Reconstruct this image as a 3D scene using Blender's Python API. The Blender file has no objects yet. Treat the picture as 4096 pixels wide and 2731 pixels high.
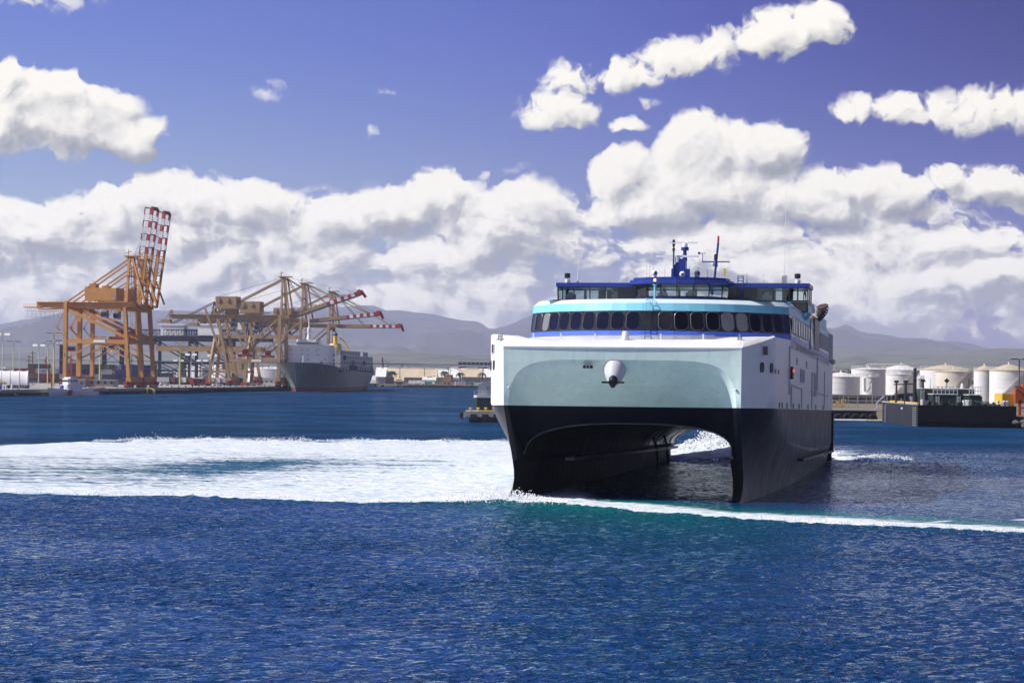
import bpy, bmesh, math, random
import numpy as np
from mathutils import Vector, Matrix
random.seed(7)
rng = np.random.default_rng(11)
R = math.radians
sc = bpy.context.scene
col = sc.collection

# ---------------------------------------------------------------- camera
F, CAMH, YH, ROLL = 9671.0, 11.25, 1491.0, R(0.70)
cam_d = bpy.data.cameras.new('camera')
cam = bpy.data.objects.new('camera', cam_d)
col.objects.link(cam)
cam_d.lens, cam_d.sensor_width = 85.0, 36.0
cam_d.shift_y = (YH - 1365.5) / 4096.0
cam_d.clip_start, cam_d.clip_end = 1.0, 40000.0
cam.matrix_world = Matrix.Translation((0, 0, CAMH)) @ Matrix.Rotation(R(90), 4, 'X') @ Matrix.Rotation(ROLL, 4, 'Z')
sc.camera = cam

# ---------------------------------------------------------------- exposure
sc.view_settings.view_transform = 'Standard'
sc.view_settings.look = 'None'
sc.view_settings.exposure = 0.28
sc.view_settings.gamma = 1.0
sc.view_settings.use_curve_mapping = False
sc.render.engine = 'CYCLES'
sc.cycles.max_bounces = 8
sc.cycles.diffuse_bounces = 3
sc.cycles.glossy_bounces = 4
sc.cycles.transparent_max_bounces = 16
sc.cycles.volume_bounces = 1
sc.cycles.use_denoising = True
sc.cycles.sample_clamp_indirect = 6.0

# ---------------------------------------------------------------- node helper
class NT:
    def __init__(s, tree):
        s.t = tree; tree.nodes.clear()
    def n(s, typ, ins=None, **props):
        nd = s.t.nodes.new(typ)
        for k, v in props.items(): setattr(nd, k, v)
        for k, v in (ins or {}).items():
            sock = nd.inputs[k]
            if isinstance(v, bpy.types.NodeSocket): s.t.links.new(v, sock)
            elif isinstance(v, bpy.types.Node): s.t.links.new(v.outputs[0], sock)
            else: sock.default_value = v
        return nd
    def m(s, op, a, b=0.0, c=0.0, clamp=False):
        return s.n('ShaderNodeMath', {0: a, 1: b, 2: c}, operation=op, use_clamp=clamp).outputs[0]
    def vm(s, op, a, b=(0, 0, 0), out=0):
        return s.n('ShaderNodeVectorMath', {0: a, 1: b}, operation=op).outputs[out]
    def mixc(s, f, a, b, blend='MIX'):
        nd = s.n('ShaderNodeMix', data_type='RGBA', blend_type=blend)
        for k, v in ((0, f), (6, a), (7, b)):
            if isinstance(v, (bpy.types.NodeSocket,)): s.t.links.new(v, nd.inputs[k])
            else: nd.inputs[k].default_value = (v if k == 0 else (*v, 1.0) if len(v) == 3 else v)
        return nd.outputs[2]
    def ss(s, x, lo, hi, a=0.0, b=1.0):
        return s.n('ShaderNodeMapRange', {0: x, 1: lo, 2: hi, 3: a, 4: b}, interpolation_type='SMOOTHSTEP').outputs[0]
    def lin(s, x, lo, hi, a=0.0, b=1.0):
        return s.n('ShaderNodeMapRange', {0: x, 1: lo, 2: hi, 3: a, 4: b}).outputs[0]

# ---------------------------------------------------------------- sun
SUN_EL, SUN_AZ = R(44), R(-99)          # azimuth from +Y towards +X: the sun stands to the left
sun_dir = Vector((math.sin(SUN_AZ) * math.cos(SUN_EL), math.cos(SUN_AZ) * math.cos(SUN_EL), math.sin(SUN_EL)))
sd = bpy.data.lights.new('sun', 'SUN'); sd.energy = 5.0; sd.angle = R(0.53); sd.color = (1.0, 0.95, 0.87)
so = bpy.data.objects.new('sun', sd); col.objects.link(so)
so.rotation_euler = sun_dir.to_track_quat('Z', 'Y').to_euler()

# ---------------------------------------------------------------- pixel bearings to places
def derot(u, v):
    du, dv = u - 2048.0, v - 1365.5
    return 2048 + du * math.cos(ROLL) + dv * math.sin(ROLL), 1365.5 - du * math.sin(ROLL) + dv * math.cos(ROLL)
def at(u, v, Y):
    a, b = derot(u, v)
    return Vector(((a - 2048) * Y / F, Y, CAMH - (b - YH) * Y / F))
def on(u, v, z=0.0):                     # the point at height z seen in that direction
    a, b = derot(u, v)
    Y = (CAMH - z) * F / (b - YH)
    return Vector(((a - 2048) * Y / F, Y, z))

# ---------------------------------------------------------------- sky with cumulus clouds
world = bpy.data.worlds.new('World'); sc.world = world; world.use_nodes = True

def blob_group(name, blobs):             # cloud body: soft union of ellipses in (azimuth, elevation)
    g = bpy.data.node_groups.new(name, 'ShaderNodeTree')
    g.interface.new_socket('P', in_out='INPUT', socket_type='NodeSocketVector')
    g.interface.new_socket('M', in_out='OUTPUT', socket_type='NodeSocketFloat')
    w = NT(g); gi = w.n('NodeGroupInput'); go = w.n('NodeGroupOutput')
    acc = None
    for (u, v, rx, ry, amp) in blobs:
        a, b = derot(u * 1.7415, v * 1.7415)
        c = ((a - 2048) / F, (YH - b) / F, 0); ir = (F / (rx * 1.7415), F / (ry * 1.7415), 0)
        d = w.vm('MULTIPLY', w.vm('SUBTRACT', gi.outputs[0], c), ir)
        r2 = w.vm('DOT_PRODUCT', d, d, out=1)
        e = w.m('MULTIPLY_ADD', r2, -amp, amp)          # amp*(1-r^2)
        acc = e if acc is None else w.m('MAXIMUM', acc, e)
    w.t.links.new(acc, go.inputs[0])
    return g

CLOUDS = [  # u, v, rx, ry in 2352-wide picture units
 (60,265,165,105,1),(190,280,150,98,1),(300,318,110,62,1),(20,205,60,55,1),(160,220,80,55,1),
 (60,20,130,24,.12),(622,212,20,11,.06),(650,192,14,6,.05),(880,226,16,5,.03),(832,303,8,7,.05),(1140,390,30,8,.06),
 (70,530,190,80,1),(290,500,130,75,1),(430,475,160,84,1),(590,485,140,70,1),
 (770,510,130,66,1),(890,480,130,60,1),(1010,450,95,72,1),(1100,500,130,66,1),(1205,480,100,68,1),
 (1275,250,84,56,.6),(1310,175,84,44,.5),(1430,172,96,42,.5),(1560,138,112,50,.5),(1645,125,66,52,.38),
 (1800,85,118,66,.75),(1885,70,70,60,.8),(1428,290,44,20,.4),(1480,238,20,10,.12),
 (1430,405,95,74,1),(1600,345,110,85,1),(1720,350,120,72,1),(1650,430,230,90,1),(1500,470,170,70,1),
 (1950,430,140,62,1),(2060,445,85,50,1),(1850,465,260,66,1),(2190,415,66,48,1),(2270,440,120,56,1),
 (1955,262,80,30,.4),(2110,265,125,40,.55),(2240,262,130,54,.65),(2345,262,60,56,.6),
]
wt = NT(world.node_tree)
geo = wt.n('ShaderNodeTexCoord')
D = wt.vm('NORMALIZE', geo.outputs['Generated'])
sep = wt.n('ShaderNodeSeparateXYZ', {0: D})
az = wt.m('ARCTAN2', sep.outputs[0], sep.outputs[1])
el = wt.m('ARCSINE', sep.outputs[2])
Pv = wt.n('ShaderNodeCombineXYZ', {0: az, 1: el, 2: 0.0}).outputs[0]
bg = blob_group('cloud_body', CLOUDS)

def cloud_h_group():
    g = bpy.data.node_groups.new('cloud_height', 'ShaderNodeTree')
    g.interface.new_socket('P', in_out='INPUT', socket_type='NodeSocketVector')
    for nme in ('H', 'Body'): g.interface.new_socket(nme, in_out='OUTPUT', socket_type='NodeSocketFloat')
    w = NT(g); gi = w.n('NodeGroupInput'); go = w.n('NodeGroupOutput')
    P = gi.outputs[0]
    # warp for ragged cauliflower edges
    wn = w.n('ShaderNodeTexNoise', {'Vector': P, 'Scale': 26.0, 'Detail': 4.0, 'Roughness': 0.6}, noise_dimensions='2D')
    wv = w.vm('MULTIPLY', w.vm('SUBTRACT', wn.outputs['Color'], (.5, .5, .5)), (.022, .016, 0))
    P2 = w.vm('ADD', P, wv)
    body = w.n('ShaderNodeGroup', {0: P2}, node_tree=bg)
    n1 = w.n('ShaderNodeTexNoise', {'Vector': P2, 'Scale': 70.0, 'Detail': 8.0, 'Roughness': 0.60}, noise_dimensions='2D').outputs[0]
    n2 = w.m('ABSOLUTE', w.m('MULTIPLY_ADD', w.n('ShaderNodeTexNoise', {'Vector': P2, 'Scale': 52.0, 'Detail': 3.0, 'Roughness': .55}, noise_dimensions='2D').outputs[0], 2.0, -1.0))
    s = w.n('ShaderNodeSeparateXYZ', {0: P})
    # stratocumulus deck low round the whole horizon
    Pb = w.vm('MULTIPLY', P2, (1.0, 2.3, 1.0))
    nb = w.n('ShaderNodeTexNoise', {'Vector': Pb, 'Scale': 17.0, 'Detail': 7.0, 'Roughness': 0.55, 'Distortion': .3}, noise_dimensions='2D').outputs[0]
    e = s.outputs[1]
    # cloud tops sit higher on the right of the picture, as a slow change with azimuth
    top = w.m('MULTIPLY_ADD', w.m('SINE', w.m('MULTIPLY_ADD', s.outputs[0], 5.0, 0.1)), 0.008, 0.080)
    lo = w.ss(e, 0.004, 0.020); hi = w.m('SUBTRACT', 1.0, w.ss(e, w.m('SUBTRACT', top, 0.022), w.m('ADD', top, 0.016)))
    lohi = w.m('MULTIPLY', lo, hi)
    band = w.m('ADD', w.m('MULTIPLY', lohi, w.m('MULTIPLY_ADD', nb, 3.6, -1.15)), w.m('MULTIPLY_ADD', lohi, 0.95, -0.95))
    # scattered cumulus over the rest of the sky
    ng = w.n('ShaderNodeTexNoise', {'Vector': P2, 'Scale': 5.0, 'Detail': 5.0, 'Roughness': 0.55}, noise_dimensions='2D').outputs[0]
    away = w.ss(w.m('ADD', w.m('ABSOLUTE', s.outputs[0]), e), 0.34, 0.46)
    scat = w.m('MULTIPLY', away, w.m('MULTIPLY_ADD', ng, 5.0, -3.05))
    H0 = w.m('MAXIMUM', w.m('MAXIMUM', body.outputs[0], band), w.m('SUBTRACT', scat, w.m('MULTIPLY_ADD', away, -1.0, 1.0)))
    det = w.m('ADD', w.m('MULTIPLY_ADD', n1, 2.2, -1.1), w.m('MULTIPLY_ADD', n2, -1.5, 0.35))
    Hh = w.m('ADD', H0, w.m('MULTIPLY', det, 0.74))
    w.t.links.new(Hh, go.inputs[0]); w.t.links.new(H0, go.inputs[1])
    return g
hg = cloud_h_group()
def hcall(off):
    nd = wt.n('ShaderNodeGroup'); nd.node_tree = hg
    wt.t.links.new(wt.vm('ADD', Pv, off), nd.inputs[0])
    return nd
h0 = hcall((0, 0, 0)); h1 = hcall((-0.0042, 0.0058, 0))
alpha = wt.m('MULTIPLY', wt.ss(h0.outputs[0], -0.04, 0.40), wt.ss(h0.outputs[1], -.40, .30))
g1 = wt.m('SUBTRACT', h0.outputs[0], h1.outputs[0])       # >0 where the cloud thins towards the sun: lit
g2 = wt.m('SUBTRACT', wt.m('MAXIMUM', h0.outputs[1], -.2), wt.m('MAXIMUM', h1.outputs[1], -.2))
lit = wt.m('ADD', wt.m('MULTIPLY', g1, 0.62), wt.m('MULTIPLY', g2, 0.62))
lit = wt.m('ADD', lit, wt.m('MULTIPLY_ADD', wt.ss(el, 0.02, 0.10), 0.22, 0.43))
lit = wt.m('ADD', lit, wt.m('MULTIPLY', wt.m('SUBTRACT', 1.0, wt.ss(h0.outputs[0], .2, .9)), 0.16))
lit = wt.m('ADD', lit, wt.m('MULTIPLY', wt.m('SUBTRACT', 1.0, wt.ss(el, .012, .06)), .13), clamp=True)
ramp = wt.n('ShaderNodeValToRGB', {0: lit})
cr = ramp.color_ramp
cr.elements[0].position = 0.0; cr.elements[0].color = (0.31, 0.325, 0.35, 1)
cr.elements[1].position = 1.0; cr.elements[1].color = (1.06, 1.02, 0.92, 1)
e_ = cr.elements.new(0.35); e_.color = (0.50, 0.505, 0.51, 1)
e_ = cr.elements.new(0.65); e_.color = (0.84, 0.82, 0.76, 1)
sky = wt.n('ShaderNodeTexSky', sky_type='NISHITA', sun_disc=False, sun_elevation=SUN_EL, sun_rotation=SUN_AZ,
           air_density=1.0, dust_density=0.3, ozone_density=4.0, altitude=0.0)
SKY_S = 0.075
# deep violet-blue of the photograph's clear sky: polarised air, strongest away from the horizon
hz = wt.ss(el, -0.02, 0.16)
tint = wt.mixc(hz, (0.80, 0.86, 1.10), (0.33, 0.37, 1.05))
side = wt.ss(az, -0.26, 0.26)
tint = wt.mixc(1.0, tint, wt.mixc(side, (1.55, 1.45, 1.15), (0.50, 0.44, 0.80)), 'MULTIPLY')
away_ = wt.m('MULTIPLY', wt.ss(az, -0.02, 0.30), wt.ss(el, 0.03, 0.17))     # deepest blue well away from the sun
tint = wt.mixc(1.0, tint, wt.mixc(away_, (1, 1, 1), (.07, .11, .36)), 'MULTIPLY')
skyc = wt.mixc(1.0, sky.outputs[0], tint, 'MULTIPLY')
cl = wt.vm('SCALE', ramp.outputs[0]); wt.t.links.new(wt.ss(el, .005, .10, 1.02 / SKY_S, .86 / SKY_S), cl.node.inputs[3])
mixs = wt.mixc(wt.m('MULTIPLY', alpha, wt.ss(el, -0.005, 0.01)), skyc, cl)
bgn = wt.n('ShaderNodeBackground', {'Color': mixs, 'Strength': SKY_S})
wo = wt.n('ShaderNodeOutputWorld', {'Surface': bgn.outputs[0]})
world.cycles.sampling_method = 'MANUAL'; world.cycles.sample_map_resolution = 512

# ---------------------------------------------------------------- object helpers
def tag(o, label=None, cat=None, group=None, kind=None):
    if label: o['label'] = label
    if cat: o['category'] = cat
    if group: o['group'] = group
    if kind: o['kind'] = kind
    return o
def thing(name, label, cat, loc=(0, 0, 0), rz=0.0, group=None):
    o = bpy.data.objects.new(name, None); col.objects.link(o)
    o.empty_display_size = 0.5
    o.location = loc; o.rotation_euler = (0, 0, rz)
    return tag(o, label, cat, group)
def copy_tree(o, parent=None):
    c = o.copy(); col.objects.link(c)
    if parent: c.parent = parent
    for ch in list(o.children): copy_tree(ch, c)
    return c

class MB:
    def __init__(s): s.v = []; s.f = []; s.mi = []; s.k = 0
    def mat(s, k): s.k = k; return s
    def add(s, vs, fs):
        b = len(s.v); s.v += [tuple(p) for p in vs]
        s.f += [tuple(b + i for i in f) for f in fs]; s.mi += [s.k] * len(fs)
        return s
    def box(s, c, d, rz=0.0, M=None):
        hx, hy, hz = d[0] / 2, d[1] / 2, d[2] / 2
        vs = [Vector((x, y, z)) for z in (-hz, hz) for y in (-hy, hy) for x in (-hx, hx)]
        m = M if M is not None else Matrix.Rotation(rz, 3, 'Z')
        c = Vector(c)
        return s.add([m @ p + c for p in vs], [(0, 2, 3, 1), (4, 5, 7, 6), (0, 1, 5, 4), (2, 6, 7, 3), (0, 4, 6, 2), (1, 3, 7, 5)])
    def bx(s, x0, x1, y0, y1, z0, z1):
        return s.box(((x0 + x1) / 2, (y0 + y1) / 2, (z0 + z1) / 2), (abs(x1 - x0), abs(y1 - y0), abs(z1 - z0)))
    def bar(s, a, b, w, h=None):
        a, b = Vector(a), Vector(b); h = h or w; d = b - a; L = d.length
        if L < 1e-6: return s
        q = d.normalized(); up = Vector((0, 0, 1)) if abs(q.z) < .98 else Vector((1, 0, 0))
        x = q.cross(up).normalized(); z = x.cross(q).normalized()
        vs = [p + x * sx * w / 2 + z * sz * h / 2 for p in (a, b) for sz in (-1, 1) for sx in (-1, 1)]
        return s.add(vs, [(0, 1, 3, 2), (4, 6, 7, 5), (0, 4, 5, 1), (2, 3, 7, 6), (0, 2, 6, 4), (1, 5, 7, 3)])
    def tube(s, a, b, r, n=8, r2=None, cap=True):
        a, b = Vector(a), Vector(b); r2 = r if r2 is None else r2; q = (b - a).normalized()
        up = Vector((0, 0, 1)) if abs(q.z) < .98 else Vector((1, 0, 0))
        x = q.cross(up).normalized(); z = x.cross(q).normalized()
        vs = [];
        for p, rr in ((a, r), (b, r2)):
            for i in range(n):
                t = 2 * math.pi * i / n; vs.append(p + x * math.cos(t) * rr + z * math.sin(t) * rr)
        fs = [(i, (i + 1) % n, n + (i + 1) % n, n + i) for i in range(n)]
        if cap: fs += [tuple(range(n - 1, -1, -1)), tuple(range(n, 2 * n))]
        return s.add(vs, fs)
    def path(s, pts, r, n=6):
        for a, b in zip(pts, pts[1:]): s.tube(a, b, r, n)
        return s
    def lathe(s, prof, c=(0, 0, 0), n=16, M=None, a0=0.0, a1=2 * math.pi):
        c = Vector(c); full = abs(a1 - a0 - 2 * math.pi) < 1e-6; vs = []; m = n if full else n + 1
        for (r, z) in prof:
            for i in range(m):
                t = a0 + (a1 - a0) * i / n; p = Vector((r * math.cos(t), r * math.sin(t), z))
                vs.append((M @ p if M is not None else p) + c)
        fs = []
        for j in range(len(prof) - 1):
            for i in range(n):
                i2 = (i + 1) % m
                fs.append((j * m + i, j * m + i2, (j + 1) * m + i2, (j + 1) * m + i))
        return s.add(vs, fs)
    def ball(s, c, r, n=10, sq=(1, 1, 1)):
        c = Vector(c); pr = []
        for j in range(n // 2 + 1):
            t = -math.pi / 2 + math.pi * j / (n // 2); pr.append((max(1e-4, math.cos(t) * r), math.sin(t) * r))
        return s.lathe(pr, c, n, Matrix.Diagonal(sq))
    def prism(s, pts, z0, z1):
        n = len(pts); vs = [(p[0], p[1], z0) for p in pts] + [(p[0], p[1], z1) for p in pts]
        return s.add(vs, [tuple(range(n - 1, -1, -1)), tuple(range(n, 2 * n))] + [(i, (i + 1) % n, n + (i + 1) % n, n + i) for i in range(n)])
    def extr(s, pts, d):                      # any planar polygon pushed along d
        n = len(pts); d = Vector(d); vs = [Vector(p) for p in pts] + [Vector(p) + d for p in pts]
        return s.add(vs, [tuple(range(n - 1, -1, -1)), tuple(range(n, 2 * n))] + [(i, (i + 1) % n, n + (i + 1) % n, n + i) for i in range(n)])
    def grid(s, rows, close=False):
        n = len(rows[0]); vs = [p for r in rows for p in r]; fs = []
        for j in range(len(rows) - 1):
            for i in range(n - 1 + (1 if close else 0)):
                i2 = (i + 1) % n
                fs.append((j * n + i, j * n + i2, (j + 1) * n + i2, (j + 1) * n + i))
        return s.add(vs, fs)
    def mesh(s, name, mats, angle=None):
        me = bpy.data.meshes.new(name); me.from_pydata(s.v, [], s.f); 
        for m in (mats if isinstance(mats, (list, tuple)) else [mats]): me.materials.append(m)
        if any(s.mi): me.polygons.foreach_set('material_index', s.mi)
        bm = bmesh.new(); bm.from_mesh(me); bmesh.ops.recalc_face_normals(bm, faces=bm.faces[:]); bm.to_mesh(me); bm.free()
        if angle is not None:
            me.polygons.foreach_set('use_smooth', [True] * len(me.polygons)); me.set_sharp_from_angle(angle=R(angle))
        me.update()
        return me
    def build(s, name, mats, parent=None, loc=None, angle=None, rz=None):
        o = bpy.data.objects.new(name, s.mesh(name, mats, angle)); col.objects.link(o)
        if parent: o.parent = parent
        if loc is not None: o.location = loc
        if rz is not None: o.rotation_euler = (0, 0, rz)
        return o
def inst(me, name, parent=None, loc=(0, 0, 0), rz=0.0):
    o = bpy.data.objects.new(name, me); col.objects.link(o)
    if parent: o.parent = parent
    o.location = loc; o.rotation_euler = (0, 0, rz)
    return o

# ---------------------------------------------------------------- materials
def mat(name, c, rough=.55, metal=0., var=.18, scale=.6, streak=0., rust=None, rustamt=.0, bump=0., spec=.5, coat=0., seams=0.):
    m = bpy.data.materials.new(name); m.use_nodes = True; w = NT(m.node_tree)
    tc = w.n('ShaderNodeTexCoord').outputs['Object']
    n1 = w.n('ShaderNodeTexNoise', {'Vector': tc, 'Scale': scale, 'Detail': 6.0, 'Roughness': .62}).outputs[0]
    cc = w.mixc(w.lin(n1, .3, .7), tuple(max(0, x * (1 - var)) for x in c), tuple(min(1, x * (1 + var)) for x in c))
    if streak:
        sv = w.vm('MULTIPLY', tc, (1.6, 1.6, .09))
        n2 = w.n('ShaderNodeTexNoise', {'Vector': sv, 'Scale': 1.1, 'Detail': 5.0, 'Roughness': .65}).outputs[0]
        cc = w.mixc(w.m('MULTIPLY', w.ss(n2, .5, .78), streak), cc, tuple(x * .55 for x in c))
    if rust:
        n3 = w.n('ShaderNodeTexNoise', {'Vector': w.vm('MULTIPLY', tc, (1, 1, .35)), 'Scale': scale * 2.3, 'Detail': 8.0, 'Roughness': .7}).outputs[0]
        cc = w.mixc(w.ss(n3, .72 - rustamt * .3, .80 - rustamt * .2), cc, rust)
    ro = w.lin(n1, .3, .7, max(.03, rough - .08), min(1, rough + .08))
    ins = {'Base Color': cc, 'Roughness': ro, 'Metallic': metal, 'Specular IOR Level': spec, 'Coat Weight': coat}
    if bump:
        nb = w.n('ShaderNodeTexNoise', {'Vector': tc, 'Scale': scale * 3, 'Detail': 6.0, 'Roughness': .6}).outputs[0]
        ins['Normal'] = w.n('ShaderNodeBump', {'Strength': bump, 'Distance': .1, 'Height': nb}).outputs[0]
    if seams:
        sx = w.n('ShaderNodeSeparateXYZ', {0: tc}); lx_ = w.m('ADD', sx.outputs[0], sx.outputs[1])
        def line(v, p): return w.ss(w.m('ABSOLUTE', w.m('SUBTRACT', w.m('FRACT', w.m('DIVIDE', v, p)), .5)), .0, .035 / p * 1.4)
        ln = w.m('MINIMUM', line(lx_, 3.1), line(sx.outputs[2], 1.9))
        nb = w.n('ShaderNodeTexNoise', {'Vector': tc, 'Scale': .9, 'Detail': 3.0}).outputs[0]
        ins['Normal'] = w.n('ShaderNodeBump', {'Strength': seams, 'Distance': .05, 'Height': w.m('ADD', w.m('MULTIPLY', ln, .35), nb)}).outputs[0]
        ins['Base Color'] = w.mixc(w.m('MULTIPLY', w.m('SUBTRACT', 1.0, ln), .16), cc, tuple(x * .6 for x in c))
    b = w.n('ShaderNodeBsdfPrincipled', ins)
    w.n('ShaderNodeOutputMaterial', {'Surface': b.outputs[0]})
    return m
def glass_mat(name, tintc, trans):
    m = bpy.data.materials.new(name); m.use_nodes = True; w = NT(m.node_tree)
    tr = w.n('ShaderNodeBsdfTransparent', {'Color': (*tintc, 1)}); gl = w.n('ShaderNodeBsdfGlossy', {'Color': (.9, .95, 1, 1), 'Roughness': .02})
    fr = w.n('ShaderNodeFresnel', {'IOR': 1.5})
    mx = w.n('ShaderNodeMixShader', {0: w.m('ADD', fr.outputs[0], .02), 1: tr.outputs[0], 2: gl.outputs[0]})
    w.n('ShaderNodeOutputMaterial', {'Surface': mx.outputs[0]})
    return m
def emit_mat(name, c, s):
    m = bpy.data.materials.new(name); m.use_nodes = True; w = NT(m.node_tree)
    e = w.n('ShaderNodeEmission', {'Color': (*c, 1), 'Strength': s}); w.n('ShaderNodeOutputMaterial', {'Surface': e.outputs[0]})
    return m

RUST = (.16, .065, .03)
M = dict(
 white=mat('white_ship_paint', (.80, .80, .80), .38, var=.05, streak=.16, seams=.35),
 white2=mat('white_paint', (.78, .78, .77), .5, var=.07, streak=.25),
 tealp=mat('bow_paint', (.66, .82, .75), .42, var=.08, scale=.35, streak=.38, seams=.35),
 black=mat('hull_black', (.007, .008, .012), .40, var=.3, streak=.25, spec=.3),
 navy=mat('hull_navy', (.005, .0055, .011), .42, var=.3, streak=.3, scale=.4, spec=.16, coat=.05),
 tun=mat('tunnel_black', (.008, .008, .008), .6, var=.4, streak=.4, spec=.2),
 tunaft=mat('tunnel_stained_bounce_lit', (.88, .86, .80), .30, var=.15, streak=.5, rust=(.14, .11, .07), rustamt=.3, spec=1.0),  # rust-stained, with bounce light from the stern foam worked into the near-white base
 cyan=mat('cyan_paint', (.22, .60, .74), .4, var=.06),
 stripe=mat('blue_paint', (.07, .16, .66), .38, var=.06),
 dblue=mat('deep_blue_paint', (.012, .036, .24), .36, var=.06),
 lband=mat('lounge_band_black', (.022, .022, .024), .25, var=.2),
 lglass=mat('lounge_glass', (.006, .006, .008), .06, var=.1, spec=.6),
 wframe=mat('window_rim', (.09, .09, .10), .4, var=.1),
 frame=mat('bridge_frame', (.012, .013, .018), .4, var=.2),
 dark=mat('dark_interior', (.02, .022, .024), .7, var=.2),
 grey=mat('grey_paint', (.33, .34, .36), .55, var=.12, streak=.2),
 lgrey=mat('light_grey_paint', (.55, .56, .58), .5, var=.1, streak=.2),
 steel=mat('steel', (.40, .41, .43), .35, metal=.7, var=.15),
 rubber=mat('rubber', (.018, .018, .018), .85, var=.3),
 red=mat('red_paint', (.40, .035, .03), .5, var=.15),
 brownbox=mat('brown_box', (.26, .15, .06), .7, var=.2, streak=.2),
 brown=mat('heat_brown', (.07, .042, .03), .5, var=.3),
 yellow=mat('yellow_paint', (.74, .47, .04), .5, var=.12, streak=.2),
 glass=glass_mat('bridge_glass', (.74, .80, .78), .6),
 amber=emit_mat('amber_lamp', (1, .5, .15), 2.0),
 redlamp=emit_mat('red_lamp', (1, .06, .03), 1.6),
 orange=mat('crane_orange', (.50, .235, .06), .5, var=.14, streak=.35, scale=.2, rust=RUST, rustamt=.1),
 tan=mat('crane_tan', (.35, .23, .12), .55, var=.16, streak=.45, scale=.2, rust=RUST, rustamt=.25),
 cnavy=mat('crane_navy', (.012, .014, .032), .5, var=.25),
 cred=mat('crane_red', (.36, .035, .03), .5, var=.15),
 cwhite=mat('crane_white', (.76, .76, .75), .5, var=.06),
 spread=mat('spreader_red', (.32, .06, .04), .6, var=.2),
 conc=mat('concrete', (.33, .32, .29), .85, var=.2, scale=.25, bump=.3),
 dock=mat('dock_concrete', (.30, .29, .27), .9, var=.25, scale=.08, bump=.3),
 land=mat('land_soil', (.16, .14, .10), .95, var=.35, scale=.02),
 rock=mat('rock', (.14, .12, .095), .9, var=.35, scale=.8, bump=.6),
 timber=mat('dark_timber', (.055, .045, .035), .85, var=.3),
 poley=mat('pole_yellow', (.66, .56, .16), .5, var=.1),
 polew=mat('pole_pale', (.55, .55, .48), .5, var=.1),
 polebr=mat('pole_wood', (.10, .075, .055), .85, var=.25),
 tankw=mat('tank_white', (.72, .71, .68), .55, var=.06, scale=.15, streak=.22, rust=(.30, .20, .12), rustamt=.02),
 tankc=mat('tank_cream', (.66, .61, .50), .6, var=.08, scale=.15, streak=.3, rust=(.30, .20, .12), rustamt=.05),
 tankt=mat('tank_roof_tan', (.50, .42, .30), .7, var=.12, scale=.2),
 rooft=mat('roof_tan', (.55, .46, .31), .7, var=.14, scale=.1, streak=.2),
 roofw=mat('roof_white', (.74, .72, .68), .6, var=.1, scale=.1),
 wall=mat('warehouse_wall', (.36, .34, .31), .8, var=.15, scale=.15, streak=.3),
 leaf=mat('foliage', (.035, .06, .022), .8, var=.45, scale=.5),
 leafd=mat('foliage_dark', (.02, .038, .018), .8, var=.45, scale=.5),
 trunk=mat('trunk', (.13, .10, .07), .9, var=.25),
 bargeb=mat('barge_black', (.006, .006, .007), .7, var=.35, streak=.3, spec=.15),
 bargeg=mat('barge_grey_black', (.015, .015, .017), .6, var=.35, streak=.6, scale=.3),
 bgreen=mat('deckhouse_green', (.012, .035, .022), .5, var=.25),
 hullgreen=mat('hull_grey_green', (.23, .26, .23), .55, var=.10, scale=.08, streak=.3, rust=(.16, .10, .07), rustamt=.03),
 boot=mat('boot_red', (.20, .045, .04), .6, var=.2, streak=.3, scale=.15),
 fun=mat('funnel_yellow', (.78, .50, .05), .45, var=.07, streak=.15),
 cont=mat('container_white', (.62, .62, .62), .55, var=.08, streak=.3),
 contg=mat('container_grey', (.40, .41, .43), .55, var=.1, streak=.3),
 contr=mat('container_red', (.22, .05, .04), .6, var=.2, streak=.3),
 contb=mat('container_blue', (.03, .04, .13), .6, var=.2, streak=.2),
 contt=mat('container_teal', (.08, .25, .24), .6, var=.15, streak=.2),
 contk=mat('container_dark', (.07, .07, .075), .6, var=.2, streak=.3),
 mark=mat('grey_marking', (.22, .23, .27), .6, var=.2),
 seat=mat('asphalt', (.10, .10, .10), .9, var=.2, scale=.3),
 carw=mat('car_white', (.78, .78, .78), .25, var=.03),
 carb=mat('car_black', (.02, .02, .02), .25, var=.03),
 carglass=mat('car_glass', (.01, .012, .015), .08, var=.05),
 skin=mat('skin', (.30, .17, .11), .6, var=.05),
 shirt=mat('shirt_blue', (.05, .08, .16), .8, var=.1),
 canvas=mat('tent_canvas', (.74, .74, .74), .7, var=.04, scale=.3),
 mesh=mat('green_mesh', (.03, .075, .05), .85, var=.2),
 oran=mat('orange_machine', (.36, .075, .02), .5, var=.15, streak=.2),
 cbred=mat('stripe_red', (.45, .03, .04), .5, var=.05),
 cblue=mat('tarp_blue', (.03, .05, .50), .6, var=.15),
)
# ================================================================ harbour water
YAW_ = R(10.46)
def world_line(pts, z=0.0):
    w = [on(u, v, z) for u, v in pts]; return np.array([p.x for p in w]), np.array([p.y for p in w])
FR = world_line([(-500, 1972), (0, 1977), (450, 1987), (840, 1988), (1134, 2003), (1446, 2017), (1700, 2013), (2010, 2014), (2270, 2026), (2535, 2047), (2980, 2082), (3381, 2102), (3693, 2120), (4094, 2137), (4700, 2165)])
BK = world_line([(-500, 1788), (0, 1779), (310, 1771), (890, 1767), (1340, 1770), (1990, 1773)])

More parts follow.
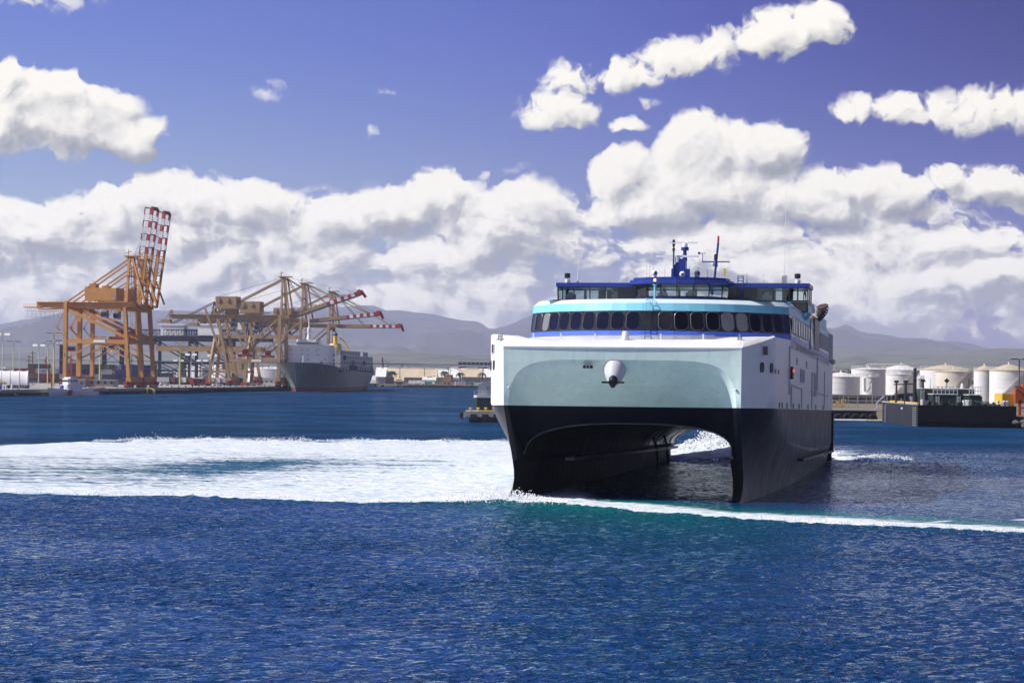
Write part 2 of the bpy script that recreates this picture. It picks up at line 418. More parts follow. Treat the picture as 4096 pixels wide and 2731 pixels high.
def vnoise(x, y, s, seed):
    r = np.random.default_rng(seed); T = r.random((256, 256))
    x = x * s; y = y * s; xi = np.floor(x).astype(int); yi = np.floor(y).astype(int); fx = x - xi; fy = y - yi
    fx = fx * fx * (3 - 2 * fx); fy = fy * fy * (3 - 2 * fy)
    g = lambda a, b: T[a % 256, b % 256]
    return (g(xi, yi) * (1 - fx) + g(xi + 1, yi) * fx) * (1 - fy) + (g(xi, yi + 1) * (1 - fx) + g(xi + 1, yi + 1) * fx) * fy
def fbm(x, y, s, seed, oct=4):
    a, t, n = 1.0, 0.0, 0.0
    for k in range(oct): n = n + a * vnoise(x, y, s * 2 ** k, seed + k); t += a; a *= .55
    return n / t
def spaced(segs):
    out = [segs[0][0]]
    for a, b, d in segs:
        n = max(1, int(round((b - a) / d))); out += list(a + (b - a) * (np.arange(1, n + 1) / n))
    return np.array(out)
xs_ = spaced([(-9000, -1500, 1500), (-1500, -260, 120), (-260, -70, 6), (-70, -40, .8), (-40, 70, .42), (70, 100, 1.2), (100, 260, 8), (260, 1500, 120), (1500, 9000, 1500)])
ys_ = spaced([(-1500, 60, 150), (60, 84, 2), (84, 175, .38), (175, 225, .3), (225, 300, .6), (300, 400, .9), (400, 640, 8), (640, 1800, 60), (1800, 9000, 900)])
X, Y = np.meshgrid(xs_, ys_)
fade = np.clip((Y - 60) / 24, 0, 1) * np.clip((420 - Y) / 60, 0, 1) * np.clip((X + 70) / 20, 0, 1) * np.clip((100 - X) / 20, 0, 1)
Z = np.zeros_like(X); rw = np.random.default_rng(5)
fr_y = np.interp(X, *FR); bk_y = np.interp(X, *BK)
dfr = Y - fr_y                                    # metres beyond the leading edge of the wash
wash = np.clip((X < 14) * 1.0, 0, 1)
slick = np.clip(dfr / 3, 0, 1) * np.clip((X - 0) / 14, 0, 1) * np.clip((300 - Y) / 30, 0, 1)
calm = 1 - .62 * slick
for k in range(46):
    lam = float(np.exp(rw.uniform(math.log(1.0), math.log(3.6)))); th = rw.normal(R(-60), R(48)); a = .0068 * lam ** .9 / 1.6
    kx, ky = math.cos(th) * 2 * math.pi / lam, math.sin(th) * 2 * math.pi / lam
    ph = rw.uniform(0, 6.28); s = np.sin(kx * X + ky * Y + ph + 2.2 * fbm(X, Y, .12, 50 + k, 2)); Z += a * (1 - np.abs(s)) * 1.6 * (0.5 + fbm(X, Y, .03, 200 + k, 2))
Z = (Z - Z.mean()) * fade * calm
# foam coverage
n_edge = (fbm(X, Y, .35, 3, 4) - .5) * 2.4 + (fbm(X, Y, .06, 9, 2) - .5) * 5
d1 = dfr + n_edge
left = np.clip((9.5 - X) / 4, 0, 1)               # the big thruster wash lies left of the port bow
bkd = (bk_y + (fbm(X, Y, .12, 21, 3) - .5) * 8) - Y
inside = np.clip(d1 / .8, 0, 1) * np.clip(bkd / 3, 0, 1) * left
depth = np.clip(d1 / (bk_y - fr_y), 0, 1)
# density: solid along both edges and near the ferry, thinner streaks in the middle
gap = np.exp(-((depth - .45 - .006 * (X + 31)) / .13) ** 2) * (np.exp(-((X + 31) / 8) ** 2) + .45 * np.exp(-((X + 14) / 11) ** 2))
dens = .66 + .5 * np.exp(-depth / .05) + .45 * np.exp(-(1 - depth) / .16) + .30 * np.exp(-np.abs(X - 2) / 9) - .40 * gap - .18 * np.clip((-20 - X) / 20, 0, 1) * np.exp(-((depth - .3) / .25) ** 2)
foam = inside * dens
# bow wave band to the right
wdt = np.interp(X, [0, 10, 20, 30, 45, 70], [19, 18, 17, 15, 13, 11])
band = np.clip(d1 / .8, 0, 1) * np.clip((wdt - d1 * 1.0) / 9.0, 0, 1) * np.clip((X + 2) / 3, 0, 1)
foam = np.maximum(foam, band * np.interp(X, [0, 20, 60], [1.05, .92, .85]))
foam = np.maximum(foam, .42 * np.clip(d1 / 2, 0, 1) * np.exp(-np.clip(d1, 0, 99) / 7) * np.clip(X / 4, 0, 1))
# stern wash behind the ferry and a thin crest on its port side
ly = (X - 9.634) * math.sin(YAW_) + (Y - 213) * math.cos(YAW_); lx = (X - 9.634) * math.cos(YAW_) - (Y - 213) * math.sin(YAW_)
st = np.clip((ly - 104) / 4, 0, 1) * np.clip((19 - np.abs(lx)) / 6, 0, 1) * np.exp(-np.clip(ly - 106, 0, 999) / 60)
foam = np.maximum(foam, st * (.75 + .5 * fbm(X, Y, .1, 70, 3)))
CR = [on(u, v) for u, v in ((3290, 1838), (3420, 1843), (3530, 1838), (3640, 1848), (3750, 1864))]
crx = np.array([p.x for p in CR]); cry = np.array([p.y for p in CR])
dc = Y - np.interp(X, crx, cry)
cr = np.exp(-(dc / 1.5) ** 2) * np.clip((X - crx[0] + 3) / 3, 0, 1) * np.clip((crx[-1] - X) / 10, 0, 1)
foam = np.maximum(foam, cr * 1.1)
for (u0, v0, u1, v1, w_) in ((3650, 2092, 3860, 2078, .9), (3980, 2080, 4300, 2072, .8)):
    a_, b_ = on(u0, v0), on(u1, v1); q = np.interp(X, [a_.x, b_.x], [a_.y, b_.y]); foam = np.maximum(foam, .8 * np.exp(-((Y - q) / w_) ** 2) * np.clip((X - a_.x) / 2, 0, 1) * np.clip((b_.x - X) / 2, 0, 1))
# aerated green water near the bow wave and in the wash
aer = np.exp(-np.clip(-d1, 0, 99) / 22) * (d1 < 0) * np.exp(-((X - 6) / 13) ** 2) * 1.0
aer = np.maximum(aer, .45 * np.exp(-np.clip(-d1, 0, 99) / 1.6) * (d1 < 0))
aer = np.maximum(aer, np.clip(d1, 0, 1) * np.exp(-np.clip(d1 - wdt, 0, 99) / 3) * np.clip((X + 3) / 4, 0, 1) * .9)
aer = np.maximum(aer, inside * .55)
# relief: raised foam edges, wave crests
Z += (.22 * np.exp(-((dfr - 2.2) / 2.4) ** 2) * np.interp(X, [-50, 0, 12, 60], [.5, .9, 1.0, .7]) * (.6 + .8 * fbm(X, Y, .25, 31, 3))) * np.clip((Y - 100) / 20, 0, 1)
Z += .75 * np.exp(-((Y - bk_y + 1.5) / 2.4) ** 2) * left * (.3 + 1.3 * fbm(X, Y, .5, 41, 3)) * fade
Z += .42 * np.exp(-((dc + .8) / 2.0) ** 2) * np.clip((X - crx[0] + 3) / 6, 0, 1) * np.clip((crx[-1] + 4 - X) / 12, 0, 1) * (.5 + fbm(X, Y, .2, 61, 3))
Z += .35 * np.exp(-((X + .5) / 3.0) ** 2 - ((Y - 211) / 3.5) ** 2) * (.5 + fbm(X, Y, .8, 33, 3))
Z += .22 * inside * (fbm(X, Y, .7, 81, 4) - .5) * fade
Z += (.3 + 3.0 * np.exp(-((lx + 2) / 6) ** 2) * np.exp(-((ly - 119) / 10) ** 2)) * st * (.35 + 1.1 * fbm(X, Y, .35, 91, 5))
ny, nx = X.shape
co = np.stack([X, Y, Z], -1).reshape(-1, 3).astype(np.float32)
idx = np.arange(nx * ny).reshape(ny, nx)
fq = np.stack([idx[:-1, :-1], idx[:-1, 1:], idx[1:, 1:], idx[1:, :-1]], -1).reshape(-1, 4)
def np_mesh(name, co, fq):
    me = bpy.data.meshes.new(name); me.vertices.add(len(co)); me.vertices.foreach_set('co', co.ravel())
    n = len(fq); me.loops.add(n * 4); me.loops.foreach_set('vertex_index', fq.ravel().astype(np.int32))
    me.polygons.add(n); me.polygons.foreach_set('loop_start', (np.arange(n) * 4).astype(np.int32))
    me.update(calc_edges=True); me.polygons.foreach_set('use_smooth', np.ones(n, bool)); return me
me = np_mesh('water', co, fq)
for nme, arr in (('foam', foam), ('aerated', aer), ('slick', slick), ('open', 1 - fade)):
    at_ = me.attributes.new(nme, 'FLOAT', 'POINT'); at_.data.foreach_set('value', np.clip(arr, 0, 1.3).astype(np.float32).ravel())
wm = bpy.data.materials.new('harbour_water'); wm.use_nodes = True; w = NT(wm.node_tree)
tc = w.n('ShaderNodeTexCoord').outputs['Object']
A = lambda n_: w.n('ShaderNodeAttribute', attribute_name=n_, attribute_type='GEOMETRY').outputs['Fac']
fo, ae, sl = A('foam'), A('aerated'), A('slick')
nf1 = w.n('ShaderNodeTexNoise', {'Vector': w.vm('MULTIPLY', tc, (.42, 1.0, 1)), 'Scale': .62, 'Detail': 8.0, 'Roughness': .68, 'Distortion': 1.2}).outputs[0]
nf2 = w.n('ShaderNodeTexNoise', {'Vector': w.vm('MULTIPLY', tc, (.16, 1.0, 1)), 'Scale': .26, 'Detail': 4.0, 'Roughness': .6, 'Distortion': .8}).outputs[0]
thr = w.m('ADD', w.m('MULTIPLY', nf1, .62), w.m('MULTIPLY', nf2, .38))
ff = w.ss(w.m('SUBTRACT', fo, w.m('MULTIPLY_ADD', thr, 2.0, -.56)), -.12, .26)
# ripples
r1 = w.n('ShaderNodeTexNoise', {'Vector': w.vm('MULTIPLY', tc, (.75, 1.0, 1)), 'Scale': 3.0, 'Detail': 3.0, 'Roughness': .5, 'Distortion': .3}).outputs[0]
r2 = w.n('ShaderNodeTexNoise', {'Vector': w.vm('MULTIPLY', tc, (.7, 1.0, 1)), 'Scale': .22, 'Detail': 3.0, 'Roughness': .5}).outputs[0]
r3 = w.n('ShaderNodeTexNoise', {'Vector': tc, 'Scale': .03, 'Detail': 3.0, 'Roughness': .5}).outputs[0]
rm = w.n('ShaderNodeTexNoise', {'Vector': w.vm('MULTIPLY', tc, (.8, 1.0, 1)), 'Scale': 1.05, 'Detail': 2.5, 'Roughness': .55, 'Distortion': .4}).outputs[0]
ridge_ = lambda x: w.m('SUBTRACT', 1.0, w.m('ABSOLUTE', w.m('MULTIPLY_ADD', x, 2.0, -1.0)))
hgt = w.m('ADD', w.m('ADD', w.m('MULTIPLY', ridge_(r1), .06), w.m('MULTIPLY', ridge_(rm), .42)), w.m('MULTIPLY', r2, .22))
amt = w.m('MULTIPLY', w.m('ADD', w.m('MULTIPLY_ADD', sl, -.52, 1.0), w.m('MULTIPLY', A('open'), 3.2)), w.m('MULTIPLY_ADD', w.ss(r3, .35, .65), .75, .5))
bump = w.n('ShaderNodeBump', {'Strength': amt, 'Distance': 1.0, 'Height': hgt})
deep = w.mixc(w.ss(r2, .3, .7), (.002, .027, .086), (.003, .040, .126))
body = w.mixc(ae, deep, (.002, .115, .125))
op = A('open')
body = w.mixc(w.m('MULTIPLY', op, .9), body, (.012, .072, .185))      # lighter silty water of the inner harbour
wd = w.n('ShaderNodeBsdfDiffuse', {'Color': body, 'Normal': bump.outputs[0]})
wg = w.n('ShaderNodeBsdfGlossy', {'Color': (.84, .93, 1, 1), 'Roughness': .05, 'Normal': bump.outputs[0]})
fr_ = w.n('ShaderNodeFresnel', {'IOR': 1.333, 'Normal': bump.outputs[0]})
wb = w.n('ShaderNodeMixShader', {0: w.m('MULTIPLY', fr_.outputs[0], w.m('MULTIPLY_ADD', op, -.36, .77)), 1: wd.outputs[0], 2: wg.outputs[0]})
fbmp = w.n('ShaderNodeBump', {'Strength': .8, 'Distance': .5, 'Height': nf1})
nf3 = w.n('ShaderNodeTexNoise', {'Vector': w.vm('MULTIPLY', tc, (.30, 1.0, 1)), 'Scale': 1.1, 'Detail': 7.0, 'Roughness': .7, 'Distortion': 1.5}).outputs[0]
fcol = w.mixc(w.ss(nf3, .38, .60), (.42, .54, .63), (.80, .82, .83))
fb = w.n('ShaderNodeBsdfPrincipled', {'Base Color': fcol, 'Roughness': .9, 'Normal': fbmp.outputs[0]})
mx = w.n('ShaderNodeMixShader', {0: ff, 1: wb.outputs[0], 2: fb.outputs[0]})
w.n('ShaderNodeOutputMaterial', {'Surface': mx.outputs[0]})
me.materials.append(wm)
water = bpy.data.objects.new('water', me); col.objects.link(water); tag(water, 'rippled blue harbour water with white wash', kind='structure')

# white water thrown up: spray clumps and droplets
spm = bpy.data.materials.new('spray_foam'); spm.use_nodes = True; w = NT(spm.node_tree)
pb = w.n('ShaderNodeBsdfPrincipled', {'Base Color': (.9, .92, .93, 1), 'Roughness': .9, 'Subsurface Weight': .0})
w.n('ShaderNodeOutputMaterial', {'Surface': pb.outputs[0]})
ico = bmesh.new(); bmesh.ops.create_icosphere(ico, subdivisions=1, radius=1.0)
IV = np.array([v.co[:] for v in ico.verts]); IF = np.array([[v.index for v in f.verts] for f in ico.faces]); ico.free()
def spray(name, label, pts, rad, squash=.8):
    n = len(pts); r_ = np.random.default_rng(len(name) + n)
    sc_ = rad[:, None, None] * (1 + .35 * r_.normal(size=(n, len(IV), 1))) * np.array([1, 1, squash])
    V_ = (IV[None] * sc_ + pts[:, None, :]).reshape(-1, 3); F_ = (IF[None] + (np.arange(n) * len(IV))[:, None, None]).reshape(-1, 3)
    m_ = bpy.data.meshes.new(name); m_.from_pydata(V_.tolist(), [], F_.tolist()); m_.polygons.foreach_set('use_smooth', [True] * len(m_.polygons)); m_.materials.append(spm)
    o = bpy.data.objects.new(name, m_); col.objects.link(o); tag(o, label, kind='stuff'); return o
def loc2w(lx, ly, z): return np.stack([9.634 + lx * math.cos(YAW_) + ly * math.sin(YAW_), 213.0 + ly * math.cos(YAW_) - lx * math.sin(YAW_), z], -1)
q = np.random.default_rng(3)
n = 9000
ly = 112 + np.abs(q.normal(0, 13, n)); lx = q.uniform(-13, 13, n); top = 4.0 * np.exp(-((lx + 1.5) / 6) ** 2) * np.exp(-np.abs(ly - 120) / 18) * (.6 + .8 * q.random(n)) + .5
z = top * q.random(n) ** .6
spray('stern_spray', 'white water boiling up behind the ferry between its hulls', loc2w(lx, ly, z), .04 + .10 * q.random(n))
n = 1100; tt = q.random(n); x = crx[0] - 2 + tt * (crx[-1] - crx[0] + 1); y = np.interp(x, crx, cry) + q.normal(0, .8, n)
hz_ = (.12 + .40 * np.exp(-((x - (crx[2])) / 4.0) ** 2)) * q.random(n)
spray('wave_crest_spray', 'breaking white crest beside the stern of the ferry', np.stack([x, y, .3 + hz_], -1), .025 + .07 * q.random(n))
n = 5200; x = q.uniform(-62, 8, n); y = np.interp(x, *BK) - 3 + q.normal(0, 2.0, n); hh = np.abs(q.normal(0, .22, n)) * (.2 + 1.3 * vnoise(x, x * 0, .3, 77))
spray('wash_spray', 'ragged white spray along the far edge of the wash', np.stack([x, y, .35 + hh], -1), .02 + .055 * q.random(n))
n = 2600; x = q.uniform(-6, 5, n); y = 211 + q.normal(0, 2.2, n) - .25 * x; hh = np.abs(q.normal(0, .42, n)) * np.exp(-((x + .5) / 3) ** 2)
spray('stem_spray', 'white water breaking round the near stem of the ferry', np.stack([x, y, .15 + hh], -1), .02 + .06 * q.random(n))
n = 1900; x = q.uniform(-48, 62, n); y = np.interp(x, *FR) + .9 + np.abs(q.normal(0, 1.0, n)) ; hh = np.abs(q.normal(0, .08, n))
spray('bow_wave_spray', 'white foam curling along the leading edge of the bow wave', np.stack([x, y, .12 + hh], -1), .02 + .06 * q.random(n))
# ================================================================ the catamaran ferry
YAW = R(10.46)
FER = thing('catamaran_ferry', 'large white and black twin hulled car ferry with light blue bridge, steaming towards the viewer', 'ferry', (9.634, 213.0, 1.62), 0)
FER.rotation_mode = 'ZXY'
FER.rotation_euler = (-0.0150, 0, -YAW)
LOA, HB, ZK = 108.0, 13.0, 6.78
def itp(x, xs, ys): return float(np.interp(x, xs, ys))
def stem(z): return itp(z, [-5, -2.6, -1.7, -.7, .4, 1.7, 3.0, 4.8, 6.78, 12.05], [.3, .6, 1.9, 4.3, 5.3, 4.3, 3.2, 1.6, .15, 0.])
def stx(z): return itp(z, [-5, 3, 6.78, 12.05], [10.42, 10.42, 10.55, 10.6])
def sheer(y): return itp(y, [0, 6.5, 24, 60, 108], [12.05, 13.2, 13.5, 13.35, 13.2])
def Bz(z, y):
    a = itp(y, [30, 55], [0, 1])
    return itp(z, [-5, -2, 1.25, 1.7, 2.2], [10.9, 12.2, 12.55 , 12.65, 13.0]) * a + itp(z, [-5, -1, 1, 3, 5.5], [10.9, 12.1, 12.6, 12.95, 13.0]) * (1 - a)
def xout(y, z):
    ys, xs = stem(z), stx(z)
    Le = itp(z, [-5, 1.7, 3, 4.8, 6.78, 12], [40, 34, 24, 13, 7.0, 6.5]); t = min(1, max(0, (y - ys) / Le))
    w = itp(z, [3, 7, 12], [1, .75, .35]); g = t * (1 - w) + (1 - (1 - t) ** 2) * w
    return xs + (Bz(z, y) - xs) * g
sd_ = [0, .003, .008, .015, .024, .034, .046, .06, .08, .105, .14, .19, .25, .33, .45, .6, .75, .88, 1]
def hull_out(sgn):
    rows = []
    for k in range(22):
        q = k / 21; row = []
        for t in sd_:
            zt = -5 + q * 18.2
            ys = stem(min(zt, 12.05)); y = ys + t * (LOA - ys); zt = -5 + q * (sheer(y) + 5)
            ys = stem(min(zt, 12.05)); y = ys + t * (LOA - ys)
            row.append((sgn * xout(y, min(zt, 12.05)), y, zt))
        rows.append(row)
    return rows
def xin(y, z):
    ys, xs = stem(z), stx(z); t = min(1, max(0, (y - ys) / 14)); g = 1 - (1 - t) ** 2
    I = itp(z, [-5, -1, 1.8], [9.6, 8.5, 8.15])
    return xs + (I - xs) * g
def arch(n, half, zs, top, p, yf):
    out = []
    for i in range(n + 1):
        t = math.pi * i / n; c, s_ = math.cos(t), math.sin(t)
        x = half * math.copysign(abs(c) ** (2 / p), c); z = zs + (top - zs) * abs(s_) ** (2 / p)
        out.append(Vector((x, yf(x, z), z)))
    return out
NA = 48
A0 = arch(NA, 10.22, 1.8, 10.9, 6.0, lambda x, z: stem(z) + .10)
A1 = arch(NA, 9.4, 2.5, 5.25, 2.7, lambda x, z: 4.6 + 3.0 * (z - 2.5) / 2.7)
vault = []
for j in range(13):
    w = j / 12; row = []
    for a, b in zip(A0, A1):
        p = a.lerp(b, w); p.y = a.y + (b.y - a.y) * (w ** 1.25); row.append(p)
    vault.append(row)
def tun_arch(y):
    q = itp(y, [8, 30, 108], [0, .75, 1])
    return arch(NA, 9.4 - 1.7 * q, 2.5 - .2 * q, 5.25 - .7 * itp(y, [8, 108], [0, 1]), 2.7 - .3 * q, lambda x, z: y)
YT = [12, 18, 26, 36, 50, 66, 84, 96, 102, 108]
tun_rows = [A1] + [tun_arch(y) for y in YT]
face = []
for w in (0, .25, .5, .75, 1):
    row = []
    for a in A0:
        dx, dz = a.x, a.z - 1.8
        sq = max(abs(dx) / 10.6, dz / 10.25); sq = max(sq, 1e-3)
        bz = 1.8 + dz / sq; bx_ = dx / sq
        xs = stx(bz); bx_ = max(-xs, min(xs, bx_))
        b = Vector((bx_, stem(bz), bz))
        p = a.lerp(b, w); row.append(p)
    face.append(row)
hull = MB()
hull.mat(0)
for sgn in (1, -1): hull.grid(hull_out(sgn))
hull.mat(1).grid(face).grid(vault)
hull.mat(2).grid(tun_rows)
for sgn in (1, -1):
    rows = []
    for k in range(9):
        z = -5 + 6.8 * k / 8; rows.append([(sgn * xin(stem(z) + t * (LOA - stem(z)), z), stem(z) + t * (LOA - stem(z)), z) for t in sd_])
    hull.grid(rows)
    leg = [r[0 if sgn > 0 else -1] for r in vault] + [r[0 if sgn > 0 else -1] for r in tun_rows[1:]]
    hull.grid([leg, [Vector((sgn * xin(p.y, 1.8), p.y, 1.8)) for p in leg]])
# split the shell at the paint line
def split_shell(mb):
    me = bpy.data.meshes.new('shell'); me.from_pydata(mb.v, [], mb.f)
    me.polygons.foreach_set('material_index', mb.mi)
    bm = bmesh.new(); bm.from_mesh(me); bpy.data.meshes.remove(me)
    bmesh.ops.remove_doubles(bm, verts=bm.verts[:], dist=.004)
    bmesh.ops.bisect_plane(bm, geom=bm.verts[:] + bm.edges[:] + bm.faces[:], plane_co=(0, 0, ZK), plane_no=(0, 0, 1))
    up = {'side_plating': 0, 'bow_face': 1}
    res = {}
    for nme, test in (('side_plating', lambda f, z: z > ZK and f.material_index == 0), ('bow_face', lambda f, z: z > ZK and f.material_index == 1),
                      ('bottom_plating', lambda f, z: z <= ZK and f.material_index < 2), ('tunnel_lining', lambda f, z: f.material_index == 2)):
        b2 = bm.copy(); bmesh.ops.delete(b2, geom=[f for f in b2.faces if not test(f, f.calc_center_median().z)], context='FACES')
        bmesh.ops.recalc_face_normals(b2, faces=b2.faces[:])
        m2 = bpy.data.meshes.new(nme); 
        for f in b2.faces: f.material_index = 0
        b2.to_mesh(m2); b2.free(); res[nme] = m2
    bm.free(); return res
SH = split_shell(hull)
for nme, mm in (('side_plating', 'white'), ('bow_face', 'tealp'), ('bottom_plating', 'navy'), ('tunnel_lining', 'tun')):
    me = SH[nme]; me.materials.append(M[mm]); me.polygons.foreach_set('use_smooth', [True] * len(me.polygons)); me.set_sharp_from_angle(angle=R(24))
    inst(me, nme, FER)
def part(mb, name, m, angle=None, parent=None): return mb.build(name, m, parent or FER, angle=angle)
# aft end of the tunnel: stained lining and ring frames painted pale as if foam-lit, ledge, hanging chains
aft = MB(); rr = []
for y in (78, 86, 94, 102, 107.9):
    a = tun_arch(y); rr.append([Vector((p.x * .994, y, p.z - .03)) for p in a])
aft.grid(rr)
part(aft, 'bounce_lit_stained_lining', M['tunaft'], 30)
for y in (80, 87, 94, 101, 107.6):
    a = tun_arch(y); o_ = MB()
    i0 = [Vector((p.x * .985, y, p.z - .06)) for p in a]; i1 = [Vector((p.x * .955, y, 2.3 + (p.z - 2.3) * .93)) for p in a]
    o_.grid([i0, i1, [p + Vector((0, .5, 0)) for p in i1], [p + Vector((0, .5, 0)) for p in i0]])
    part(o_, 'arch_frame', M['white2'] if y > 98 else M['tunaft'], 30)  # frames nearest the stern whitened to look lit from outside
for sgn in (1, -1):
    part(MB().bx(sgn * 7.2, sgn * 8.3, 20, 107.8, 1.55, 1.85), 'tunnel_ledge', M['grey'])
    part(MB().bx(sgn * 12.5, sgn * 13.32, 44, 107.9, 1.35, 1.6), 'rubbing_strake', M['navy'])
    part(MB().bx(sgn * 12.2, sgn * 13.25, 107.0, 108.2, 1.6, 6.76), 'stern_post', M['black'])
for y0 in (84.0, 95.0):
    part(MB().path([(-7.3, y0 - 3 + 6 * t, 3.4 - 3.8 * t * t) for t in [i / 8 for i in range(9)]], .16, 6), 'hanging_chain', M['rubber'])
tr = MB()
tr.grid([[(s_ * xx, 107.95, z) for s_, xx in ((1, 13), (1, 8.2))] for z in (-4, 6.7)]); tr.grid([[(-13, 107.95, z), (-8.2, 107.95, z)] for z in (-4, 6.7)])
tr.grid([[(-13, 107.96, z), (13, 107.96, z)] for z in (4.6, 13.2)])
part(tr, 'transom', M['black'])
dk = MB().grid([[(-xout(y, 12) + .15, y, sheer(y) - .45), (xout(y, 12) - .15, y, sheer(y) - .45)] for y in (2.6, 4, 7, 24, 60, 107.9)])
part(dk, 'main_deck', M['lgrey'])
# ---- white bow cap sloping from the lip to the rim, with notch, rail, bitts, capstan housing
L_ = [(-13.02, 6.6, 13.2), (-11.8, 3.2, 12.62), (-10.62, -.03, 12.02), (-10.2, -.05, 12.02), (-9, -.06, 12.02), (-4, -.08, 12.02), (0, -.09, 12.02), (4, -.08, 12.02), (8.2, -.06, 12.02), (9.4, -.05, 12.02), (10.62, -.03, 12.02), (11.8, 3.2, 12.62), (13.02, 6.6, 13.2)]
R_ = [(-12.6, 7.5, 13.25), (-11.6, 5.0, 13.18), (-10.9, 3.3, 13.10), (-10.2, 3.0, 13.08), (-9.2, 2.8, 12.84), (-4, 2.7, 12.80), (0, 2.7, 12.79), (4, 2.7, 12.80), (8.0, 2.8, 12.84), (9.6, 3.0, 13.06), (10.9, 3.3, 13.10), (11.6, 5.0, 13.18), (12.6, 7.5, 13.25)]
cap = MB()
mid = [tuple((Vector(a) * .55 + Vector(b) * .45) + Vector((0, 0, .10))) for a, b in zip(L_, R_)]
cap.grid([[(x, y + .04, z - .16) for x, y, z in L_], L_, mid, R_, [(x * .97, y + .22, z) for x, y, z in R_], [(x * .97, y + .24, z - .5) for x, y, z in R_]])
part(cap, 'bow_cap', M['white'], 28)
for x in (-8.4, -5.9, -.9 - 1.9, 3.1, 6.9):
    part(MB().bx(x - .07, x + .07, 2.82, 2.98, 12.8, 13.3), 'rail_post', M['white'])
part(MB().tube((-8.4, 2.9, 13.17), (7.9, 2.9, 13.17), .035, 6), 'hand_rail', M['steel'])
part(MB().lathe([(.30, 0), (.32, .1), (.32, .62), (.24, .78), (.02, .8)], (0, 2.5, 12.72), 12, Matrix.Diagonal((1, .9, 1))), 'capstan_cover', M['white2'], 40)
for x in (-11.3, 10.2):
    b_ = MB()
    for dx in (-.28, .28): b_.lathe([(.07, -.1), (.07, .22), (.11, .24), (.11, .3), (.02, .32)], (x + dx * .5, 2.1 + .0 * x, 12.75), 10)
    b_.bx(x - .3, x + .3, 1.95, 2.25, 12.62, 12.76); b_.ball((x + .02, 2.1, 13.2), .09, 8); b_.tube((x + .02, 2.1, 12.8), (x + .02, 2.1, 13.2), .03)
    part(b_, 'mooring_bitt', M['grey'], 40)
# ---- anchor housing on the bow vault
ax, = (-.65,)
part(MB().lathe([(.98, .5), (.97, .2), (.93, -.1), (.78, -.62), (.58, -1.05), (.47, -1.2), (.40, -1.1)], (ax, .55, 9.85), 28, Matrix.Rotation(R(-38), 3, 'X')), 'anchor_housing', M['lgrey'], 40)
an = MB().tube((ax, -.1, 9.35), (ax, -.62, 8.85), .44, 12, .38).bar((ax - 1.0, -.6, 8.90), (ax + 1.0, -.6, 8.90), .22, .16)
an.extr([(ax - .42, -.75, 8.87), (ax + .42, -.75, 8.87), (ax + .12, -.8, 8.42), (ax - .12, -.8, 8.42)], (0, .25, 0))
part(an, 'bow_anchor', M['black'], 40)
ho = MB(); x0, z0 = -3.0, 10.25
def rrect(w, h, r, n=5):
    pts = []
    for cx, cz, a in ((w / 2 - r, h / 2 - r, 0), (-w / 2 + r, h / 2 - r, 90), (-w / 2 + r, -h / 2 + r, 180), (w / 2 - r, -h / 2 + r, 270)):
        for i in range(n + 1): t = R(a + 90 * i / n); pts.append((cx + r * math.cos(t), cz + r * math.sin(t)))
    return pts
ho.extr([(x0 + a, .02, z0 + b) for a, b in rrect(.85, .26, .07)], (0, .35, 0))
part(ho, 'towing_port', M['black'])
for k in (-.14, .14): part(MB().bx(x0 + k - .02, x0 + k + .02, -.0, .06, z0 - .12, z0 + .12), 'port_bar', M['lgrey'])
for x in (-10.1, 10.1): part(MB().ball((x, .02 + .1, 8.35), .11, 8), 'hull_fitting', M['lgrey'])
# ---- superstructure: curved facetted front
NF, DA = 10, 6.5
def front_poly(y0, off, lean):
    fw = 1.59; pts = [(0.8, y0)]; x, y = .8, y0
    for i in range(1, NF + 1):
        a = R(DA * i); x += fw * math.cos(a); y += fw * math.sin(a); pts.append((x, y))
    return pts
FP = front_poly(18.6, 0, 0)
def ring(z, inset):
    pts = []
    for i, (x, y) in enumerate(FP):
        a = R(DA * min(i + .5, NF)); w = max(.3, math.cos(a))
        pts.append((x - math.sin(a) * inset * w, y + math.cos(a) * inset * w, z))
    pts.append((13.0 if inset < .2 else 13.0 - inset * .12, 34.0, z)); pts.append((13.0 - inset * .12, 100.0, z - .25))
    return [(-x, y, z) for x, y, z in reversed(pts)] + pts
ZS = dict(deck=12.7, base=13.62, bot=14.11, top=16.05, cy=16.80)
rg = {'deck': ring(ZS['deck'], -.02), 'base': ring(ZS['base'], 0.0), 'bot': ring(ZS['bot'], .10), 'top': ring(ZS['top'], .62), 'cy': ring(ZS['cy'], .80)}
part(MB().grid([rg['deck'], rg['base']]), 'house_base', M['lgrey'])
part(MB().grid([rg['base'], rg['bot']]), 'blue_stripe', M['stripe'])
part(MB().grid([rg['bot'], rg['top']]), 'lounge_wall', M['lband'])
lip = [(x * 1.004, y - .05 if abs(x) < 12.9 else y, z) for x, y, z in rg['top']]
part(MB().grid([rg['top'], lip, rg['cy']]), 'eaves_band', M['cyan'])
rf0 = rg['cy']; rf1 = ring(17.24, 2.0); rf2 = [(x * .90, max(y, 0) + (3.5 if abs(x) < 12 else 0), z + .16) for x, y, z in ring(17.24, 2.0)]
part(MB().grid([rf0, rf1, rf2]).grid([[(-11.0, y, z), (11.0, y, z)] for y, z in ((24, 17.3), (33, 17.6), (46, 17.85), (60, 17.7), (100, 17.4))]), 'lounge_roof', mat('roof_pale_blue', (.62, .76, .80), .45, var=.04))
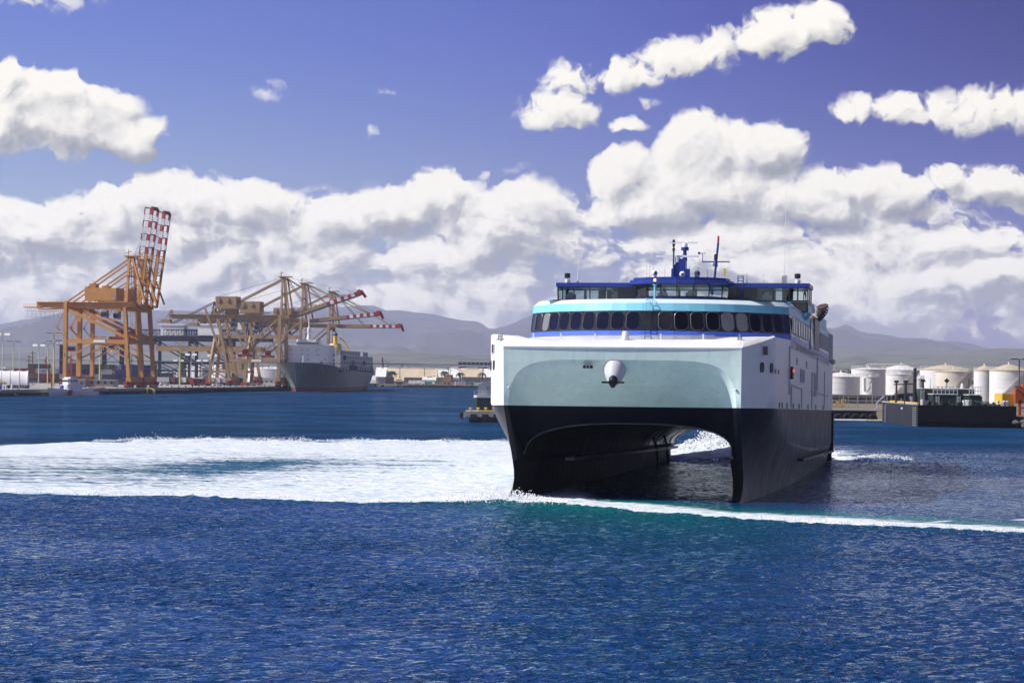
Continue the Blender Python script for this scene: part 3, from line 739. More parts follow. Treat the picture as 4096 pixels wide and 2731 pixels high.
# lounge windows: rounded panes in slim rims, one object each, on every facet of the curved front
def facet_window(p0, p1, p2, p3, w, h, r, off=.03, glass='lglass', rim=.07, parent=None, name='lounge_window'):
    p0, p1, p2, p3 = map(Vector, (p0, p1, p2, p3)); c = (p0 + p1 + p2 + p3) / 4
    ex = ((p1 - p0) + (p2 - p3)).normalized(); ez = ((p3 - p0) + (p2 - p1)).normalized(); n = ex.cross(ez).normalized()
    ez = n.cross(ex).normalized()
    if n.y > 0 and abs(n.x) < .97: n = -n
    mb = MB(); o = [c + ex * a + ez * b + n * off for a, b in rrect(w + 2 * rim, h + 2 * rim, r + rim)]
    i_ = [c + ex * a + ez * b + n * (off + .035) for a, b in rrect(w, h, r)]
    q = [c + ex * a + ez * b + n * .0 for a, b in rrect(w + 2 * rim, h + 2 * rim, r + rim)]
    g_ = [c + ex * a + ez * b + n * (off - .01) for a, b in rrect(w, h, r)]
    for A, B in ((q, o), (o, i_), (i_, g_)): mb.grid([A, B], close=True)
    f = mb.build(name, M['wframe'], parent or FER, angle=30)
    g = MB(); g.add(g_, [tuple(range(len(g_)))]); g.build('pane', M[glass], f)
    return f
nb = len(rg['bot']); i0 = nb // 2
M['lglass2'] = mat('lounge_glass_reflection', (.20, .20, .21), .35, var=.1)  # lighter grey base puts a sky reflection into the colour of some panes
for s_ in (1, -1):
    for i in range(NF):
        a = i0 + i if s_ > 0 else i0 - 1 - i; b = a + s_
        A, B, C_, D_ = rg['bot'][a], rg['bot'][b], rg['top'][b], rg['top'][a]
        gl = 'lglass2' if (s_ > 0 and i in (4, 5)) or (s_ < 0 and i == 7) else 'lglass'
        facet_window(A, B, C_, D_, 1.28, 1.78, .46, glass=gl, rim=.05)
side = MB()
for k in range(14):
    y = 29.2 + k * 2.05
    for sgn in (1, -1):
        x = sgn * 12.96
        f = MB().extr([(x, y + a, 15.05 + b) for a, b in rrect(1.35, 1.66, .2)], (sgn * .07, 0, 0)).build('side_window', M['wframe'], FER)
        MB().extr([(x + sgn * .07, y + a, 15.05 + b) for a, b in rrect(1.2, 1.5, .18)], (sgn * .015, 0, 0)).build('pane', M['lglass'] if k % 2 else M['lglass2'], f)
for sgn in (1, -1):
    part(MB().bx(sgn * 12.9, sgn * 13.06, 66, 76, 13.7, 17.2), 'side_opening', M['black'])
    part(MB().bx(sgn * 12.9, sgn * 13.03, 78, 99, 14.2, 16.0), 'side_panel', M['grey'])
    part(MB().tube((sgn * 13.06, 58, 13.4), (sgn * 13.06, 58, 17), .07), 'side_pipe', M['grey'])
# ladders on the centreline with hoop handrails
def ladder(name, x, pts, w, m, rung=.3, r=.035):
    mb = MB()
    for s_ in (-1, 1): mb.path([(x + s_ * w / 2, y, z) for y, z in pts], r, 6)
    for (y0, z0), (y1, z1) in zip(pts, pts[1:]):
        n = max(1, int(math.hypot(y1 - y0, z1 - z0) / rung))
        for k in range(n): t = (k + .5) / n; mb.tube((x - w / 2, y0 + (y1 - y0) * t, z0 + (z1 - z0) * t), (x + w / 2, y0 + (y1 - y0) * t, z0 + (z1 - z0) * t), r * .8, 5)
    return part(mb, name, m)
ladder('ladder', 0, [(18.28, 13.0), (18.33, 14.1)], .6, M['dblue'])
ladder('ladder', 0, [(18.40, 14.15), (18.85, 16.0)], .6, M['lband'])
ladder('ladder', 0, [(18.9, 16.0), (18.95, 16.95), (19.6, 17.25), (20.3, 16.95)], .6, M['cyan'])
# mast light on the lounge roof
lm = part(MB().tube((.2, 21.5, 17.0), (.2, 21.5, 18.6), .09, 8).tube((.2, 21.5, 18.6), (.2, 21.5, 18.68), .2, 10), 'light_post', M['cyan'])
MB().tube((.2, 21.5, 18.69), (.2, 21.5, 18.95), .13, 10).build('lamp_base', M['carb'], lm); MB().tube((.2, 21.5, 18.95), (.2, 21.5, 19.25), .12, 10).build('lamp', M['amber'], lm)
# ---- bridge: hollow, glazed, with wings and a curved centre
BR = MB().bx(-13.5, 13.5, 46.6, 52.5, 17.9, 18.25).build('bridge_floor', M['dblue'], FER)
bulge = [(-5.0, 46.5), (-4.55, 44.2), (-3.3, 42.9), (-1.7, 42.2), (0, 42.0), (1.7, 42.2), (3.3, 42.9), (4.55, 44.2), (5.0, 46.5)]
pl = MB(); pl.prism([(x * 1.12, y - .9) for x, y in bulge] + [(5.6, 50), (-5.6, 50)], 17.6, 18.25); pl.prism(bulge + [(5, 50), (-5, 50)], 18.25, 18.42)
part(pl, 'bridge_plinth', M['dblue'])
def wall_open(x0, x1, y0, y1, z0, z1, panes, thick=.10):    # frame with real openings; panes = list of (x0, x1) along it
    mb = MB(); d = Vector((x1 - x0, y1 - y0, 0)); L = d.length; d.normalize()
    P = lambda s_, z: Vector((x0, y0, z)) + d * s_
    mb.bar(P(0, z0 + .06), P(L, z0 + .06), thick, .14); mb.bar(P(0, z1 - .05), P(L, z1 - .05), thick, .12)
    edges = [0.0] + [e for p in panes for e in p] + [L]
    for k in range(0, len(edges), 2):
        a, b = edges[k], edges[k + 1]
        if b - a > 1e-3: m_ = (a + b) / 2; mb.bar(P(m_, z0), P(m_, z1), b - a if abs(d.x) > .7 or True else .1, thick)
    return mb, P
def strip(x0, y0, x1, y1, z0, z1, panes, name, m, tilt=.12):
    d = Vector((x1 - x0, y1 - y0, 0)); L = d.length; d.normalize(); n = Vector((d.y, -d.x, 0))
    P = lambda s_, z, o=0.: Vector((x0, y0, z)) + d * s_ + n * (o + tilt * (z - z0))
    mb = MB()
    def slab(a, b, za, zb):
        q = [P(a, za), P(b, za), P(b, zb), P(a, zb)]; mb.extr(q, n * -.1)
    slab(0, L, z0, z0 + .14); slab(0, L, z1 - .10, z1)
    e = [0.0] + [q for p in panes for q in p] + [L]
    for k in range(0, len(e), 2):
        if e[k + 1] - e[k] > .004: slab(e[k], e[k + 1], z0 + .14, z1 - .10)
    f = mb.build(name, m, FER)
    for a, b in panes:
        MB().add([P(a, z0 + .14, -.05), P(b, z0 + .14, -.05), P(b, z1 - .1, -.05), P(a, z1 - .1, -.05)], [(0, 1, 2, 3)]).build('window_pane', M['glass'], f)
    return f
strip(-13.5, 46.6, -5.0, 46.5, 18.22, 19.72, [(.15, 1.75), (1.87, 3.5), (3.62, 5.2), (5.32, 6.6)], 'wing_window_frame', M['frame'])
strip(5.0, 46.5, 13.5, 46.6, 18.22, 19.72, [(3.1, 4.7), (4.82, 6.4), (6.52, 7.3), (7.45, 8.38)], 'wing_window_frame', M['frame'])
for (a, b), (c, d) in zip(bulge, bulge[1:]):
    L = math.hypot(c - a, d - b); strip(a, b, c, d, 18.42, 19.88, [(.05, L - .05)], 'bridge_window_frame', M['frame'])
for x, s_ in ((-13.5, 1), (13.5, -1)):
    if s_ > 0: strip(x, 52.5, x, 46.6, 18.22, 19.72, [(.3, 2.6), (2.8, 5.6)], 'end_window_frame', M['frame'], 0)
    else: strip(x, 46.6, x, 52.5, 18.22, 19.72, [(.3, 2.9), (3.1, 5.6)], 'end_window_frame', M['frame'], 0)
# back wall with its own windows, so daylight shows through the bridge
strip(13.5, 52.5, -13.5, 52.5, 18.22, 19.72, [(.25, 2.0), (3.2, 3.9), (9.0, 10.7), (11.0, 12.5), (12.8, 14.3), (14.6, 15.9), (16.2, 17.8), (21.8, 22.6), (23.4, 24.7), (25.0, 26.7)], 'back_wall', M['frame'], 0)
for x in (-8.2, -5.2, 5.2, 8.2): part(MB().bx(x - .05, x + .05, 47.5, 52, 18.25, 19.5), 'bridge_bulkhead', M['dark'])
for x in (-12.3, -7.3, -1.8, 1.2, 9.0): part(MB().bx(x - .5, x + .5, 48 - (4 if abs(x) < 4 else 0), 48.7 - (4 if abs(x) < 4 else 0), 18.3, 19.0).bx(x - .3, x + .2, 48.1 - (4 if abs(x) < 4 else 0), 48.3 - (4 if abs(x) < 4 else 0), 19.0, 19.25), 'control_desk', M['lgrey'])
rf = MB()
wing = [(-13.62, 46.25), (-5.2, 46.1), (5.2, 46.1), (13.62, 46.25), (13.62, 53), (-13.62, 53)]
rf.prism(wing, 19.72, 20.15)
part(rf, 'wing_roof', M['dblue'])
rb = [(-5.6, 46.3), (-5.25, 44.0), (-3.7, 42.3), (-1.9, 41.5), (0, 41.25), (1.9, 41.5), (3.7, 42.3), (5.25, 44.0), (5.6, 46.3), (5.0, 51), (-5.0, 51)]
rbm = MB(); rbm.prism(rb, 19.88, 20.28); rbm.prism([(x * .93, 46.5 + (y - 46.5) * .9) for x, y in rb], 20.28, 20.56)
part(rbm, 'bridge_roof', M['dblue'])
for i, (x, y) in enumerate(bulge[1:-1]): part(MB().bar((x * .97, y - .12, 19.8), (x * .97 + .25, y - .2, 19.1), .035, .035), 'wiper', M['carb'])
# wing overhang under the port wing with slanted lower glass
for sgn in (1, -1):
    wu = MB().extr([(sgn * 13.5, 46.6, 18.2), (sgn * 13.5, 46.6, 17.1), (sgn * 12.6, 46.6, 15.9), (sgn * 11.2, 46.6, 18.2)], (0, 5.6, 0))
    part(wu, 'wing_support', M['cyan'])
    lw = MB().extr([(sgn * 13.45, 46.53, 18.15), (sgn * 13.45, 46.53, 17.15), (sgn * 12.7, 46.53, 17.0), (sgn * 11.6, 46.53, 18.15)], (0, .04, 0)).build('lower_window_frame', M['frame'], FER)
    MB().extr([(sgn * 13.3, 46.49, 18.02), (sgn * 13.3, 46.49, 17.25), (sgn * 12.75, 46.49, 17.15), (sgn * 12.0, 46.49, 18.02)], (0, .02, 0)).build('pane', M['lglass'], lw)
ladder('roof_ladder', 6.3, [(46.45, 18.3), (46.0, 20.2), (46.1, 20.9), (46.5, 20.95), (46.6, 20.2)], .55, M['dblue'])
# ---- roof gear
def T0(nm, m, parent=None, **k): return None
rm = MB(); rm.prism([(-1.0, 45.2), (1.0, 45.2), (.8, 47.2), (-.8, 47.2)], 20.5, 21.6); rm.extr([(-.9, 45.2, 21.6), (.5, 45.2, 21.6), (.5, 45.2, 22.7), (-.3, 45.2, 22.7)], (0, 1.6, 0))
rm.tube((.35, 46, 22.5), (.35, 46, 23.6), .28, 10, .18).tube((.35, 46, 23.6), (.35, 46, 23.95), .42, 12)
rmo = part(rm, 'radar_mast', M['dblue'], 35)
MB().tube((.35, 46, 23.95), (.35, 46, 24.35), .28, 12).bx(-1.4, 1.7, 45.9, 46.12, 24.35, 24.52).build('radar_scanner', M['white'], rmo)
MB().tube((-.4, 45.4, 22.3), (-.4, 45.4, 22.85), .3, 12).bx(-2.7, 1.95, 45.3, 45.55, 22.85, 23.05).build('radar_scanner', M['white'], rmo)
MB().lathe([(.05, 0), (.3, .1), (.32, .3), (.14, .5)], (.25, 45.0, 21.0), 14, Matrix.Rotation(R(90), 3, 'X')).build('ship_horn', M['white'], rmo, angle=40)
pm = MB().tube((-.75, 45.1, 20.5), (-.75, 45.1, 24.2), .09, 8)
pmo = part(pm, 'signal_post', M['dblue'])
for z in (23.5, 24.0, 24.4): MB().tube((-.75, 45.1, z), (-.75, 45.1, z + .28), .15, 10).build('signal_lamp', M['carb'], pmo)
s2 = MB().tube((3.55, 46, 20.5), (3.9, 46, 24.4), .12, 8).bar((2.2, 46, 22.4), (5.2, 46, 22.4), .10, .12).tube((3.6, 46, 21.9), (3.68, 46, 22.6), .3, 8, .16)
s2.tube((2.25, 46, 22.4), (2.25, 46, 23.3), .035).bar((1.8, 46, 23.3), (2.6, 46, 23.3), .05).bx(1.75, 2.0, 45.97, 46.03, 23.2, 23.45)
s2o = part(s2, 'signal_mast', M['dblue'])
MB().tube((3.9, 46, 24.4), (3.92, 46, 25.15), .11, 8).build('mast_top_lamp', M['cbred'], s2o)
MB().tube((3.66, 45.9, 22.6), (3.7, 45.9, 23.2), .2, 8).build('signal_lamp', M['carb'], s2o)
MB().bx(4.5, 4.75, 46, 46.1, 20.9, 21.7).build('sign_plate', M['yellow'], s2o)
for (x, y, z, r, nm) in ((-2.9, 46.0, 20.55, .33, 0), (6.15 - 4.5, 46.5, 20.55, .33, 0)):
    d_ = part(MB().ball((x, y, z + .62), r, 14).tube((x, y, z), (x, y, z + .4), .25, 10), 'antenna_dome', M['white'], 40)
    MB().ball((x + .14, y - .24, z + .66), .17, 10).build('lens', M['carb'], d_)
for x in (-12.5, 12.3):
    s_ = part(MB().tube((x, 47, 20.1), (x, 47, 20.55), .28, 10).bx(x - .32, x + .32, 46.85, 47.15, 20.3, 20.5), 'searchlight', M['white'])
    MB().lathe([(.01, -.1), (.30, -.05), (.34, .25), (.28, .45), (.01, .48)], (x, 47, 20.75), 14).build('lamp_housing', M['carb'], s_, angle=40)
for (x, y, h) in ((-11.5, 47.5, .9), (-8.0, 47.5, .6), (-6.1, 47.5, 1.2), (-3.6, 47.5, 2.2), (-3.3, 48, 2.4), (-4.0, 48, 1.7), (-1.9, 47, 1.0), (1.7, 47, 1.2), (2.7, 47, .9), (6.9, 47.2, 1.0), (8.7, 47.2, .9), (11.0, 48, .9)):
    z = 20.55 if abs(x) < 4.5 else 20.13
    part(MB().tube((x, y, z), (x, y, z + .35), .06, 6).tube((x, y, z + .3), (x, y, z + h), .022, 6).tube((x, y, z + h), (x, y, z + h + .08), .06, 6), 'aerial', M['lgrey'])
for (x, h) in ((-11.4, 4.6), (10.85, 11.0)):
    wp = MB().tube((x, 47.5, 20.1), (x, 47.5, 21.2), .07, 6).tube((x, 47.5, 21.2), (x + .012 * h, 47.5, 20.1 + h), .035, 6, .012)
    part(wp, 'whip_antenna', M['white'])
part(MB().bx(10.6, 11.1, 47.4, 47.7, 20.13, 21.0), 'antenna_box', M['grey'])
# ---- port and starboard side details
hp = MB(); 
for sgn in (1, -1):
    xs = lambda y: sgn * (xout(y, 11) + .02)
    def plate(y0, y1, z0, z1, nm, m, d=.06, rr=None):
        pts = [(xs((y0 + y1) / 2) , (y0 + y1) / 2 + a, (z0 + z1) / 2 + b) for a, b in (rrect(y1 - y0, z1 - z0, rr) if rr else [((y1 - y0) / 2, (z1 - z0) / 2), (-(y1 - y0) / 2, (z1 - z0) / 2), (-(y1 - y0) / 2, -(z1 - z0) / 2), ((y1 - y0) / 2, -(z1 - z0) / 2)])]
        pts = [(xs(p[1]), p[1], p[2]) for p in pts]
        n_ = len(pts); mb = MB(); o = [(p[0] + sgn * d, p[1], p[2]) for p in pts]
        mb.add(list(pts) + o, [tuple(range(n_, 2 * n_))] + [(i, (i + 1) % n_, n_ + (i + 1) % n_, n_ + i) for i in range(n_)])
        return part(mb, nm, m)
    f = plate(3.3, 5.3, 11.45, 12.35, 'anchor_pocket', M['white2'], .05, .12); 
    MB().extr([(xs(y) + sgn * .07, y, z) for y, z in ((3.4, 11.52), (4.4, 11.52), (4.4, 12.28), (3.4, 12.28))], (sgn * .01, 0, 0)).build('pocket_opening', M['black'], f)
    for y0, nm in ((3.0, 0), (5.2, 1)):
        f = plate(y0, y0 + .75, 9.95, 10.85, 'shell_door', M['black'], .05, .28)
    for y0 in (6.8, 10.2): plate(y0, y0 + .9, 9.95, 10.35, 'side_grille', M['grey'], .05)
    f = plate(25.0, 26.6, 9.7, 10.9, 'side_light_box', M['black'], .35)
    MB().ball((sgn * 13.36, 25.4, 10.5), .16, 8).build('side_light', M['redlamp'] if sgn > 0 else M['glass'], f)
    for y0 in (42, 46): 
        f = plate(y0, y0 + 2.6, 9.6, 11.0, 'louvre', M['lgrey'], .05)
        for k in range(7): MB().bx(sgn * 13.06, sgn * 13.12, y0 + .1, y0 + 2.5, 9.72 + k * .18, 9.80 + k * .18).build('slat', M['grey'], f)
    f = plate(66, 70.5, 8.3, 11.0, 'louvre', M['lgrey'], .05)
    for k in range(12): MB().bx(sgn * 13.06, sgn * 13.12, 66.1, 70.4, 8.42 + k * .21, 8.52 + k * .21).build('slat', M['grey'], f)
    for (y0, z0, y1, z1, r) in ((25, 12.9, 25, 8.2, .10), (27, 9.2, 43, 8.9, .05), (28, 9.0, 28, 6.9, .10), (44, 9, 44, 6.9, .07), (62, 11, 62, 6.9, .09), (72, 12.9, 72, 9, .12), (60, 8.8, 96, 8.6, .07), (88, 11.5, 88, 7, .08)):
        part(MB().tube((sgn * 13.04, y0, z0), (sgn * 13.04, y1, z1), r, 6), 'hull_pipe', M['lgrey'])
    for y0 in (12, 15.5, 22, 31, 40, 55, 70, 85): plate(y0, y0 + .7, 6.83, 7.35, 'scupper', M['navy'], .05)
    for y0 in (36, 52): plate(y0, y0 + 1.0, 11.3, 12.0, 'shell_hatch', M['lgrey'], .06)
part(MB().bx(-13.02, 13.02, 99.5, 107.9, 13.0, 16.6), 'aft_house', M['grey'])
part(MB().bx(-12.6, 12.6, 84, 99.5, 13.4, 18.2), 'funnel_casing', M['cyan'])
for k in range(9): part(MB().tube((12.8, 56 + k * 2.4, 17.6), (12.8, 56 + k * 2.4, 18.9), .05, 6), 'roof_stanchion', M['white'])
part(MB().tube((12.8, 56, 18.85), (12.8, 76, 18.85), .04, 6).tube((12.8, 56, 18.3), (12.8, 76, 18.3), .03, 6), 'roof_rail', M['white'])
part(MB().lathe([(1.0, 0), (1.05, .4), (.9, 1.0), (.02, 1.05)], (12.3, 62, 17.6), 12), 'life_raft', M['white'], 40)
fn = MB()
prev = None
for k in range(9):
    t = k / 8; a = R(10 + 95 * t); fn_p = Vector((12.1 + 1.3 * math.sin(a), 76 - .6 * t, 17.4 + 1.6 * t ** .8 * 1.0))
    if prev is not None: fn.tube(prev, fn_p, .72, 14, .72, cap=(k in (1, 8)))
    prev = fn_p
part(fn, 'exhaust_cowl', M['brown'], 75)
for y in (96.5,): part(MB().ball((13.6, y, 12.9), .35, 8).tube((13.0, y, 12.9), (13.6, y, 12.9), .06), 'deck_lamp', M['lgrey'], 40)

# ---- the officer on the port bridge wing
def person(name, label, loc, rz, h, pose, mats, group=None):
    root = thing(name, label, 'person', loc, rz, group)
    s_ = h / 1.75
    V = dict(pel=(0, 0, .95), ch=(0, 0, 1.25), nk=(0, 0, 1.45), hd=(0, -.02, 1.58), tp=(0, -.02, 1.70),
             sl=(-.20, 0, 1.40), sr=(.20, 0, 1.40), el=(-.30, -.03, 1.14), er=(.30, -.03, 1.14), hl=(-.24, -.26, 1.04), hr=(.24, -.26, 1.04),
             kl=(-.11, -.02, .50), kr=(.11, -.02, .50), al=(-.12, .03, .08), ar=(.12, .03, .08), tl=(-.13, -.14, .04), tr=(.13, -.14, .04), pl=(-.09, 0, .88), pr=(.09, 0, .88))
    V.update(pose)
    rad = dict(pel=.145, ch=.155, nk=.058, hd=.10, tp=.075, sl=.075, sr=.075, el=.047, er=.047, hl=.04, hr=.04, kl=.07, kr=.07, al=.05, ar=.05, tl=.045, tr=.045, pl=.11, pr=.11)
    E = [('pel', 'ch'), ('ch', 'nk'), ('nk', 'hd'), ('hd', 'tp'), ('ch', 'sl'), ('ch', 'sr'), ('sl', 'el'), ('sr', 'er'), ('el', 'hl'), ('er', 'hr'), ('pel', 'pl'), ('pel', 'pr'), ('pl', 'kl'), ('pr', 'kr'), ('kl', 'al'), ('kr', 'ar'), ('al', 'tl'), ('ar', 'tr')]
    ks = list(V); me = bpy.data.meshes.new('body'); me.from_pydata([tuple(x * s_ for x in V[k]) for k in ks], [(ks.index(a), ks.index(b)) for a, b in E], [])
    o = bpy.data.objects.new('body', me); col.objects.link(o); o.parent = root
    md = o.modifiers.new('Skin', 'SKIN'); 
    for k, sv in zip(ks, me.skin_vertices[0].data): sv.radius = (rad[k] * s_, rad[k] * s_ * .8); sv.use_root = (k == 'pel')
    o.modifiers.new('Sub', 'SUBSURF').levels = 1
    me.materials.append(mats)
    hb_ = MB().ball((0, .0 * s_, 1.67 * s_), .105 * s_, 10, (1, 1.1, .75)).build('hair', M['carb'], root, angle=60)
    return root
mw = Matrix.Translation(FER.location) @ Matrix.Rotation(-YAW, 4, 'Z') @ Matrix.Rotation(-.015, 4, 'X')
pp = mw @ Vector((12.95, 48.4, 18.26))
person('person', 'officer in a dark shirt standing inside the right hand bridge wing of the ferry', pp, -YAW, 1.78, {}, M['shirt'])

ed = MB(); ed.path([p + Vector((0, -.05, 0)) for p in A1], .07, 6)
part(ed, 'arch_edge', M['contk'], 40)
# ================================================================ mountains, land, haze
def ridge(name, label, pts, Y0, Y1, base, seed, colr, nx=260, ny=60):
    us = np.array([p[0] for p in pts], float); W = [at(u, v, Y0) for u, v in pts]
    X_ = np.array([p.x for p in W]); Z_ = np.array([p.z for p in W])
    x = np.linspace(X_[0], X_[-1], nx); top = np.interp(x, X_, Z_)
    t = np.linspace(0, 1, ny)[:, None]                       # 0 ridge -> 1 foot
    XX = x[None, :] * (1 - t) + x[None, :] * (Y1 / Y0) * t; YY = Y0 + (Y1 - Y0) * t + 0 * XX
    rn = fbm(XX, YY * .35, 1 / 1250., seed, 5) - .5
    gull = 1 - np.abs(2 * fbm(XX + 90 * rn, YY * .22, 1 / 920., seed + 9, 4) - 1)
    prof = (1 - t) ** 1.55
    ZZ = base + (top[None, :] - base) * prof + (rn * 460 + (gull - .8) * 460) * np.sin(np.pi * np.clip(t * 1.0, 0, 1)) ** .8 * np.clip((top[None, :] - base) / 520, .1, 1)
    ZZ = np.maximum(ZZ, base - 4)
    bx_ = np.linspace(0, 1, 6)[1:, None]                      # back slope
    XB = x[None, :] + 0 * bx_; YB = Y0 + 2600 * bx_ + 0 * XB; ZB = top[None, :] * (1 - bx_)
    co = np.stack([np.vstack([XB[::-1], XX]), np.vstack([YB[::-1], YY]), np.vstack([ZB[::-1], ZZ])], -1)
    ny2 = co.shape[0]; idx = np.arange(ny2 * nx).reshape(ny2, nx)
    m_ = np_mesh(name, co.reshape(-1, 3).astype(np.float32), np.stack([idx[:-1, :-1], idx[1:, :-1], idx[1:, 1:], idx[:-1, 1:]], -1).reshape(-1, 4))
    mm = bpy.data.materials.new(name + '_slope'); mm.use_nodes = True; w = NT(mm.node_tree); tc = w.n('ShaderNodeTexCoord').outputs['Object']
    n1 = w.n('ShaderNodeTexNoise', {'Vector': tc, 'Scale': .0013, 'Detail': 8.0, 'Roughness': .65}).outputs[0]
    n2 = w.n('ShaderNodeTexNoise', {'Vector': tc, 'Scale': .010, 'Detail': 5.0, 'Roughness': .65}).outputs[0]
    zz = w.n('ShaderNodeSeparateXYZ', {0: tc}).outputs[2]
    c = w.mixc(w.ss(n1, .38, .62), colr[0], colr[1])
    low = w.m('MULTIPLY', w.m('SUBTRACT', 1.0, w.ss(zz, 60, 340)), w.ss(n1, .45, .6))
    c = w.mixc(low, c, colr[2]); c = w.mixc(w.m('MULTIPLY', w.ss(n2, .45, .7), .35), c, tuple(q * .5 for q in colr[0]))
    b = w.n('ShaderNodeBsdfPrincipled', {'Base Color': c, 'Roughness': .95, 'Specular IOR Level': .1}); w.n('ShaderNodeOutputMaterial', {'Surface': b.outputs[0]})
    m_.materials.append(mm)
    o = bpy.data.objects.new(name, m_); col.objects.link(o); tag(o, label, kind='structure'); return o
RID = [(-900, 1330), (-300, 1322), (0, 1297), (60, 1285), (180, 1264), (270, 1245), (340, 1240), (430, 1238), (620, 1240), (660, 1243), (720, 1241), (790, 1246), (850, 1247), (980, 1250), (1091, 1243), (1180, 1228), (1260, 1232), (1320, 1230), (1386, 1226), (1448, 1221), (1497, 1222), (1542, 1242), (1580, 1240), (1622, 1243), (1649, 1249), (1700, 1253), (1741, 1258), (1790, 1270), (1846, 1281), (1890, 1284), (1919, 1286), (1931, 1298), (1943, 1311), (1974, 1316), (1997, 1311), (2020, 1306), (2038, 1296), (2052, 1297), (2076, 1278), (2107, 1270), (2124, 1253), (2300, 1246), (2600, 1236), (2900, 1262), (3150, 1280), (3260, 1296), (3303, 1308), (3325, 1318), (3345, 1316), (3386, 1302), (3400, 1307), (3440, 1331), (3520, 1340), (3605, 1351), (3680, 1352), (3744, 1364), (3823, 1365), (3870, 1376), (3918, 1386), (4000, 1400), (4096, 1414), (4300, 1420), (5000, 1440)]
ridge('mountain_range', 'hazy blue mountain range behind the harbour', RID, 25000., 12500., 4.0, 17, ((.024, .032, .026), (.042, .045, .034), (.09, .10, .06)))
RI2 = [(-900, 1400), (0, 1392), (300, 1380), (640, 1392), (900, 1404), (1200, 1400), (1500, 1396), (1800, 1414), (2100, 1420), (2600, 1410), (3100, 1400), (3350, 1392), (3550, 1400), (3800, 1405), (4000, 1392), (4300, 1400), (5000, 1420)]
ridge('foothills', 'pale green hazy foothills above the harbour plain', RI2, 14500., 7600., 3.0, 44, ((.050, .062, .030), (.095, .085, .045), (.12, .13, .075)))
def slab(name, pts, z0, z1, m, label=None, kind='structure'):
    o = MB().prism(pts, z0, z1).build(name, m); tag(o, label, kind=kind); return o
Q0, Q1 = Vector((-201.5, 860)), Vector((-119, 1333)); Q2 = Vector((-100, 1765))
ZQ = 2.5
slab('container_yard', [(Q0.x, Q0.y), (Q1.x, Q1.y), (Q2.x, Q2.y), (-100, 3000), (-1500, 3000), (-1500, 860)], -6, ZQ, M['dock'], 'concrete apron of the container terminal')
slab('far_shore', [(-99.9, 1766), (-60, 1752), (10, 1764), (60, 1745), (200, 1740), (2500, 1760), (6000, 15000), (-6000, 15000), (-2800, 3001), (-99.9, 3001)], -6, 1.6, M['land'], 'low shore across the channel')
slab('tank_farm_ground', [(70, 625), (91, 622), (99, 612), (118, 560), (112, 470), (101, 452), (150, 380), (900, 300), (2400, 1700), (86, 1700)], -6, 2.6, M['land'], 'ground of the tank farm')
# haze: one closed box round everything
hb_ = MB().bx(-19000, 19000, -60, 28500, -7.2, 700).build('haze', [])
hm = bpy.data.materials.new('air'); hm.use_nodes = True; w = NT(hm.node_tree)
HAZE = 4.3e-5
pv = w.n('ShaderNodeVolumePrincipled', {'Color': (.72, .77, 1.0, 1), 'Density': HAZE, 'Anisotropy': .1})
ho_ = w.n('ShaderNodeOutputMaterial'); w.t.links.new(pv.outputs[0], ho_.inputs['Volume'])
hb_.data.materials.append(hm); tag(hb_, 'thin bluish sea haze over the harbour', kind='stuff')
# rocks along shores
def rocks(name, label, line, n, r0, r1, z=.2, spread=2.5, seed=1, m='rock'):
    q = np.random.default_rng(seed); mb = MB()
    L = [Vector((*p, 0)) for p in line]; seg = [(b - a).length for a, b in zip(L, L[1:])]; tot = sum(seg)
    bm_ = bmesh.new(); bmesh.ops.create_icosphere(bm_, subdivisions=1, radius=1.0); V0 = [v.co.copy() for v in bm_.verts]; F0 = [[v.index for v in f.verts] for f in bm_.faces]; bm_.free()
    for k in range(n):
        d = q.random() * tot; i = 0
        while d > seg[i] and i < len(seg) - 1: d -= seg[i]; i += 1
        p = L[i].lerp(L[i + 1], d / seg[i]); r = r0 + (r1 - r0) * q.random() ** 2; off = Vector((q.normal(0, spread), q.normal(0, spread * .4), z + q.random() * 1.6))
        mb.add([p + off + Vector((c.x * r * (1 + .3 * q.normal()), c.y * r, c.z * r * .7)) for c in V0], F0)
    o = mb.build(name, M[m]); tag(o, label, kind='stuff'); return o
rocks('shore_rocks', 'tumbled brown rocks at the right hand water edge', [(99.5, 612), (117.5, 560), (112, 470), (101, 453), (112, 438)], 420, .4, 1.5, .1, 1.2, 4)
rocks('far_shore_rocks', 'dark rock edge of the far shore', [(-99, 1765), (-60, 1751), (10, 1763), (60, 1744), (200, 1739)], 500, .5, 1.6, .0, 1.5, 9)
for k, (u, v, Y) in enumerate(((4050, 1700, 470), (4085, 1690, 468), (4070, 1675, 480))):
    pass
# quay wall: piles, coping and tyre fenders
qd = (Q1 - Q0).normalized(); qn = Vector((qd.y, -qd.x))
qw = MB().bar((Q0.x + .2 * qn.x, Q0.y + .2 * qn.y, 1.9), (Q1.x + .2 * qn.x, Q1.y + .2 * qn.y, 1.9), .5, 1.25)
tag(qw.build('quay_coping', M['conc']), 'pale concrete coping of the quay', kind='structure')
qf = MB().bar((Q0.x + .1 * qn.x, Q0.y + .1 * qn.y, .2), (Q1.x + .1 * qn.x, Q1.y + .1 * qn.y, .2), .3, 2.2)
tag(qf.build('quay_face', M['timber']), 'dark stained face of the quay wall', kind='structure')
def torus(r, R_, n=14, m=6):
    mb = MB(); rows = []
    for i in range(n + 1):
        t = 2 * math.pi * i / n; rows.append([((R_ + r * math.cos(2 * math.pi * j / m)) * math.cos(t), r * math.sin(2 * math.pi * j / m), (R_ + r * math.cos(2 * math.pi * j / m)) * math.sin(t)) for j in range(m + 1)])
    return mb.grid(rows)
tyre = torus(.28, .62).mesh('tyre_fender', M['rubber'], 60)
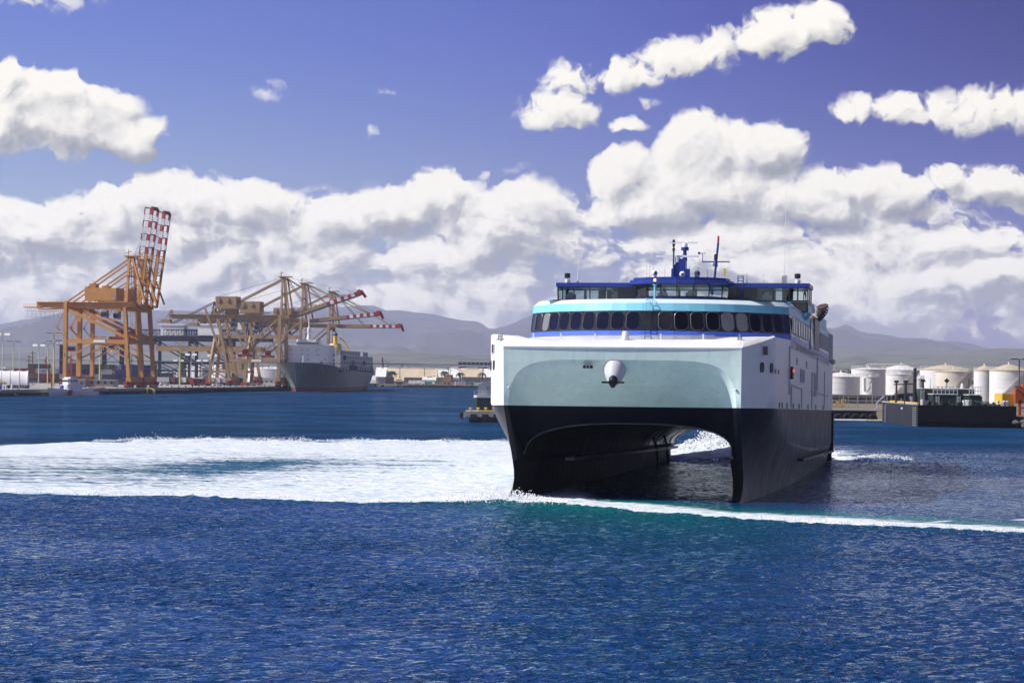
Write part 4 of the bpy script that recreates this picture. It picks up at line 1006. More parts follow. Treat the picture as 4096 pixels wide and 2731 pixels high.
boll = MB().lathe([(.22, 0), (.2, .5), (.36, .6), (.36, .75), (.05, .8)], n=10).mesh('bollard', M['carb'], 40)
nt = 92
for k in range(nt):
    s = 285 + 188 * k / nt; p = Q0 + qd * s + qn * .95
    o = inst(tyre, 'tyre_fender', None, (p.x, p.y, .95), -math.atan2(qd.x, qd.y) + R(90)); tag(o, 'black rubber tyre fender in the row hanging along the quay face', 'fender', 'tyre fenders hanging along the container quay')
for k in range(20):
    s = 262 + 210 * k / 20; p = Q0 + qd * s - qn * .8
    o = inst(boll, 'bollard', None, (p.x, p.y, ZQ)); tag(o, 'small dark mooring bollard in the row on the quay edge', 'bollard', 'bollards along the container quay')
# ================================================================ the container ship
sp = on(1186, 1566)
CS = thing('container_ship', 'grey green container ship with white front house and yellow funnel, moored at the crane quay', 'ship', sp, -R(3.4))
def cpart(mb, name, m, angle=None, parent=None): return mb.build(name, M[m] if isinstance(m, str) else m, parent or CS, angle=angle)
DY = [-9, -8, -6, -3, 0, 6, 14, 24, 36, 52, 70, 100, 150, 185, 205, 216]
def zdeck(y): return itp(y, [-9, 20, 40, 46, 58, 70, 216], [15.3, 14.3, 13.6, 13.3, 12.0, 11.5, 10.2])
def hbr(y, z):
    d = itp(y, DY, [.4, 2.6, 5.2, 7.6, 9.2, 11.4, 13.3, 14.8, 15.7, 16, 16, 16, 16, 16, 15.6, 15])
    wl = itp(y, [0, 3, 8, 20, 35, 55, 80, 100, 150, 180, 200, 210], [0, .9, 2.2, 5.5, 9.2, 13, 15.6, 16, 16, 15, 9, 3])
    q = max(0, min(1, z / zdeck(y))); q = q ** 1.5 if y < 60 else q ** .6
    if y < 0:
        zst = (-y / 9.0) ** .75 * 15.3        # stem rake: hull exists above this height
        if z < zst: return 0.0
        qq = (z - zst) / max(.1, zdeck(y) - zst); return d * qq ** 1.3
    if y > 186:
        zc = (y - 186) / 30 * 9.6
        if z < zc: return 0.0
        wl = itp(y, [186, 216], [15, 13]); 
    return wl + (d - wl) * q
hull2 = MB()
for sgn in (1, -1):
    rows = []
    for k in range(15):
        q = k / 14; row = []
        for y in DY:
            z0 = -3.0
            if y < 0: z0 = (-y / 9.0) ** .75 * 15.3
            if y > 186: z0 = (y - 186) / 30 * 9.6
            z = z0 + (zdeck(y) - z0) * q; row.append((sgn * hbr(y, max(z, 0)), y, z))
        rows.append(row)
    hull2.grid(rows)
hull2.grid([[(-15, 216, zdeck(216)), (15, 216, zdeck(216))], [(-13, 216, 9.6), (13, 216, 9.6)]])
hull2.grid([[(-hbr(y, 99), y, zdeck(y) - .05), (hbr(y, 99), y, zdeck(y) - .05)] for y in DY])
me = bpy.data.meshes.new('s'); me.from_pydata(hull2.v, [], hull2.f); bm = bmesh.new(); bm.from_mesh(me); bmesh.ops.remove_doubles(bm, verts=bm.verts[:], dist=.01)
bmesh.ops.bisect_plane(bm, geom=bm.verts[:] + bm.edges[:] + bm.faces[:], plane_co=(0, 0, 2.1), plane_no=(0, 0, 1))
for nme, tst, mm in (('hull', lambda z: z > 2.1, 'hullgreen'), ('boot_topping', lambda z: z <= 2.1, 'boot')):
    b2 = bm.copy(); bmesh.ops.delete(b2, geom=[f for f in b2.faces if not tst(f.calc_center_median().z)], context='FACES'); bmesh.ops.recalc_face_normals(b2, faces=b2.faces[:])
    m2 = bpy.data.meshes.new(nme); b2.to_mesh(m2); b2.free(); m2.materials.append(M[mm]); m2.polygons.foreach_set('use_smooth', [True] * len(m2.polygons)); m2.set_sharp_from_angle(angle=R(35)); inst(m2, nme, CS)
bm.free()
# front house with rounded corners
def rr2(x0, x1, y0, y1, r, n=5):
    return [((x0 + x1) / 2 + a, (y0 + y1) / 2 + b) for a, b in rrect(x1 - x0, y1 - y0, r, n)]
hs = MB(); fp = rr2(-13.6, 13.6, 38, 50, 3.2); hs.prism(fp, 13.0, 25.0)
cpart(hs, 'front_house', 'white', 40)
cpart(MB().bx(-15.6, 15.6, 40.5, 44, 24.0, 25.2), 'bridge_wing', 'white')
b2 = [(-6.6, 44), (-6.3, 37.5), (-4.6, 36.2), (4.6, 36.2), (6.3, 37.5), (6.6, 44), (6.6, 48), (-6.6, 48)]
wh = MB().prism([(x * .93, 40 + (y - 40) * .9) for x, y in b2], 23.6, 25.3); cpart(wh, 'wheelhouse_base', 'white')
cpart(MB().prism(b2, 25.3, 26.45), 'wheelhouse', 'white')
cpart(MB().prism([(x * 1.03, 40 + (y - 40) * 1.05) for x, y in b2], 26.45, 27.9), 'wheelhouse_roof', 'white')
for k in range(11):
    x = -5.4 + k * 1.08; yy = 36.2 if abs(x) < 4.7 else 36.7
    cpart(MB().bx(x - .42, x + .42, yy - .08, yy + .1, 25.45, 26.3), 'wheelhouse_window', 'lglass')
for z, xs2 in ((22.4, (-9.4, -8.6, -3.4, -2.6, -.2, .7, 4.8, 5.8)), (19.8, (-8.8, -3.5, -2.8, -.3, .5, 4.9, 5.7)), (17.2, (-3.6, -2.8, -.3, .5, 9.0, 9.8))):
    for x in xs2: cpart(MB().bx(x - .24, x + .24, 37.95, 38.1, z - .28, z + .28), 'porthole', 'mark')
for z in (19.6, 17.0, 14.6):
    for y in (41.5, 45.5): cpart(MB().bx(13.5, 13.68, y - 1.3, y + 1.3, z - .6, z + .6), 'side_opening', 'mark')
cpart(MB().bx(-.25, .25, 20, 20.5, 13.8, 19.2), 'foremast', 'white')
cpart(MB().bx(3.0, 10.0, 24, 25, 14.2, 14.8).bx(9, 10, 24, 25, 14.2, 16.2).bar((8, 24, 14.6), (9.5, 24, 16.4), .25), 'windlass', 'mark')
cpart(MB().bx(-9.5, -8.0, 8, 9.5, 14.4, 15.6).bar((-9, 8, 14.6), (-8, 8, 16.5), .25), 'windlass', 'mark')
mst = MB().lathe([(1.3, 0), (1.2, 2.0), (.75, 3.2), (.9, 4.5), (1.1, 5.0), (.9, 6.8), (.4, 7.2), (.32, 12.4), (.45, 12.8), (.35, 13.3), (.02, 13.4)], (0, 42, 27.6), 12).bx(-3.2, 3.4, 41.7, 42.3, 34.0, 34.3).bx(-2.0, 2.0, 41.6, 42.4, 31.8, 32.2).bar((1.9, 42, 28), (2.2, 42, 34.5), .14)
cpart(mst, 'radar_mast', 'white', 40)
for y, z in ((5, 10.0), (17, 10.6)):
    for sgn in (1, -1):
        x = sgn * (hbr(y, z) + .25); cpart(MB().box((x, y, z), (.6, 2.2, .7), M=Matrix.Rotation(R(30), 3, 'X')).box((x, y, z), (.6, .7, 2.4), M=Matrix.Rotation(R(25), 3, 'X')), 'anchor', 'mark')
fu = MB().lathe([(3.7, 0), (3.5, 2.2), (3.0, 3.8), (1.25, 3.9)], (11.2, 66, 22.4), 20, Matrix.Diagonal((1, 1.5, 1))).tube((11.2, 66, 25.8), (11.2, 66, 30.6), 1.2, 16)
fo_ = cpart(fu, 'funnel', 'fun', 40)
MB().tube((11.2, 66, 30.6), (11.2, 66, 31.6), 1.26, 16).build('blue_band', M['contb'], fo_, angle=40); MB().tube((11.2, 66, 31.6), (11.2, 66, 32.5), 1.05, 14).build('stack_pipe', M['grey'], fo_, angle=40)
cpart(MB().bx(8.5, 13.2, 62, 70, 22.2, 22.6), 'engine_casing', 'lgrey')
cpart(MB().bar((13.5, 100, 22), (13.5, 100, 25), .9).bar((13.5, 100, 24.6), (13.2, 82, 28.6), .8).bar((13.2, 82, 28.6), (12.8, 70, 29.4), .6), 'deck_crane', 'yellow')
lb = MB().bx(-15.8, 15.8, 53, 212, 10.2, 11.85)
cpart(lb, 'hatch_coaming', 'contk')
for k in range(13): cpart(MB().bx(15.3, 16.1, 53 + k * 12.7, 53.6 + k * 12.7, 10.6, 13.2), 'lashing_post', 'contk')
# containers stacked on its deck
def cont_mesh(m, name='container', L=12.2, Wd=2.44, Hh=2.6, logo=True):
    mb = MB(); mb.mat(0).bx(-Wd / 2 + .04, Wd / 2 - .04, -L / 2 + .04, L / 2 - .04, .05, Hh - .05)
    for x in (-1, 1):
        for y in (-1, 1): mb.bx(x * (Wd / 2 - .16), x * Wd / 2, y * (L / 2 - .16), y * L / 2, 0, Hh)
        for z in (0, Hh - .14): mb.bx(x * (Wd / 2 - .1), x * (Wd / 2 - .0), -L / 2 + .16, L / 2 - .16, z, z + .14)
    for y in (-1, 1):
        for z in (0, Hh - .14): mb.bx(-Wd / 2 + .16, Wd / 2 - .16, y * (L / 2 - .1), y * (L / 2), z, z + .14)
        for x in (-.5, .5): mb.bx(x - .03, x + .03, y * (L / 2 - .02), y * (L / 2 + .02), .2, Hh - .2)
    for x in (-1, 1):
        n = int(L / .6)
        for k in range(n): y = -L / 2 + .4 + k * (L - .8) / (n - 1); mb.bx(x * (Wd / 2 - .05), x * (Wd / 2 - .005), y - .12, y + .12, .15, Hh - .15)
    mb.mat(1)
    if logo:
        for x in (-1, 1): mb.bx(x * (Wd / 2 - .004), x * (Wd / 2 + .012), -2.8, 2.8, .75, 1.9)
    return mb.mesh(name, [M[m], M['mark']])
CM = {k: cont_mesh('cont' + v) for k, v in (('white', ''), ('grey', 'g'))}
for k, v in (('red', 'r'), ('blue', 'b'), ('teal', 't'), ('dark', 'k')): CM[k] = cont_mesh('cont' + v, logo=False)
CSM = Matrix.Translation(CS.location) @ Matrix.Rotation(-R(3.4), 4, 'Z')
ordn = ['first', 'second', 'third', 'fourth', 'fifth', 'sixth', 'seventh', 'eighth', 'ninth', 'tenth', 'eleventh', 'twelfth']
tiers = [4, 4, 4, 4, 4, 4, 4, 3, 4, 4, 3, 3]
cr_ = random.Random(4)
tn = ['bottom', 'second', 'third', 'fourth', 'fifth']
for b in range(12):
    for t in range(tiers[b]):
        for row in range(3):
            if t < tiers[b] - 1 and row == 2: continue
            c = 'white' if cr_.random() < .74 else cr_.choice(['grey', 'grey', 'red', 'teal', 'dark'])
            if (b, t, row) in ((4, 0, 0), (5, 0, 0)): c = 'red'
            if (b, t, row) == (4, 1, 0): c = 'teal'
            p = CSM @ Vector((14.6 - 2.5 * row, 59.4 + 12.75 * b, 11.9 + 2.66 * t))
            o = inst(CM[c], 'container', None, p, -R(3.4))
            rn_ = ('outboard row', 'second row in', 'third row in')[row]
            tag(o, f'{c} container, {ordn[b]} stack behind the ship house, {tn[t]} tier, {rn_}', 'container', 'containers stacked on the moored ship')
# ================================================================ quay cranes
def rail_run(mb, a, b, h=1.1, n=6, r=.06):
    a, b = Vector(a), Vector(b)
    for z in (h, h * .5): mb.bar(a + Vector((0, 0, z)), b + Vector((0, 0, z)), r, r)
    for k in range(n + 1): p = a.lerp(b, k / n); mb.bar(p, p + Vector((0, 0, h)), r, r)
    return mb
def quay_crane(name, label, loc, rz, mk, kind, boom_deg, group, num=None):
    root = thing(name, label, 'crane', loc, rz, group)
    m = M[mk]; G = 30.5 if kind == 'orange' else 27.0; hw = 8.0
    P = lambda mb, nm, mm=None, par=None: mb.build(nm, mm or m, par or root)
    zg0, zg1 = 35.8, 38.2                                     # main girder
    zp = 20.6 if kind == 'orange' else 13.6                   # portal beam
    lw = 1.65
    for y in (-hw, hw):
        if kind == 'orange':
            P(MB().bar((-2.4, y, zg0), (0, y, 3.4), lw, lw), 'sea_leg'); P(MB().bar((-G, y, zg1), (-G, y, 3.4), lw, lw), 'land_leg')
            P(MB().bar((-G + 1, y, zg0 - 1), (-1.0, y, zp + 1.5), 1.0, 1.2), 'diagonal_brace')
            for s_ in (-G + 1, -1): P(MB().bar((-G / 2, y, zp - .4), (s_, y, zp - 7.5), .55, .6), 'knee_brace')
            P(MB().bar((-G, y, zg0 - 1), (-G - 4.4, y, zg0 - 9), .35).bar((-G - 4.4, y, zg0 - 9), (-G, y, zg0 - 14), .35).bx(-G - 5.6, -G - 3.4, y - .7, y + .7, zg0 - 9.2, zg0 - 9), 'stair_brace')
            P(rail_run(MB(), (-G - 5.5, y, zg0 - 9), (-G - 3.4, y, zg0 - 9), 1.2, 3), 'landing_rail')
        else:
            P(MB().bar((.5, y, zg1), (0, y, 3.4), lw, lw), 'sea_leg'); P(MB().bar((-G - 6.5, y, zg0), (-G, y, 3.4), lw * .9, lw * .9), 'land_leg')
            P(MB().bar((-G - 14, y, zg0 + 6), (-G - 4, y, zp + 1), .9, 1.0), 'raking_leg')
            P(MB().bar((-G + 1, y, zp + 1.2), (-.8, y, zg0), .85, .95), 'diagonal_brace')
        P(MB().bar((-G, y, zp), (0, y, zp), 1.3, 1.9), 'portal_beam')
        P(MB().bar((-G - 1.2, y, 3.6), (-G + 1.2, y, 3.6), 1.6, 1.6).bar((-1.2, y, 3.6), (1.2, y, 3.6), 1.6, 1.6), 'corner_block')
    for x in (-G, 0):
        P(MB().bar((x, -hw, 3.7), (x, hw, 3.7), 1.3, 2.2), 'sill_beam')
        P(MB().bar((x - (2.2 if x == 0 and kind == 'orange' else 0), -hw, zg0 - .6), (x - (2.2 if x == 0 and kind == 'orange' else 0), hw, zg0 - .6), 1.2, 1.6), 'cross_beam')
        P(MB().bar((x, -hw, zp), (x, hw, zp), 1.0, 1.5), 'cross_beam')
        for y in (-hw, hw):
            bg = MB().bx(x - .7, x + .7, y - 4.6, y + 4.6, 1.9, 2.6)
            for k in range(4): bg.bx(x - .9, x + .9, y - 4.4 + k * 2.45, y - 3.0 + k * 2.45, .9, 1.9)
            b_ = P(bg, 'bogie', M['spread'] if kind != 'navy' else m)
            for k in range(8): MB().tube((x - .45, y - 4.1 + k * 1.18, .42), (x + .45, y - 4.1 + k * 1.18, .42), .42, 10).build('wheel', M['carb'], b_)
    back = 62 if kind == 'tan' else G + 16.0
    for y in (-3.3, 3.3): P(MB().bar((-back, y, (zg0 + zg1) / 2), (1.2, y, (zg0 + zg1) / 2), 1.1, zg1 - zg0), 'girder')
    for k in range(9): x = -back + 2 + k * (back - 2) / 8.2; P(MB().bar((x, -3.3, zg1 - .5), (x, 3.3, zg1 - .5), .5, .7), 'girder_tie')
    rr_ = MB(); rail_run(rr_, (-back, -4.6, zg1), (-2, -4.6, zg1), 1.2, 22); P(rr_, 'walkway_rail')
    P(MB().bx(-back, -2, -4.7, -3.9, zg1 - .15, zg1), 'walkway')
    # tail platform and cable festoon
    fes = MB()
    if kind == 'orange':
        for k in range(26):
            x = -back - 6 + k * 1.05; zb = zg0 - 2 - 2.6 * (k % 2); fes.bar((x, -2.6, zg0 + .2), (x, -2.6, zb), .09)
            if k: fes.bar((x, -2.6, zg0 - 3.2), (x - 1.05, -2.6, zg0 - 3.2), .09); fes.bar((x, -2.6, zg0 - 1.6), (x - 1.05, -2.6, zg0 - 1.6), .09); fes.bar((x, -2.6, zg0 - 4.4), (x - 1.05, -2.6, zg0 - 4.4), .09)
        P(fes, 'festoon_cage', M['mark']); P(MB().bx(-back - 6.5, -back, -3.6, 3.6, zg0 - .2, zg0 + .2), 'tail_platform')
        rr_ = MB(); rail_run(rr_, (-back - 6.5, -3.6, zg0 + .2), (-back, -3.6, zg0 + .2), 1.3, 6); P(rr_, 'tail_rail')
        for k in range(7): P(MB().path([(-G + k * 3.4 + 3.4 * t, -3, zg0 - 3.4 * (1 - (2 * t - 1) ** 2)) for t in [i / 6 for i in range(7)]], .07, 5), 'festoon_cable', M['carb'])
    else:
        P(MB().bx(-back - 7, -back + .5, -3.4, 3.4, zg0 - 2.2, zg0 - 1.6).bx(-back - 5, -back, -2.6, 2.6, zg0 - 1.6, zg0 - .4), 'tail_platform')
        rr_ = MB(); rail_run(rr_, (-back - 7, -3.4, zg0 - 1.6), (-back, -3.4, zg0 - 1.6), 1.3, 6); rail_run(rr_, (-back + 1, -3, zg0 - 8), (-back + 8, -3, zg0 - 8), 1.3, 5); P(rr_, 'tail_rail', M['mark'])
        P(MB().bar((-back + .3, 0, zg1), (-back + .3, 0, zg1 + 2.4), 1.2).bar((-back - 3.8, 0, zg0 - 1), (-back, 0, zg1 + 1.6), .4), 'tail_bracket')
        for k in range(9): P(MB().path([(-back + 5 + k * 3.2 + 3.2 * t, 3, zg0 - 2.6 * (1 - (2 * t - 1) ** 2)) for t in [i / 6 for i in range(7)]], .07, 5), 'festoon_cable', M['carb'])
    # machinery house
    if kind == 'orange':
        hs_ = P(MB().bx(-G + 7.5, -5.0 - 3, -4.6, 4.6, zg1 + .6, zg1 + 6.4), 'machinery_house'); x0 = -G + 7.5
        MB().bx(x0 - .06, x0 + 1.2, -4.4, 4.4, zg1 + 6.4, zg1 + 6.9).build('roof_edge', m, hs_); MB().bx(x0 + 1, x0 + 4, -2, 2, zg1 + 6.4, zg1 + 8.4).build('roof_unit', m, hs_)
        MB().bx(-9, -7.9, -4.7, -4.5, zg1 + 1.2, zg1 + 3.4).build('door', M['mark'], hs_)
    elif kind == 'tan':
        hs_ = P(MB().bx(-G - 9, -G + 2.5, -5, 5, zg1 + 3.6, zg1 + 9.8), 'machinery_house')
        P(MB().bx(-G - 4, -G + 2, -3.5, 3.5, zg1 - .05, zg1 + 3.4).bx(-G - 11, -G + 6, -5.6, 5.6, zg1 + 3.2, zg1 + 3.58), 'house_pedestal')
        for dx in (-8, -3): MB().bx(-G + dx, -G + dx + 1.6, -5.5, -5.0, zg1 + 7, zg1 + 9).build('vent_box', m, hs_)
        rr_ = MB(); rail_run(rr_, (-G - 11, -5.6, zg1 + 3.6), (-G + 6, -5.6, zg1 + 3.6), 1.2, 9); P(rr_, 'house_rail')
    # A-frame and stays
    za = 58.5; xa = -2.6 if kind == 'orange' else .4
    for y in (-1, 1):
        P(MB().bar((xa, y * 5.5, zg1), (xa, y * 2.6, za), .95, 1.1), 'mast_leg'); P(MB().bar((6.0 if kind == 'orange' else 4.6, y * 5.0, zg1), (xa + 1.4, y * 2.6, za), .7, .8), 'mast_leg')
        bx1 = -G + (.5 if kind == 'orange' else -9)
        P(MB().bar((xa, y * 2.6, za - .8), (bx1 - 2, y * 3.3, zg1), .62, .7), 'back_stay')
        if kind == 'orange': P(MB().bar((xa, y * 3, za - 11), (-G + 12, y * 3.3, zg1 + .4), .5, .55), 'back_stay')
    for z in (44, 50): P(MB().bar((xa, -4.6, z), (xa, 4.6, z), .6, .7), 'mast_tie')
    P(MB().bar((xa - 1, -3.4, za), (xa - 1, 3.4, za), 1.0, 1.2).bx(xa - 2.4, xa + (4.4 if kind == 'tan' else 3.2), -3.4, 3.4, za + .2, za + .6), 'mast_head')
    rr_ = MB(); rail_run(rr_, (xa - 2.4, -3.4, za + .6), (xa + 4, -3.4, za + .6), 1.5, 6); rr_.bar((xa - 1.5, 0, za), (xa - 1.5, 0, za + 3.4), .3).bar((xa - 2.4, 0, za + 2), (xa, 0, za + 2.8), .25); P(rr_, 'head_rail', M['mark'] if kind == 'tan' else m)
    P(MB().bar((xa - 1.6, 5.2, zg1), (xa - 1.6, 3.4, za - 3), .25).bx(xa - 3, xa - .6, 3.6, 4.4, 45, 45.2).bx(xa - 3, xa - .6, 3.2, 4.2, 51, 51.2), 'mast_ladder', M['mark'])
    # boom
    a = R(boom_deg); ux = Vector((math.cos(a), 0, math.sin(a))); uz = Vector((-math.sin(a), 0, math.cos(a)))
    h0 = Vector((3.0, 0, zg0 + 1.2)); L = 43.5 if kind == 'orange' else 41.0
    bm_ = bpy.data.objects.new('boom', None)
    BP = lambda s_, y, d: h0 + ux * s_ + uz * d + Vector((0, y, 0))
    if kind == 'orange':
        nseg = 15; red = lambda k: k % 2 == 0 and k >= 8
        bo = P(MB().bar(BP(0, -3.4, 0), BP(0, 3.4, 0), 1.0), 'boom', m)
        for k in range(nseg):
            s0, s1 = k * L / nseg, (k + 1) * L / nseg
            mm = m if k < 8 else (M['cred'] if red(k) else M['cwhite'])
            mb = MB()
            for y in (-3.3, 3.3): mb.bar(BP(s0, y, 0), BP(s1, y, 0), .85, .95); mb.bar(BP(s0, y, 3.6), BP(s1, y, 3.6), .38, .4); mb.bar(BP(s0, y, 0), BP(s1, y, 3.6) if k % 2 else BP(s0, y, 3.6), .24); mb.bar(BP(s1, y, 0), BP(s1, y, 3.6), .24)
            if k % 2 == 0: mb.bar(BP(s1, -3.3, 0), BP(s1, 3.3, 0), .4, .5); mb.bar(BP(s1, -3.3, 3.6), BP(s1, 3.3, 3.6), .24)
            else: mb.bar(BP(s0, -3.3, 0), BP(s1, 3.3, 0), .2)
            mb.build('boom_section', mm, bo)
        MB().bar(BP(L, -3.6, .4), BP(L, 3.6, .4), .7, 1.6).bar(BP(L, -3.6, 3.5), BP(L, 3.6, 3.5), .4, .5).build('boom_tip', M['cred'], bo)
        P(MB().path([Vector((xa, 0, za)), BP(25, 0, 3.6)], .12, 5), 'hoist_rope', M['mark']); P(MB().path([Vector((xa, 1.4, za)), BP(33, 1, 3.6)], .12, 5), 'hoist_rope', M['mark'])
    elif kind == 'tan':
        bo = P(MB().bar(BP(0, -3.0, 0), BP(0, 3.0, 0), 1.0), 'boom', m)
        s = 0; seq = [(0, 23, m)]; x = 23
        for k in range(9): seq.append((x, x + 2.0, M['cred'] if k % 2 == 0 else M['cwhite'])); x += 2.0
        for s0, s1, mm in seq:
            mb = MB()
            for y in (-2.6, 2.6): mb.bar(BP(s0, y, 0), BP(s1, y, 0), 1.0, 1.9)
            mb.bar(BP(s1 - .3, -2.6, 0), BP(s1 - .3, 2.6, 0), .5, .6); mb.build('boom_section', mm, bo)
        for y in (-2.6, 2.6): MB().bar(BP(2, y, -1.15), BP(41, y, -1.15), .3, .35).build('trolley_rail', M['mark'], bo)
        tip = MB().bar(BP(40.8, -3, .3), BP(42.6, -3, .3), 1.2, 2.6).bar(BP(40.8, 3, .3), BP(42.6, 3, .3), 1.2, 2.6).bar(BP(42, -3, 0), BP(42, 3, 0), 1.2, 1.6).bar(BP(42.6, 0, .5), BP(43.8, 0, -3.2), 1.1, 1.4); tip.build('boom_tip', M['cred'], bo)
        rr_ = MB()
        for s0, s1 in ((6, 11), (30, 34), (36, 40)): rail_run(rr_, BP(s0, -3.4, 1), BP(s1, -3.4, 1), 1.3, 5)
        rr_.build('boom_rail', M['mark'], bo)
        top = Vector((xa + 1.5, 0, za))
        for y in (-1, 1):
            t_ = top + Vector((0, y * 2.4, -.4))
            for s_ in (18, 35):
                e = BP(s_, y * 2.6, 1.0)
                if boom_deg > 12:
                    k_ = t_.lerp(e, .48) + Vector((1.5, 0, -9 + s_ * .08)); P(MB().bar(t_, k_, .36), 'fore_stay'); P(MB().bar(k_, e, .36), 'fore_stay')
                else: P(MB().bar(t_, e, .36), 'fore_stay')
        for d in (.0, .7): P(MB().path([top + Vector((0, d, 0)), BP(40, d, 1.0)], .07, 5).path([Vector((xa, d, za)), (-G - 9, d, zg1 + 9.8)], .07, 5), 'hoist_rope', M['mark'])
    # trolley, cab, head block
    tx = -9.5 if kind == 'orange' else -22.0
    P(MB().bx(tx - 3.4, tx + 3.4, -3.6, 3.6, zg0 - 1.1, zg0 - .05), 'trolley', M['mark'] if kind == 'tan' else m)
    cb = P(MB().bx(tx - 5.6, tx - 3.0, -4.4, -1.8, zg0 - 4.6, zg0 - 1.2), 'operator_cab', M['mark']); MB().bx(tx - 5.7, tx - 3.2, -4.5, -1.7, zg0 - 3.9, zg0 - 2.1).build('cab_window', M['lglass'], cb)
    zs = 22.8 if kind == 'orange' else 17.0; tx2 = tx + 1.5
    P(MB().bx(tx2 - 1.3, tx2 + 1.3, -2.0, 2.0, zs, zs + 2.2).bx(tx2 - 2.6, tx2 + 2.6, -5.8, 5.8, zs - 1.3, zs).bx(tx2 - 1.9, tx2 + 1.9, -1.0, 1.0, zs + 2.2, zs + 2.9), 'spreader', M['spread'])
    for dx in (-1.2, 1.2):
        for dy in (-1.5, 1.5): P(MB().bar((tx2 + dx, dy, zg0 - 1), (tx2 + dx * .8, dy, zs + 2), .10), 'hoist_rope', M['mark'])
    rr_ = MB(); rail_run(rr_, (-G, -hw - .8, zp + .9), (0, -hw - .8, zp + .9), 1.1, 16); P(rr_, 'portal_rail')
    P(MB().bx(-G * .55, -G * .55 + 5.5, -hw - .78, -hw - .68, zp - .6, zp + .6), 'name_board', M['cwhite'])
    if num:
        for x, z in ((-G, 13.5), (-.25, 13.5)):
            cu = bpy.data.curves.new('number_marking', 'FONT'); cu.body = num; cu.size = 2.4; cu.extrude = .02; cu.materials.append(M['carb']); cu.align_x = 'CENTER'
            tmp = bpy.data.objects.new('tmp', cu); col.objects.link(tmp); bpy.context.view_layer.update(); o = bpy.data.objects.new('number_marking', bpy.data.meshes.new_from_object(tmp.evaluated_get(bpy.context.evaluated_depsgraph_get()))); bpy.data.objects.remove(tmp); col.objects.link(o); o.parent = root; o.location = (x, -hw - lw / 2 - .05, z); o.rotation_euler = (R(90), 0, 0)
    for k in range(4): P(MB().bar((-G * .2 - k * G * .2, -hw, zp - 1), (-G * .2 - k * G * .2, -hw, zp - 3.2), .12).ball((-G * .2 - k * G * .2, -hw, zp - 3.5), .45, 8), 'flood_lamp', M['mark'])
    return root
# two orange cranes, booms up
QA = R(-13)
c1 = on(548, 1549, ZQ); ang1 = R(-14.5)
def place(u, Y): return Vector(((derot(u, 1540)[0] - 2048) * Y / F, Y, ZQ))
quay_crane('ship_to_shore_crane', 'orange quay crane number one with boom raised, left of the two orange cranes', place(541, 1085), QA, 'orange', 'orange', 82.8, 'orange quay cranes with raised red and white booms', '1')
quay_crane('ship_to_shore_crane', 'orange quay crane number two with boom raised, right of the two orange cranes', place(587, 1112), QA, 'orange', 'orange', 82.2, 'orange quay cranes with raised red and white booms', '2')
TA = R(-8)
quay_crane('ship_to_shore_crane', 'tan quay crane whose striped boom is tilted up, tallest of the three tan cranes', place(1126, 1302), TA, 'tan', 'tan', 19, 'tan quay cranes behind the container ship')
quay_crane('ship_to_shore_crane', 'tan quay crane with its striped boom slightly raised, middle of the three tan cranes', place(1208, 1392), TA, 'tan', 'tan', 6.5, 'tan quay cranes behind the container ship')
quay_crane('ship_to_shore_crane', 'tan quay crane with its striped boom level, rightmost of the three tan cranes', place(1318, 1530), TA, 'tan', 'tan', .3, 'tan quay cranes behind the container ship')
# navy low-profile cranes behind
def navy_crane(label, u, Y, boomed):
    root = thing('low_profile_crane', label, 'crane', place(u, Y), R(-8), 'dark navy cranes in the yard behind')
    m = M['cnavy']; P = lambda mb, nm, mm=None: mb.build(nm, mm or m, root)
    for x in (-24, 0):
        for y in (-8, 8):
            P(MB().bar((x, y, 27), (x, y, 0), 1.7, 1.7), 'leg'); P(MB().bx(x - 1, x + 1, y - 3, y + 3, 0, 1.6), 'bogie')
        P(MB().bar((x, -8, 26), (x, 8, 26), 1.4, 1.8), 'cross_beam')
    for y in (-8, 8):
        P(MB().bar((-24, y, 12.6), (0, y, 12.6), 1.1, 1.7), 'portal_beam'); P(MB().bar((-24, y, 7.5), (0, y, 7.5), .7, .8), 'tie_beam')
        P(MB().bar((-23, y, 25), (-1, y, 13.5), .7, .8), 'diagonal_brace'); P(MB().bar((-23, y, 12), (-12, y, 7.5), .5).bar((-1, y, 12), (-12, y, 7.5), .5), 'knee_brace'); P(MB().bar((-23.5, y, 1), (-12, y, 7.2), .5).bar((-.5, y, 1), (-12, y, 7.2), .5), 'knee_brace')
    for y in (-3.5, 3.5):
        P(MB().bar((-42, y, 27.6), (26 if boomed else 12, y, 27.6), 1.2, 3.2), 'girder')
        g = MB()
        for k in range(20):
            x = -42 + k * 3.2; g.bar((x, y, 29.2), (x, y, 33), .28); g.bar((x, y, 29.2), (x + 3.2, y, 33), .22)
        g.bar((-42, y, 33), (22, y, 33), .5, .55); P(g, 'girder_truss')
    P(MB().bx(-20, -5, -4.4, 4.4, 29.6, 36.0), 'machinery_house', M['cwhite']); P(MB().bx(-21, -4, -5, 5, 36.05, 36.9), 'house_roof', M['cwhite'])
    P(MB().bx(5, 8, -3, 3, 27, 38.5), 'hoist_tower', M['cwhite'] if boomed else m)
    for y in (-3, 3):
        P(MB().bar((10, y, 29), (14, y, 51), .8), 'mast_leg'); P(MB().bar((20, y, 29), (14, y, 51), .6), 'mast_leg'); P(MB().bar((14, y, 51), (-20, y, 34), .45), 'back_stay'); P(MB().bar((14, y, 51), (30, y, 30), .4), 'fore_stay')
    if boomed:
        for y in (-3, 3): P(MB().bar((-22, y, 30), (4, y, 46), .6).bar((12, y, 30), (36, y, 44), .5), 'raised_strut')
    return root
navy_crane('dark navy crane with white machinery house, left of the two behind the tan cranes', 770, 1520, False)
navy_crane('dark navy crane with white hoist tower, right of the two behind the tan cranes', 920, 1500, True)
